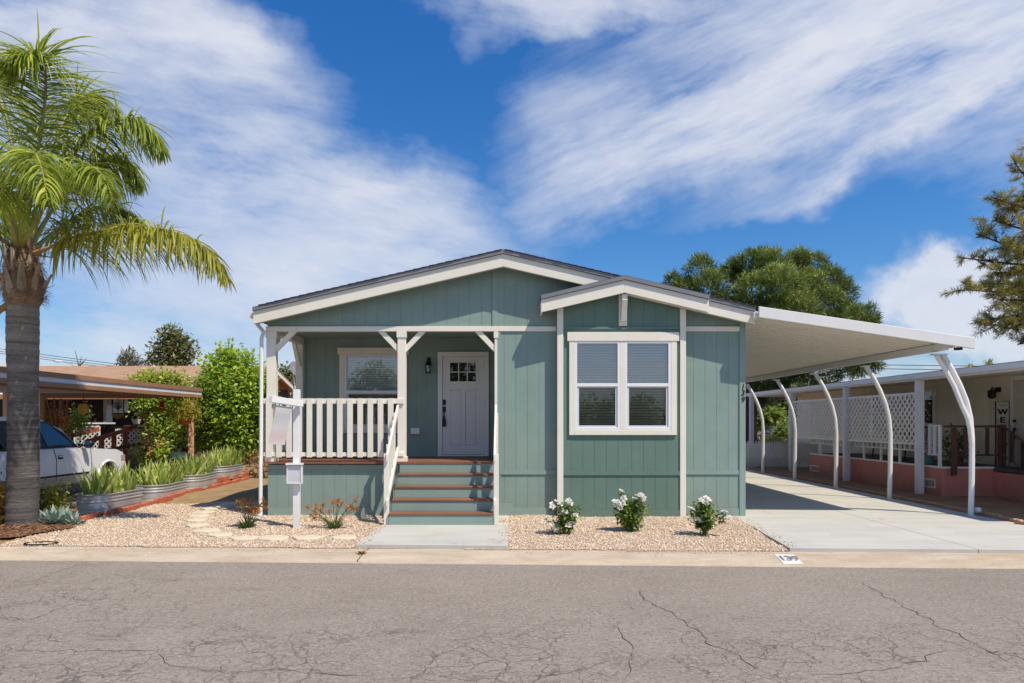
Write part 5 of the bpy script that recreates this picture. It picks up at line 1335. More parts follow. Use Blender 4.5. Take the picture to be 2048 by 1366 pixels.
# posters / panels on the patio wall
for (x0, x1, y0, y1, Y, lab, mt) in ((227, 246, 797, 826, 22.9, 'cream wall panel with a dark stencilled plant hanging on the patio', (.55, .52, .46)), (213, 225, 810, 846, 23.0, 'tall patterned white panel on the patio left of the stencil panel', (.50, .48, .44)), (249, 256, 797, 825, 22.9, 'narrow white beaded strip right of the stencil panel', (.62, .60, .56))):
    t = thing('wall_panel', lab, 'panel', (gx((x0 + x1) / 2, Y), Y, gz(y1, Y)), 'pale panels hanging in the patio'); q = MB(); q.box(gx(x0, Y), gx(x1, Y), Y - .01, Y + .01, gz(y1, Y), gz(y0, Y)); pnl = q.build('board', paint('panel_' + str(x0), mt, .7, .3, None, .2, scale=9), t)
    if x0 == 227:
        q = MB(); c_ = at(236, 811, Y - .02); 
        for a in range(-3, 4): q.beam(c_ + Vector((0, 0, -.15)), c_ + Vector((math.sin(a * .45) * .16, 0, -.05 + .22 * math.cos(a * .45))), .018, .018)
        q.build('stencil', DARKWOOD, t)
t = thing('flower_pot', 'white square pot standing on the patio ledge beside the vine', 'pot', (gx(273, 20.7), 20.7, gz(848, 20.7))); q = MB(); q.add([(gx(270, 20.7), 20.6, gz(848, 20.7)), (gx(277, 20.7), 20.6, gz(848, 20.7)), (gx(277, 20.7), 20.75, gz(848, 20.7)), (gx(270, 20.7), 20.75, gz(848, 20.7)), (gx(268, 20.7), 20.55, gz(838, 20.7)), (gx(279, 20.7), 20.55, gz(838, 20.7)), (gx(279, 20.7), 20.8, gz(838, 20.7)), (gx(268, 20.7), 20.8, gz(838, 20.7))], [(0, 3, 2, 1), (4, 5, 6, 7), (0, 1, 5, 4), (1, 2, 6, 5), (2, 3, 7, 6), (3, 0, 4, 7)]); q.build('body', WHITE, t)
q = MB(); q.box(gx(255, 20.9), gx(292, 20.9), 20.7, 21.1, gz(850, 20.9) - .05, gz(850, 20.9) + .0); q.build('ledge', DARKWOOD, t)
# vine with yellow flowers, poinsettia, covered bin, white steps
VINE = leafmat('vine_leaf', (.07, .14, .02), (.27, .40, .05), (.60, .64, .14)); YFL = leafmat('yellow_flower', (.50, .38, .02), (.72, .60, .06), (.80, .74, .25))
vb = pxb([(300, 800, 22, .4, 0), (330, 805, 25, .4, .1), (290, 815, 15, .5, 0), (310, 840, 20, .4, 0), (340, 850, 24, .5, 0), (312, 868, 20, .6, -.1), (345, 872, 18, .5, 0), (325, 890, 16, .4, 0), (372, 872, 10, .4, 0), (298, 878, 12, .6, 0), (283, 803, 12, .5, 0), (365, 800, 14, .3, .2)], 21.3)
vine = bush('vine_shrub', vb, 4200, .12, .075, VINE, 'bushy green vine climbing beside the carport post', 'vine', 81, hollow=.3, droop=.5)
vb2 = pxb([(280, 768, 13, .5, 0), (300, 764, 15, .5, 0), (322, 762, 13, .5, 0), (345, 762, 14, .5, 0), (362, 772, 10, .4, 0), (272, 773, 9, .4, 0), (290, 755, 8, .6, 0), (390, 772, 7, .4, 0), (372, 752, 5, .5, 0), (335, 770, 12, .3, 0)], 21.5)
v, f, t = crown(np.random.default_rng(82), vb2, 2400, .11, .065, .3, droop=.2); np_mesh('foliage', v, f, VINE, vine, t)
v, f, t = crown(np.random.default_rng(83), vb2, 620, .10, .08, .8, droop=.1); np_mesh('yellow_flowers', v, f, YFL, vine, t)['kind'] = 'stuff'
PINKL = leafmat('pink_bract', (.45, .10, .08), (.70, .26, .20), (.80, .45, .36))
pb_ = pxb([(298, 893, 8, .5, 0)], 18.6); po = bush('poinsettia', pxb([(300, 905, 14, .5, 0), (312, 900, 10, .6, 0), (285, 905, 10, .4, 0), (322, 908, 9, .4, 0)], 18.7), 900, .10, .07, VINE, 'pink topped poinsettia plant behind the iris planters', 'plant', 84)
v, f, t = crown(np.random.default_rng(85), pb_, 90, .13, .06, .4, droop=.2); np_mesh('flower_head', v, f, PINKL, po, t)
t = thing('covered_bin', 'dark bin covered with green plastic behind the iris planters', 'bin', (gx(356, 19.0), 19.0, 0)); q = MB(); q.lathe([(.24, 0), (.30, .6), (.32, .66)], (gx(356, 19.0), 19.0, 0), 14); q.build('body', BLACK, t); q = MB(); q.lathe([(.33, .62), (.35, .70), (.30, .80), (.12, .86), (.02, .87)], (gx(356, 19.0), 19.0, 0), 16); q.build('cover', paint('green_plastic', (.02, .045, .035), .6, .6, None, .4, spec=.2, scale=14), t)
bush('potted_plant', pxb([(150, 850, 6, .5, 0), (160, 845, 7, .5, 0), (170, 852, 6, .6, 0), (155, 835, 6, .5, 0), (142, 846, 6, .7, 0), (164, 824, 5, .2, .3)], 20.2), 700, .10, .05, VINE, 'leafy pot plants along the patio rail behind the truck', 'plant', 86)
bush('potted_plant', pxb([(100, 838, 8, .5, 0), (112, 842, 9, .6, 0), (125, 846, 8, .5, 0), (92, 834, 6, .7, 0)], 18.6), 700, .08, .05, ORG, 'orange tinged pot plants below the red trellis', 'plant', 87)

# ------------------------------------------------------------------ white truck under the left carport (nose away from the street)
CARW = paint('car_white', (.82, .84, .86), .25, .03, None, .01, spec=.6); TRIMG = paint('car_grey_trim', (.40, .38, .34), .45, .05); RUB = paint('tyre_rubber', (.014, .014, .014), .8, .3); CHROME = paint('wheel_alloy', (.55, .55, .55), .3, .1, metal=.8)
xs_r = -9.36                                          # near (right) side
car = thing('parked_car', 'white four door truck parked nose in under the left carport', 'car', (xs_r - .9, 14.8, -.01))
def cy(px): return xs_r * F / (px - VX)              # depth on the near side at photo column px
wf, wr_ = cy(217), cy(217) - 3.0
ynose = cy(246) + .10
body_prof = []   # side profile (y, z) lower body
z_s, z_h, z_b = .30, 1.06, 1.02
yt = 10.9
wheel_r = .36
bot = [(yt, .42), (yt, .34)] 
def arcpts(yc, r):
    return [(yc - r * math.cos(math.pi * i / 10), .33 + r * math.sin(math.pi * i / 10)) for i in range(11)]
prof = [(yt, .95), (yt - .0, .36)] + [(wr_ - .45, .34)] + arcpts(wr_, .43) + [(wf - .44, .33)] + arcpts(wf, .43) + [(ynose - .12, .36), (ynose, .45), (ynose, .72), (ynose - .06, .93), (ynose - .35, 1.02), (cy(160), 1.10), (yt, 1.10)]
WID = 1.82
q = MB()


n = len(prof); vs = []
for dx, ins in ((0, .05), (-.05, 0), (-WID + .05, 0), (-WID, .05)):
    for (y, z) in prof:
        zz = z; xx = xs_r + dx
        vs.append((xx, y + (-ins if y > 16 else 0), zz))
# belly bulge: the flank leans in slightly above the belt and below the sill
fs = [tuple(range(n)), tuple(range(4 * n - 1, 3 * n - 1, -1))]
for s_ in range(3):
    for i in range(n): fs.append((s_ * n + i, s_ * n + (i + 1) % n, (s_ + 1) * n + (i + 1) % n, (s_ + 1) * n + i))
q.add(vs, fs); body = q.build('body', CARW, car, bevel=.03)
# cabin with tumblehome
yb0, yb1 = yt + .02, cy(163)       # belt rear / front (foot of windscreen)
yr0, yr1 = yt + .35, cy(101)       # roof rear / front
zt_ = 1.76
tum = .17
cab = [(yb0, 1.10), (yb1, 1.10), (cy(135), 1.50), (yr1, zt_ - .05), (yr1 - .35, zt_), (yr0, zt_), (yb0 + .05, 1.45)]
q = MB(); vs = []
for side in (0, 1):
    for (y, z) in cab:
        u = (z - 1.10) / (zt_ - 1.10); xo = .05 + tum * u ** 1.2
        vs.append((xs_r - xo if side == 0 else xs_r - WID + xo, y, z))
n = len(cab); fs = [tuple(range(n)), tuple(range(2 * n - 1, n - 1, -1))] + [(i, (i + 1) % n, n + (i + 1) % n, n + i) for i in range(n)]
q.add(vs, fs); q.build('cabin', CARW, car, bevel=.02)
def onside(y, z, lift=.006):
    u = max(0, (z - 1.10) / (zt_ - 1.10)); return (xs_r - .05 - tum * u ** 1.2 + lift, y, z)
def sidepoly(name, pts, mat, parent, lift=.008, th=.004):
    q = MB(); a = [onside(y, z, lift) for y, z in pts]; b = [onside(y, z, lift - th) for y, z in pts]; n = len(pts)
    q.add(a + b, [tuple(range(n)), tuple(range(2 * n - 1, n - 1, -1))] + [(i, (i + 1) % n, n + (i + 1) % n, n + i) for i in range(n)]); return q.build(name, mat, parent)
BT = paint('car_black_trim', (.012, .012, .013), .35, .1)
sidepoly('window_surround', [(cy(3), 1.13), (cy(161), 1.13), (cy(140), 1.43), (cy(112), 1.68), (cy(98), 1.70), (cy(10), 1.70)], BT, car, .006)
fdw = sidepoly('window', [(cy(100), 1.17), (cy(153), 1.17), (cy(136), 1.43), (cy(112), 1.64), (cy(90), 1.66)], CARGLASS, car, .012)
sidepoly('window', [(cy(32), 1.17), (cy(90), 1.17), (cy(80), 1.66), (cy(34), 1.66)], CARGLASS, car, .012)
sidepoly('window', [(cy(-60), 1.17), (cy(14), 1.17), (cy(4), 1.64), (cy(-50), 1.64)], CARGLASS, car, .012)
# windscreen panel
q = MB(); w0 = .14; 
def fr_(y, z, s_): 
    u = (z - 1.10) / (zt_ - 1.10); xo = .05 + tum * u ** 1.2 + .06; return ((xs_r - xo) if s_ == 0 else xs_r - WID + xo, y + .012, z + .008)
q.add([fr_(yb1 - .05, 1.16, 0), fr_(yb1 - .05, 1.16, 1), fr_(cy(135), 1.50, 1), fr_(cy(135), 1.50, 0)], [(0, 1, 2, 3)]); q.add([fr_(cy(135), 1.50, 0), fr_(cy(135), 1.50, 1), fr_(yr1 + .04, 1.68, 1), fr_(yr1 + .04, 1.68, 0)], [(0, 1, 2, 3)]); q.build('windscreen', CARGLASS, car)
# door seams, moulding, sill band, handle, mirror
def flank(name, y0, y1, z0, z1, mat, lift, parent=car):
    q = MB(); q.box(xs_r + .0, xs_r + lift, y0, y1, z0, z1); return q.build(name, mat, parent)
flank('side_band', wr_ + .47, wf - .47, .345, .52, TRIMG, .006); flank('side_moulding', wr_ + .47, cy(178), .535, .575, BT, .012); flank('side_moulding', wr_ + .47, wf - .47, .325, .342, BT, .010)
def seam(pts):
    q = MB()
    for (y0, z0), (y1, z1) in zip(pts[:-1], pts[1:]): q.beam((xs_r + .002, y0, z0), (xs_r + .002, y1, z1), .010, .012)
    q.build('door_seam', BT, body)
seam([(cy(107), 1.12), (cy(113), .9), (cy(113), .62), (cy(111), .36)]); seam([(cy(181), 1.08), (cy(183), .8), (cy(182), .5), (cy(178), .36)]); seam([(cy(111), .36), (cy(178), .36)]); seam([(cy(60), .36), (cy(111), .36)])
q = MB(); q.box(xs_r + .001, xs_r + .006, cy(116), cy(126), .90, .985); hb = q.build('door_handle', BT, car); q = MB(); q.box(xs_r + .007, xs_r + .022, cy(117), cy(125.5), .945, .975); q.build('handle_grip', CARW, hb)
q = MB(); q.ball((xs_r + .14, cy(166), 1.20), .10, 12, 8, 1.0, .75, .85); q.tube([(xs_r - .04, cy(160), 1.17), (xs_r + .12, cy(165), 1.18)], .03, 6); mir = q.build('mirror', BT, car, smooth=True)
q = MB(); q.add([(xs_r + .07, cy(166) - .082, 1.14), (xs_r + .21, cy(166) - .082, 1.14), (xs_r + .20, cy(166) - .082, 1.26), (xs_r + .08, cy(166) - .082, 1.26)], [(0, 1, 2, 3)]); q.build('mirror_glass', glassmat('mirror_glass', (.1, .1, .1), .7), mir)
q = MB(); q.box(xs_r - .02, xs_r + .012, ynose - .20, ynose - .03, .76, .88); q.build('headlight', paint('lamp_lens', (.40, .36, .32), .2, .2), car)
q = MB(); q.box(xs_r - WID, xs_r + .015, ynose - .10, ynose + .06, .42, .62); q.build('bumper', paint('bumper_grey', (.16, .16, .17), .5, .1), car)
# flared wheel-arch lip
for yc in (wf, wr_):
    q = MB(); q.tube([(xs_r + .006, yc - .44 * math.cos(math.pi * i / 14), .33 + .44 * math.sin(math.pi * i / 14)) for i in range(15)], .022, 6); q.build('wheel_arch', CARW, car)
    for xw in (xs_r - .13, xs_r - WID + .13):
        w_ = MB(); vs = []; 
        w_.tube([(xw - .11, yc, wheel_r - .02), (xw - .10, yc, wheel_r - .02), (xw + .10, yc, wheel_r - .02), (xw + .11, yc, wheel_r - .02)], [wheel_r - .03, wheel_r, wheel_r, wheel_r - .03], 24); wh = w_.build('wheel', RUB, car)
        q = MB(); q.tube([(xw - .112, yc, wheel_r - .02), (xw + .114, yc, wheel_r - .02)], [.22, .21], 18); q.build('rim', CHROME, wh)
# interior: steering wheel and seats seen through glass
q = MB(); q.tube([(xs_r - 1.30 + .18 * math.cos(a), cy(150) + .03 * math.sin(a), 1.20 + .18 * math.sin(a)) for a in [i * 6.283 / 16 for i in range(17)]], .016, 6); q.build('steering_wheel', BLACK, car)

# ------------------------------------------------------------------ trees at the left
TREEG = leafmat('bright_leaf', (.03, .08, .008), (.20, .36, .03), (.55, .66, .09), .4)
ft_ = pxb([(455, 712, 20, .6, 0), (440, 735, 30, .6, 0), (480, 730, 28, .6, 0), (430, 770, 34, .5, -.2), (475, 775, 42, .6, -.2), (515, 760, 30, .5, .1), (420, 815, 36, .3, 0), (465, 820, 44, .5, -.3), (510, 815, 36, .4, .1), (425, 860, 34, .3, .1), (470, 868, 42, .5, -.2), (512, 865, 30, .3, .1), (530, 800, 26, .3, .4), (405, 790, 18, .4, 0), (440, 893, 22, .2, 0), (490, 895, 24, .3, 0), (405, 850, 16, .4, 0), (448, 700, 10, .8, 0), (495, 715, 12, .7, 0), (545, 840, 28, .2, .6), (395, 880, 18, .3, .1)], 21.3)
tt_ = thing('green_tree', 'bright green dense leafy tree between the far planter and the green house', 'tree', (gx(465, 21.3), 21.3, 0))
v, f, t = crown(np.random.default_rng(91), ft_, 12500, .15, .08, .3, droop=.4, tvar=.28, jitter=.10); np_mesh('crown', v, f, TREEG, tt_, t)
q = MB(); c_ = Vector((gx(465, 21.3), 21.3, -.05))
for i, b in enumerate(ft_[:13]): q.tube([c_ + Vector((.06 * math.sin(i), .06 * math.cos(i), 0)), c_.lerp(Vector(b[:3]), .5) + Vector((0, 0, .2)), Vector(b[:3])], [.05, .035, .012], 6)
q.build('trunk', WSTEM, tt_)
def fartree(name, label, px0, base_z, blobs, Y, n, L, W, mat, seed, trunkpx, lean=0, tr=.25, group=None, hollow=.35, tvar=.25, barkm=None):
    t = thing(name, label, 'tree', (gx(trunkpx, Y), Y, base_z), group)
    bl_ = pxb(blobs, Y); v, f, ti = crown(np.random.default_rng(seed), bl_, n, L, W, hollow, tvar=tvar, jitter=L * .5); np_mesh('crown', v, f, mat, t, ti)
    q = MB(); c_ = Vector((gx(trunkpx, Y), Y, base_z))
    top = Vector((sum(b[0] for b in bl_) / len(bl_), Y, sum(b[2] for b in bl_) / len(bl_)))
    fork = c_.lerp(top, .55)
    q.tube([c_, c_.lerp(fork, .5) + Vector((tr * .4, 0, 0)), fork], [tr, tr * .8, tr * .6], 8)
    for b in bl_: q.tube([fork, fork.lerp(Vector(b[:3]), .5) + Vector((0, 0, .03 * Y * .1)), Vector(b[:3])], [tr * .4, tr * .25, tr * .08], 5)
    q.build('trunk', barkm or WSTEM, t); return t
OLIVE = leafmat('olive_leaf', (.07, .09, .03), (.18, .20, .07), (.36, .36, .16)); EUC = leafmat('grey_leaf', (.10, .10, .07), (.20, .20, .13), (.33, .33, .22))
fartree('far_tree', 'round olive brown tree rising behind the tan shingle roof', 345, 0, [(345, 665, 13, .5, 0), (330, 675, 14, .5, 0), (360, 678, 15, .5, 0), (345, 690, 18, .5, 0), (318, 695, 13, .4, 0), (375, 698, 14, .4, 0), (310, 712, 11, .4, 0), (345, 715, 20, .4, 0), (380, 712, 10, .4, 0), (330, 730, 18, .3, 0), (362, 732, 16, .3, 0), (385, 702, 8, .5, 0), (300, 716, 7, .5, 0)], 62, 2300, .42, .20, OLIVE, 95, 345, tr=.3)
fartree('far_tree', 'small sparse grey tree left of the round tree behind the roof', 258, 0, [(258, 708, 9, .5, 0), (248, 716, 8, .5, 0), (266, 716, 9, .5, 0), (258, 726, 12, .4, 0), (240, 730, 7, .4, 0), (285, 728, 8, .4, 0), (298, 722, 6, .4, 0), (275, 730, 7, .4, 0)], 66, 900, .34, .13, EUC, 96, 258, tr=.16)
fartree('far_tree', 'dark speckled tree seen through the porch beyond the cedar gable', 573, 0, [(565, 752, 10, .4, 0), (575, 745, 10, .4, 0), (583, 757, 10, .4, 0), (590, 770, 10, .4, 0), (572, 765, 12, .3, 0), (560, 745, 6, .5, 0), (605, 775, 10, .3, 0)], 60, 900, .38, .2, OLIVE, 97, 575, tr=.2)
q = thing('bare_tree', 'thin bare branches poking above the tan roof ridge', 'tree', (gx(158, 58), 58, 0)); m_ = MB(); b0 = at(158, 735, 58)
m_.tube([(b0.x, 58, 0), b0], [.12, .06], 5)
for (px, py) in ((152, 708), (150, 700), (174, 715), (166, 722), (163, 712)): m_.tube([b0, at(px, py, 58)], [.05, .015], 5)
m_.build('branches', WSTEM, q)
# street lamp far behind, satellite dish, wires
t = thing('street_lamp', 'grey street lamp arm peeking over the tan shingle roof', 'street lamp', (gx(153, 55), 55, 0)); m_ = MB(); m_.tube([(gx(153, 55), 55, 0), (gx(153, 55), 55, gz(736, 55)), at(143, 727, 55), at(126, 723, 55)], [.09, .07, .05, .045], 8); m_.build('pole', GALV, t)
m_ = MB(); c_ = at(117, 723, 55); m_.ball(c_, .2, 10, 6, 1.9, 1, .4); m_.build('lamp_head', METALW, t, smooth=True)
Yd = 32.6; t = thing('satellite_dish', 'grey satellite dish on the roof edge seen through the porch', 'satellite dish', (gx(592, Yd), Yd, gz(775, Yd)))
m_ = MB(); c_ = at(590, 738, Yd); ax = Vector((.75, -.55, .35)).normalized(); ux = ax.cross(Vector((0, 0, 1))).normalized(); uy = ux.cross(ax); rings = []
for j in range(6):
    r_ = .30 * j / 5; rings.append([tuple(c_ + ux * math.cos(a) * r_ + uy * math.sin(a) * r_ * 1.25 + ax * (.5 * r_ * r_)) for a in [i * 6.283 / 20 for i in range(20)]])
rings[0] = [tuple(Vector(p) + ux * .001 * math.cos(i)) for i, p in enumerate(rings[0])]
loft(m_, rings); m_.build('dish', paint('dish_grey', (.22, .22, .23), .5, .1), t, smooth=True)
m_ = MB(); m_.tube([c_ - ax * .02, c_ - ax * .15 + Vector((0, 0, -.2)), at(592, 784, Yd)], .03, 6); m_.tube([c_ + uy * -.35, c_ + ax * .45 + uy * -.15], .014, 5); m_.build('mast', METALW, t)
m_ = MB(); m_.ball(c_ + ax * .45 + uy * -.13, .06, 8, 5); m_.build('receiver', METALW, t)
def wire(px0, py0, px1, py1, Y0_, Y1_, lab, grp, r=.02, sag=.6):
    a, b = at(px0, py0, Y0_), at(px1, py1, Y1_); m_ = MB(); m_.tube([a.lerp(b, i / 16) - Vector((0, 0, sag * 4 * (i / 16) * (1 - i / 16))) for i in range(17)], r, 4, cap=False)
    o = m_.build('overhead_wire', BLACK); o.location = (0, 0, 0); centre_origin(o); tag(o, lab, 'wire', grp)
WIREM = paint('wire_grey', (.12, .12, .13), .6, .1)
for i, dy_ in enumerate((0, 5, 9)):
    wire(-600, 606 + dy_, 1400, 822 + dy_, 60, 74, ('upper', 'middle', 'lower')[i] + ' one of three thin wires crossing the sky behind the palm trunk', 'thin wires crossing the sky at the left', .022, 1.6)
for i, dy_ in enumerate((0, 8)):
    wire(1640, 727 + dy_, 2300, 733 + dy_, 60, 60, ('upper', 'lower')[i] + ' one of two dark wires above the neighbouring roof at right', 'dark wires at the right', .03, .1)
# ------------------------------------------------------------------ neighbour on the right
NX = 9.42; WX = 11.35; YN0, YN1 = 10.6, 27.3
rh = thing('neighbor_house', 'beige neighbouring house with long white porch roof and pink skirting, right side', 'house', (WX, 18, 0))
zf0, zf1 = 2.63, 2.77
m_ = MB(); m_.box(NX - .02, NX + .03, YN0, YN1, zf0, zf1); m_.prism_y([(NX - .12, zf1 - .10), (NX - .021, zf1 - .12), (NX - .021, zf1 + .005), (NX - .13, zf1 + .005)], YN0, YN1); m_.box(NX - .02, WX + .3, YN1, YN1 + .04, zf0, zf1); m_.build('gutter_fascia', VINYL, rh)
m_ = MB(); m_.prism_y([(NX + .031, zf1 - .05), (WX + 4.5, zf1 + .55), (WX + 4.5, zf1 + .62), (NX + .0, zf1 + .035)], YN0, YN1 + .1); m_.build('roof', shingle('brown_shingle', (.20, .13, .09)), rh)
m_ = MB(); m_.prism_y([(NX + .031, zf0 + .02), (WX, zf0 + .10), (WX, zf0 + .13), (NX + .031, zf0 + .05)], YN0, YN1); m_.build('porch_ceiling', PAN, rh)
# house wall with vertical grooves
m_ = MB(); y = YN0
while y < YN1: m_.box(WX - .008, WX, y + .005, y + .30, .5, zf0 + .1); y += .305
m_.box(WX + .001, WX + .08, YN0, YN1, .3, zf0 + .15); m_.box(WX + .0, WX + 4.5, YN1 - .08, YN1 - .001, 0, 3.0)
m_.build('wall', BEIGE, rh)
YD0, YD1 = 15.45, 22.2; zd = .68; DX = 9.6
m_ = MB(); m_.box(DX + .02, WX - .01, YD0 + .02, YD1, zd - .08, zd - .002); m_.box(10.72, WX - .01, YN0, YD0 + .019, zd - .08, zd - .002); m_.build('deck_floor', paint('dark_deck', (.09, .085, .085), .7, .2), rh)
sk_ = MB(); y = YD0 + .01
while y < YD1: sk_.box(DX - .008, DX, y + .004, min(y + .2, YD1), .0, zd - .03); y += .203
sk_.box(DX + .001, DX + .04, YD0 + .041, YD1, 0, zd - .03); sk_.box(DX - .01, 10.76, YD0, YD0 + .04, 0, zd - .03); sk_.box(10.72, 10.76, YN0, YD0 - .001, 0, zd - .1)
sk_.box(DX - .03, DX + .06, YD0 - .03, YD0 - .001, 0, zd - .03); sk_.box(DX, 10.7, YD1, YD1 + .05, 0, zd)
sk_.build('skirt', PINK, rh)
m_ = MB(); m_.box(DX - .02, DX + .019, YD0 - .01, YD1, zd - .029, zd + .012); m_.box(DX + .02, 10.75, YD0 - .02, YD0 + .019, zd - .029, zd + .012); m_.build('deck_edge', LATT, rh)
def vent(y, z0, z1, w_):
    m_ = MB(); m_.box(DX - .028, DX - .009, y - w_ / 2, y + w_ / 2, z0, z1); v_ = m_.build('vent', BEIGE, rh)
    m_ = MB()
    for i in range(7): m_.box(DX - .034, DX - .029, y - w_ / 2 + .03 + i * (w_ - .06) / 7, y - w_ / 2 + .03 + (i + .6) * (w_ - .06) / 7, z0 + .03, z1 - .03)
    m_.build('grille', paint('vent_grey', (.26, .23, .19), .6, .1), v_)
vent(DX * F / (1861 - VX), gz(975, 15.9), gz(957, 15.9), .42); vent(DX * F / (1631 - VX), gz(943, 21.8), gz(931, 21.8), .62)
for (Y) in (16.0, 19.45, 23.2, 27.0):
    m_ = MB(); m_.box(NX - .075, NX + .065, Y - .075, Y + .075, .0, zf0 - .001); m_.box(NX - .085, NX - .076, Y - .03, Y + .03, .02, zf0 - .02); m_.build('porch_post', WHITEPOST, rh, bevel=.006)
# lattice screens between the posts
for (ya, yb, px0) in ((19.56, 23.08, 0), (16.12, 19.34, 0)):
    z0, z1 = 1.20, 2.34; m_ = MB(); lattice(m_, (NX, ya, z0), (0, 1, 0), (0, 0, 1), yb - ya, z1 - z0, .19, .042, .009)
    m_.box(NX - .025, NX + .02, ya, yb, z1 - .03, z1 + .02); m_.box(NX - .025, NX + .02, ya, yb, z0 - .05, z0 + .0); ym = ya + (yb - ya) * .62; m_.box(NX - .022, NX + .018, ym - .02, ym + .02, z0 + .001, z1 - .031)
    lp = m_.build('lattice_panel', LATT, rh)
# low rails under the lattice, white rail stretch
m_ = MB(); m_.box(DX - .03, DX + .015, 16.1, YD1, .995, 1.03); m_.box(DX - .03, DX + .015, 16.1, YD1, 1.20, 1.24); lr = m_.build('railing', LATT, rh)
yv = 16.25; i = 0
while yv < YD1:
    m_ = MB(); big = i % 4 == 0; m_.box(DX - .026, DX + .01, yv - .02 - .015 * big, yv + .02 + .015 * big, zd + .013 if big else 1.031, 1.199); m_.build('baluster', LATT, lr); yv += .215; i += 1
ya, yb = 15.52, DX * F / (1852 - VX)
m_ = MB(); m_.box(DX - .03, DX + .015, ya, 15.95, 1.58, 1.62); m_.box(DX - .03, DX + .015, ya, 15.95, .93, .965); wr2 = m_.build('railing', WHITEPOST, rh)
for yv in (15.53, 15.72, 15.9): m_ = MB(); m_.box(DX - .028, DX + .012, yv - .04, yv + .04, (zd + .013) if yv < 15.6 else .966, 1.579); m_.build('baluster', WHITEPOST, wr2)
# brown railing and steps
m_ = MB(); xa, xb = gx(1886, YD0), gx(1996, YD0); m_.box(xa, xb, YD0 - .06, YD0 - .021, 1.555, 1.605); m_.box(xa + .08, xb, YD0 - .06, YD0 - .021, .93, .97); br_ = m_.build('railing', DARKWOOD, rh)
for px, z0, z1, w_ in ((1903, gz(950, YD0), 1.55, .10), (1925, .97, 1.55, .055), (1969, .97, 1.55, .055), (1993.5, gz(955, YD0), 1.62, .06), (2001.5, gz(962, YD0), 1.62, .075)):
    X = gx(px, YD0); m_ = MB(); m_.box(X - w_ / 2, X + w_ / 2, YD0 - .12, YD0 - .062, z0, z1); m_.build('rail_post', DARKWOOD, br_)
# handrail running down towards the street side right
ax_, ay_ = gx(2003, YD0), YD0
m_ = MB(); m_.beam((gx(2002, 15.35), 15.35, 1.62), (gx(2075, 15.0), 15.0, 1.02), .07, .055); m_.beam((gx(2002, 15.35), 15.35, 1.0), (gx(2075, 15.0), 15.0, .42), .04, .04); hr = m_.build('railing', DARKWOOD, rh)
for px, zt in ((2024, 1.42), (2045, 1.25), (2062, 1.1)):
    X = gx(px, 15.2); m_ = MB(); m_.box(X - .028, X + .028, 15.17, 15.22, zt - .62, zt + .02); m_.build('baluster', DARKWOOD, hr)
for i in range(4):
    m_ = MB(); x_ = gx(2002, 15.3) + .10 + i * .27; m_.box(x_, x_ + .30, 14.2, 15.38, zd - .17 * (i + 0) - .045, zd - .17 * i); m_.build('step', DARKWOOD, rh)
m_ = MB(); m_.prism_y([(10.77, 0), (11.9, 0), (11.9, .05), (11.4, .22), (11.1, .39), (10.95, .6), (10.77, .6)], 15.385, 15.42); m_.build('stringer', PINK, rh)
# window, door, lamp on the beige wall  (depth from photo column on x = WX)
def wy(px, x=WX): return x * F / (px - VX)
m_ = MB(); a, b = wy(1873), wy(1850); z0, z1 = gz(850, (a + b) / 2), gz(778, (a + b) / 2); m_.box(WX - .05, WX - .009, a, b, z0, z1); wfr = m_.build('window', LATT, rh); m_ = MB(); m_.box(WX - .058, WX - .051, a + .10, b - .09, z0 + .05, z1 - .06); m_.build('pane', glassmat('dim_glass', (.05, .055, .06), .06), wfr)
m_ = MB(); a, b = wy(2120), wy(2024); m_.box(WX - .04, WX - .009, a, b, zd, zd + 2.02); dfr = m_.build('door_frame', LATT, rh)
m_ = MB(); a2, b2 = wy(2112), wy(2031); m_.box(WX - .055, WX - .041, a2, b2, zd + .03, zd + 1.93); dd_ = m_.build('door', paint('offwhite_door', (.60, .55, .46), .5, .05), rh)
m_ = MB()
for (za, zb2) in ((.15, .85), (.95, 1.55), (1.62, 1.85)):
    for q in (0, .5): 
        y_a = a2 + .12 + q * (b2 - a2 - .12); m_.box(WX - .062, WX - .056, y_a, y_a + (b2 - a2) * .36, zd + za, zd + zb2)
m_.build('door_panel', paint('offwhite_panel', (.56, .51, .42), .5, .05), dd_)
Yk = b2 - .09
for z in (1.70, 1.52): m_ = MB(); m_.ball((WX - .09, Yk, z), .035, 8, 6); m_.build('door_knob', BLACK, dd_)
m_ = MB(); m_.tube([(WX - .10, Yk, 1.50), (WX - .12, Yk, 1.42), (WX - .10, Yk, 1.33), (WX - .12, Yk, 1.26)], .022, 6); m_.build('door_handle', BLACK, dd_)
yl = wy(1999); zl = gz(780, yl)
m_ = MB(); m_.box(WX - .06, WX - .009, yl - .06, yl + .06, zl - .05, zl + .06); m_.lathe([(.02, .02), (.10, -.03), (.085, -.05), (.08, -.17), (.03, -.2)], (WX - .18, yl, zl), 8); m_.tube([(WX - .05, yl, zl), (WX - .18, yl, zl + .06), (WX - .18, yl, zl)], .015, 5); m_.build('wall_lamp', BLACK, rh)
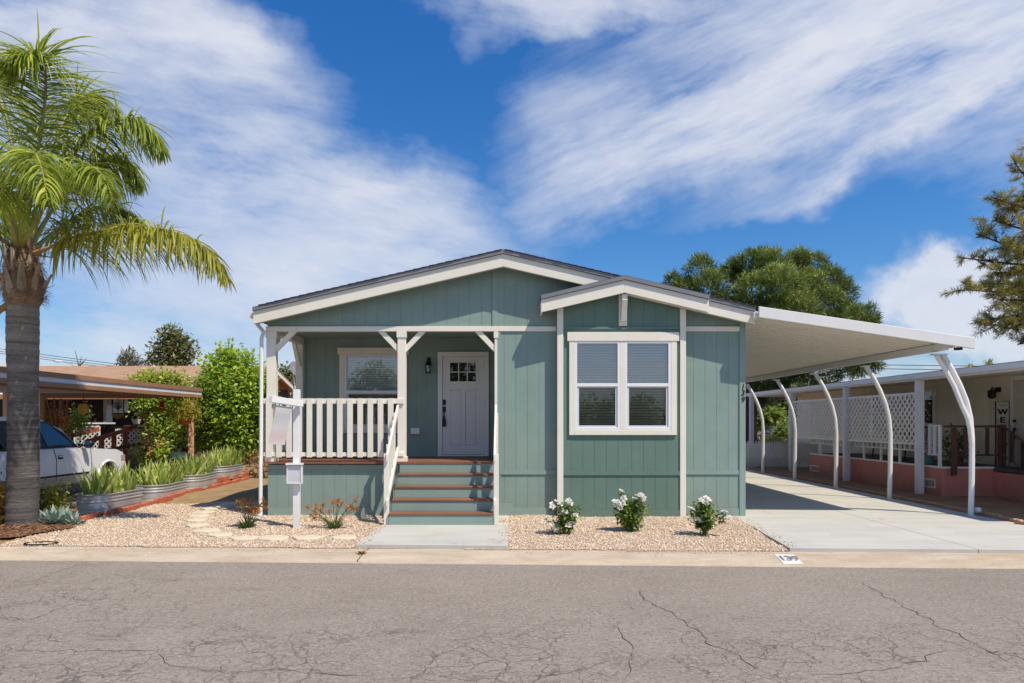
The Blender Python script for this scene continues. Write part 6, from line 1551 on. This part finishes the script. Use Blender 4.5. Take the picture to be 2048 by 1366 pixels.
# welcome sign leaning by the door
yw = 15.72; xw0, xw1 = gx(1992.5, yw), gx(2017.5, yw); zw0, zw1 = zd + .0, gz(804, yw)
ws = thing('welcome_sign', 'tall white board reading WELCOME in black letters beside the door', 'sign', ((xw0 + xw1) / 2, yw, zw0))
m_ = MB(); m_.box(xw0, xw1, yw, yw + .03, zw0, zw1); m_.build('board', paint('sign_white', (.60, .57, .50), .7, .1), ws)
m_ = MB(); e = .012; m_.box(xw0 - e, xw0, yw - .008, yw + .03, zw0, zw1 + e); m_.box(xw1, xw1 + e, yw - .008, yw + .03, zw0, zw1 + e); m_.box(xw0, xw1, yw - .008, yw + .03, zw1, zw1 + e); m_.build('board_frame', DARKWOOD, ws)
hL = (zw1 - zw0) / 7.9; RX90 = Matrix.Rotation(R(90), 3, 'X')
for i, ch in enumerate('WELCOME'):
    zc = zw1 - hL * (1.25 + i * .985); wdt = .86 if ch in 'WM' else 1.05
    text_part('letter', ch, hL * 1.08, NUMB, ws, ((xw0 + xw1) / 2, yw - .004, zc), RX90, extrude=.003, offset=.007, sx=wdt * 1.25, sy=.88)
    # serifs
text_part('script_line', 'to our', hL * .42, paint('script_grey', (.12, .12, .12), .6, .1), ws, ((xw0 + xw1) / 2, yw - .004, zw1 - hL * .42), RX90, extrude=.002, shear=.4) if False else None
m_ = MB(); pts = [((xw0 + xw1) / 2 - .085 + .17 * i / 14, yw - .005, zw1 - hL * .42 + .016 * math.sin(i * 1.9)) for i in range(15)]; m_.tube(pts, .005, 5); m_.build('script_flourish', paint('script_grey', (.12, .12, .12), .6, .1), ws)
# porch clutter
def potplant(px, py, Y, r_, h_, lab, mat, leaf, seed, fr):
    X = gx(px, Y); t = thing('potted_plant', lab, 'potted plant', (X, Y, zd)); m_ = MB(); m_.lathe([(r_ * .7, 0), (r_, h_ * .9), (r_ * 1.08, h_)], (X, Y, zd), 14); m_.build('pot', mat, t)
    v, f, ti = crown(np.random.default_rng(seed), [(X, Y, zd + h_ + fr * .6, fr, fr, fr, .4), (X + fr * .4, Y, zd + h_ + fr * 1.1, fr * .6, fr * .6, fr * .6, .5)], 420, .10, .05, .2); np_mesh('foliage', v, f, leaf, t, ti); return t
potplant(1912, 0, 15.9, .16, .30, 'dark leafy plant in a brown pot on the deck behind the brown rail', paint('clay_pot', (.20, .08, .05), .7, .2), ROSELEAF, 101, .24)
t = thing('watering_can', 'turquoise watering can on the deck behind the white post', 'watering can', (gx(1851, 16.6), 16.6, zd)); X = gx(1853, 16.6)
m_ = MB(); m_.lathe([(.14, 0), (.15, .02), (.12, .20), (.11, .21)], (X, 16.6, zd), 14); m_.build('body', paint('turquoise', (.16, .36, .42), .5, .1), t); m_ = MB(); m_.tube([(X + .12, 16.6, zd + .08), (X + .2, 16.6, zd + .24)], .018, 6); m_.build('spout', paint('turquoise', (.16, .36, .42)), t); m_ = MB(); m_.tube([(X - .1, 16.6, zd + .2), (X, 16.6, zd + .34), (X + .1, 16.6, zd + .2)], .012, 6); m_.build('handle', VINYL, t)
t = thing('porch_bench', 'black ornate metal bench in shade behind the lattice screens', 'bench', (NX + 1.2, 19.0, zd))
m_ = MB()
for y in (18.3, 19.9):
    m_.tube([(NX + .95, y, zd), (NX + 1.0, y, zd + .42), (NX + 1.45, y, zd + .44), (NX + 1.5, y, zd)], .022, 6)
m_.build('leg', BLACK, t); m_ = MB(); m_.box(NX + .95, NX + 1.5, 18.25, 19.95, zd + .42, zd + .45); m_.build('seat', BLACK, t)
m_ = MB()
for i in range(9): m_.tube([(NX + 1.5, 18.3 + i * .2, zd + .45), (NX + 1.58, 18.3 + i * .2 + .06, zd + .66), (NX + 1.55, 18.3 + i * .2, zd + .85)], .012, 5)
m_.tube([(NX + 1.55, 18.25, zd + .86), (NX + 1.55, 19.95, zd + .86)], .02, 6); m_.build('backrest', BLACK, t)
# scalloped terracotta edging along the drive
e2 = MB(); prof = [(-.3, 0)]
for i in range(37): q = i / 36; prof.append((-.3 + .6 * q, .065 + .024 * abs(math.sin(math.pi * q * 6))))
prof.append((.3, 0)); e2.prism_x(prof[::-1], -.04, .04)
tb = e2.build('edging_block', TERRA); tag(tb, 'scalloped terracotta edging block along the concrete drive', 'edging block', 'scalloped terracotta edging beside the drive')
y = 9.65; first = True; re_ = random.Random(9)
while y < 27:
    x = 8.44 if y > 11.2 else 8.44 + (11.2 - y) * .66
    sl_ = 0 if y > 11.2 else -.66
    o = tb if first else tb.copy()
    if not first: COL.objects.link(o)
    first = False; o.location = (x + re_.uniform(-.012, .012), y, .0 + re_.uniform(-.01, .006)); o.rotation_euler = (re_.uniform(-.02, .02), 0, -math.atan(sl_) * 1.0 + re_.uniform(-.02, .02)); y += .61 * math.cos(math.atan(sl_))
# plants growing in the gutter
SUC = leafmat('gutter_plant', (.10, .14, .04), (.28, .30, .10), (.45, .42, .20))
for (px, py, s_, lab) in ((1940, 722, .09, 'small green weed sprouting from the right roof edge above the bent post'), (1976, 724, .10, 'yellowish weed sprouting from the roof edge farthest right'), (1589, 776, .16, 'green weed tuft on the gutter behind the second bent post')):
    Yd = (NX - .03) * F / (px - VX); z_ = zf1 + .0; rng = np.random.default_rng(px); n = 60; d = rng.normal(size=(n, 3)) * np.array([.6, .6, .3]) + np.array([0, 0, 1])
    v, f, ti = leaf_quads(np.tile([[NX - .03, Yd, z_ - .02]], (n, 1)) + rng.normal(size=(n, 3)) * .03, d, s_ * (.5 + rng.random(n)), np.full(n, s_ * .3), rng, rng.random(n)); o = np_mesh('weed', v, f, SUC, None, ti); centre_origin(o); tag(o, lab, 'weed', 'weeds sprouting from the right roof edge')
# white picket fence at the end of the drive
fe = thing('picket_fence', 'weathered white picket fence across the end of the drive', 'fence', (7.5, 25.3, 0))
pk = MB(); x = 4.3; rf_ = random.Random(2); 
first = None; PKS = []
while x < 11.2:
    h_ = .97 + rf_.uniform(-.01, .015)
    a = MB(); a.prism_y([(x, .02), (x + .088, .02), (x + .088, h_ - .09), (x + .06, h_ - .075), (x + .062, h_ - .03), (x + .044, h_), (x + .026, h_ - .03), (x + .028, h_ - .075), (x, h_ - .09)], 25.3, 25.32); a.build('picket', FENCEW, fe); x += .118 if x < 5.6 else .095
m_ = MB(); m_.box(4.3, 11.2, 25.321, 25.36, .25, .33); m_.box(4.3, 11.2, 25.321, 25.36, .68, .76); m_.build('fence_rail', FENCEW, fe)

# ------------------------------------------------------------------ trees behind
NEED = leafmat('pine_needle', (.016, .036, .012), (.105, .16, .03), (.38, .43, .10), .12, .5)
NEED2 = leafmat('golden_needle', (.06, .08, .02), (.22, .22, .055), (.55, .46, .13), .25, .5)
BARK = paint('pine_bark', (.075, .042, .034), .95, .4, (6, 6, 1.5), 1.0, scale=4)
def needles(rng, tufts, per, L, W, spread=.75):
    """tufts: (pos, dir, tint) arrays; thin needles fan out around the shoot"""
    P, D, T = tufts; n = len(P)
    Pn = np.repeat(P, per, 0) + np.repeat(D, per, 0) * (rng.random((n * per, 1)) - .5) * L * .9
    Dn = np.repeat(D, per, 0) * .8 + rng.normal(size=(n * per, 3)) * spread
    Tn = np.clip(np.repeat(T, per) + rng.normal(size=n * per) * .14, 0, 1)
    return leaf_quads(Pn, Dn, L * (.7 + .5 * rng.random(n * per)), np.full(n * per, W), rng, Tn, fold=.0)
YPN = 31.0
pine = thing('pine_tree', 'large rounded green pine rising behind the house and carport', 'tree', (gx(1502, YPN), YPN, 0))
PB = pxb([(1365, 585, 26, .5, 0), (1400, 545, 30, .5, 0), (1345, 565, 14, .4, .5), (1420, 580, 34, .5, -1), (1460, 570, 34, .4, .5), (1500, 535, 32, .5, 0), (1470, 540, 22, .5, .5), (1540, 540, 38, .6, -.5), (1585, 545, 34, .5, .3), (1625, 535, 26, .5, .5), (1560, 580, 44, .7, -2), (1510, 590, 40, .6, -1.6), (1610, 585, 42, .6, -1), (1655, 570, 32, .4, 0), (1680, 590, 30, .4, .3), (1645, 615, 40, .6, -1.4), (1590, 630, 44, .7, -2.4), (1540, 640, 40, .6, -1.8), (1690, 640, 30, .5, -.2), (1715, 650, 26, .4, .4), (1735, 632, 20, .4, .6), (1665, 660, 36, .5, -1), (1610, 670, 36, .5, -1.5), (1480, 630, 36, .5, -1), (1430, 625, 36, .4, 0), (1700, 690, 30, .4, 0), (1650, 700, 30, .3, 0), (1600, 520, 18, .6, 0), (1525, 520, 20, .5, .3), (1385, 610, 30, .4, 0), (1355, 605, 22, .5, .3), (1738, 650, 14, .5, 0)], YPN)
rng = np.random.default_rng(111); TP = []; TD = []; TT = []
for b in PB:
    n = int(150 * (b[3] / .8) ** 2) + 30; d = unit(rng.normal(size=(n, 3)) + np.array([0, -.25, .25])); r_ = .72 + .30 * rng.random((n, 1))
    TP.append(np.array(b[:3]) + d * b[3] * r_); TD.append(unit(d + np.array([0, 0, .55]))); TT.append(np.clip(b[6] - .42 + .55 * r_[:, 0] * (.5 + .75 * d[:, 2]) + rng.normal(size=n) * .09, 0, 1))  # needle tint darkens towards each puff's underside and core, painting its shade
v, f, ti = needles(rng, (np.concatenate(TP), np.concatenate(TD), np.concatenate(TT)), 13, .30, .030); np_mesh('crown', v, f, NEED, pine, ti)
m_ = MB(); c_ = Vector((gx(1502, YPN), YPN, -.1)); fork = Vector((gx(1515, YPN), YPN, 4.6)); m_.tube([c_, c_ + Vector((-.05, 0, 1.5)), c_ + Vector((.05, 0, 3.2)), fork], [.34, .28, .25, .2], 10)
for b in PB: m_.tube([fork.lerp(c_, .25 if b[2] < 5 else 0), fork.lerp(Vector(b[:3]), .5) + Vector((0, 0, -.2)), Vector(b[:3])], [.10, .06, .02], 5)
m_.build('trunk', BARK, pine)
# low pine limbs seen under the carport roof, their shade put into dark tints
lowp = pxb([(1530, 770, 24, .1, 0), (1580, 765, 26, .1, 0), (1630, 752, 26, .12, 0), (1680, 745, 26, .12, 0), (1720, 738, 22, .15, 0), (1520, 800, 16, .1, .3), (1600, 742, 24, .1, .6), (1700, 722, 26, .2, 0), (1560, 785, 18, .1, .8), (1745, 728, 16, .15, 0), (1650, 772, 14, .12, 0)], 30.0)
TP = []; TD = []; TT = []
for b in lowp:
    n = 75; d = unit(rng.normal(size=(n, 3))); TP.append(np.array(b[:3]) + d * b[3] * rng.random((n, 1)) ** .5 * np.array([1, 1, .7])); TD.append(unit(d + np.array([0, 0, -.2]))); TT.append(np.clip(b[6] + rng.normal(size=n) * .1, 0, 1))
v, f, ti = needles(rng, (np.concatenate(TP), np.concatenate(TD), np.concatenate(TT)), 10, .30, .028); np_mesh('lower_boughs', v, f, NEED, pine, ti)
m_ = MB()
for b in lowp: m_.tube([fork.lerp(c_, .3), Vector(b[:3])], [.07, .02], 5)
m_.build('limb', BARK, pine)
# open pine at the right edge
YQ = 20.0
rp2 = thing('pine_tree', 'open branched golden green pine at the right edge', 'tree', (gx(2190, YQ), YQ, 0))
m_ = MB(); c_ = Vector((gx(2190, YQ), YQ, -.1)); top = at(2150, 262, YQ); m_.tube([c_, c_.lerp(top, .3), c_.lerp(top, .7), top], [.3, .24, .16, .05], 9); 
BR = [((2150, 430), (2060, 370), (2032, 330)), ((2150, 440), (2060, 420), (1985, 395)), ((2150, 470), (2070, 470), (1985, 440)), ((2160, 560), (2050, 500), (1952, 468)), ((2160, 540), (2030, 530), (1922, 515)), ((2160, 580), (2040, 560), (1960, 570)), ((2170, 620), (2040, 580), (1918, 580)), ((2170, 640), (2060, 620), (1975, 640)), ((2170, 660), (2060, 640), (1968, 652)), ((2170, 680), (2080, 665), (2035, 690)), ((2150, 400), (2090, 350), (2055, 395)), ((2160, 520), (2080, 500), (2040, 520)), ((2160, 600), (2080, 590), (2030, 610)), ((2150, 460), (2090, 440), (2050, 455)), ((2140, 300), (2090, 270), (2052, 310)), ((2160, 560), (2090, 540), (2045, 560)), ((2170, 650), (2090, 660), (2042, 645)), ((2160, 500), (2080, 480), (2010, 500)), ((2160, 540), (2070, 545), (1990, 545)), ((2165, 600), (2060, 600), (1995, 600)), ((2165, 570), (2070, 565), (2005, 590)), ((2150, 380), (2080, 360), (2025, 420)), ((2165, 620), (2075, 630), (2010, 660)), ((2160, 480), (2085, 450), (2030, 490))]
BR += [tuple((2190 + (2190 - px) * .9, py - 12) for px, py in b) for b in BR]
TP = []; TD = []; TT = []; rng = np.random.default_rng(121); rb = random.Random(8)
for bi, br_ in enumerate(BR):
    dy_ = rb.uniform(-1.2, 1.2) if bi < 24 else rb.uniform(-3, 3); p0_, p1_, p2_ = (at(br_[0][0], br_[0][1], YQ), at(br_[1][0], br_[1][1], YQ + dy_ * .5), at(br_[2][0], br_[2][1], YQ + dy_))
    pts = [bez([p0_, p1_, p2_], i / 10) for i in range(11)]; m_.tube(pts, [.05 * (1 - i / 12) + .008 for i in range(11)], 5)
    tone = rb.choice((.25, .35, .5, .55))
    for j in range(22):
        u = .30 + .7 * rb.random() ** .8; q = bez([p0_, p1_, p2_], u); tg = (p2_ - p1_).normalized(); off = Vector((rb.gauss(0, .6), rb.gauss(0, .6), rb.gauss(.25, .5))); s_ = q + off * (.42 - .16 * u)
        if j % 2 == 0: m_.tube([q, q.lerp(s_, .6) + Vector((0, 0, -.03)), s_], [.016, .012, .006], 4)
        d = (tg * .5 + off.normalized()).normalized()
        for w_ in range(4): TP.append(list(q.lerp(s_, .45 + .2 * w_))); TD.append(list(d)); TT.append(min(1, max(0, tone + rb.gauss(0, .14) + .05 * w_)))
m_.build('trunk', BARK, rp2)
v, f, ti = needles(rng, (np.array(TP), np.array(TD), np.array(TT)), 22, .19, .013, .65); np_mesh('needles', v, f, NEED2, rp2, ti)
# trees, shrubs and garage seen past the fence
DARKG = leafmat('dark_leaf', (.014, .026, .010), (.045, .075, .02), (.13, .17, .05)); MIDG = leafmat('mid_leaf', (.06, .10, .02), (.16, .24, .04), (.34, .40, .10))  # dark green leaves for the tree beyond the fence; mid green elsewhere
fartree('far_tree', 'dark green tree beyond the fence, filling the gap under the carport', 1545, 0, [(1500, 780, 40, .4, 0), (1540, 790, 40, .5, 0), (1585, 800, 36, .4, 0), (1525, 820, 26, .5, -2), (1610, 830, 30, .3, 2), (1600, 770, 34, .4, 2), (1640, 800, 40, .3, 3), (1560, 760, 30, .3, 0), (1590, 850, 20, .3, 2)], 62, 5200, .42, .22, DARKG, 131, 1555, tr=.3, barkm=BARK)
bush('background_shrub', pxb([(1530, 838, 16, .5, 0), (1550, 834, 16, .6, 0), (1515, 842, 14, .5, 0), (1562, 842, 10, .5, 0)], 52), 1500, .34, .2, MIDG, 'light green bush above the far garage roof', 'shrub', 132, stems=True, base=(gx(1540, 52), 52, 0))
bush('background_shrub', pxb([(1562, 868, 12, .5, 0), (1566, 858, 9, .6, 0), (1556, 876, 8, .4, 0), (1570, 876, 9, .4, 0)], 38), 900, .18, .11, MIDG, 'round bright green shrub in front of the far garage', 'shrub', 133, base=(gx(1563, 38), 38, 0))
bush('background_shrub', pxb([(1520, 885, 9, .4, 0), (1540, 884, 9, .5, 0), (1556, 886, 8, .4, 0), (1600, 884, 10, .6, 0), (1620, 886, 8, .7, 0), (1580, 886, 8, .5, 0), (1502, 886, 8, .4, 0)], 34), 1300, .14, .08, leafmat('hedge_leaf', (.10, .11, .03), (.26, .26, .07), (.44, .40, .14)), 'yellowish low hedge just behind the picket fence', 'hedge', 134, base=(gx(1555, 34), 34, 0))
gg = thing('garage', 'pale garage with brown roof edge far beyond the picket fence', 'garage', (gx(1538, 58), 58, 0)); Yg = 56
m_ = MB(); m_.prism_y([(gx(1508, Yg), -.1), (gx(1572, Yg), -.1), (gx(1572, Yg), gz(857, Yg)), (gx(1535, Yg), gz(848, Yg)), (gx(1508, Yg), gz(852, Yg))], Yg, Yg + 6); m_.build('wall', BEIGE, gg)
m_ = MB(); m_.prism_y([(gx(1500, Yg), gz(851, Yg)), (gx(1532, Yg), gz(846.5, Yg)), (gx(1578, Yg), gz(857, Yg)), (gx(1578, Yg), gz(855, Yg)), (gx(1532, Yg), gz(844, Yg)), (gx(1500, Yg), gz(849, Yg))], Yg - .4, Yg + 6.4); m_.build('roof', paint('tan_roof', (.32, .22, .13), .9, .2), gg)
m_ = MB(); m_.box(gx(1515, Yg), gx(1560, Yg), Yg - .06, Yg - .01, .0, gz(856, Yg)); m_.build('garage_door', paint('garage_white', (.58, .55, .50), .6, .05), gg)
fc = thing('parked_car', 'small dark blue car parked by the far garage', 'car', (gx(1540, 50), 50, 0)); Yc = 50; cw = paint('car_blue', (.03, .04, .06), .25, .1, spec=.6)
x0, x1 = gx(1527, Yc), gx(1556, Yc); W_c = x1 - x0; z0 = .05
ff = lambda u: x0 + W_c * u
m_ = MB(); m_.prism_y([(ff(.0), .35), (ff(1), .35), (ff(1), .72), (ff(.86), .80), (ff(.16), .84), (ff(0), .75)], Yc - .8, Yc + .8); m_.build('body', cw, fc, bevel=.05)
m_ = MB(); m_.prism_y([(ff(.14), .84), (ff(.88), .80), (ff(.70), 1.30), (ff(.30), 1.32)], Yc - .68, Yc + .68); m_.build('cabin', CARGLASS if False else paint('car_glass_solid', (.06, .08, .10), .1, .1), fc, bevel=.04)
for u in (.2, .8): m_ = MB(); m_.tube([(ff(u), Yc - .84, .32), (ff(u), Yc - .62, .32)], .31, 14); m_.build('wheel', RUB, fc)

# the far wood that closes the horizon
rng = np.random.default_rng(151); WB = []
for i in range(150):
    a = -1.25 + 2.5 * i / 149; rr_ = 120 + 25 * rng.random(); hh_ = 2.2 + 1.6 * rng.random()
    WB.append((math.sin(a) * rr_, math.cos(a) * rr_, hh_ * .8, 3.2, 3.2, hh_, .2 + .5 * rng.random()))
v, f, ti = crown(rng, WB, 30000, .9, .5, .6); wd_ = np_mesh('wood', v, f, leafmat('far_wood_leaf', (.04, .055, .03), (.09, .115, .05), (.18, .21, .10)), None, ti)
tag(wd_, 'low belt of distant grey green trees along the horizon', 'wood', kind='stuff')

# across the street: what the windows mirror
st_ = thing('street_tree', 'leafy tree across the street, mirrored in the porch window', 'tree', (-8.4, -15.5, 0))
SB = [(-8.4 + a, -15.5 + b, c_, r_, r_, r_, t_) for a, b, c_, r_, t_ in ((0, 0, 3.4, 1.3, .5), (-1.2, .3, 3.0, 1.0, .4), (1.3, 0, 3.1, 1.1, .5), (.4, .4, 4.5, .9, .6), (-.7, -.2, 4.3, .8, .5), (1.2, .2, 4.0, .7, .5), (-1.6, 0, 2.2, .9, .3), (1.7, 0, 2.2, .9, .3))]
v, f, ti = crown(np.random.default_rng(141), SB, 5200, .22, .12, .35); np_mesh('crown', v, f, MIDG, st_, ti)
m_ = MB(); m_.tube([(-8.4, -15.5, -.15), (-8.35, -15.5, 1.6), (-8.4, -15.5, 3.4)], [.2, .16, .08], 8); m_.build('trunk', WSTEM, st_)
s2 = copy_tree(st_, (-2.2, -14.2, 0)); s2.scale = (1.25, 1.25, 1.5); s2['label'] = 'taller street tree mirrored in the small panes of the front door'; st_['group'] = s2['group'] = 'trees across the street'
hg = thing('street_hedge', 'long green hedge across the street, mirrored in the bay window', 'hedge', (7, -15, 0))
rng = np.random.default_rng(142); HB = [(-4 + 1.25 * i + rng.normal() * .2, -15 + rng.normal() * .3, 1.2 + rng.random() * .9, 1.1, 1.0, 1.2 + rng.random() * .5, .3 + .4 * rng.random()) for i in range(18)]
v, f, ti = crown(rng, HB, 26000, .20, .13, .3); np_mesh('foliage', v, f, MIDG, hg, ti)
m_ = MB()
for b in HB[::2]: m_.tube([(b[0], b[1], -.15), (b[0], b[1], b[2])], [.06, .02], 5)
m_.build('stem', WSTEM, hg)
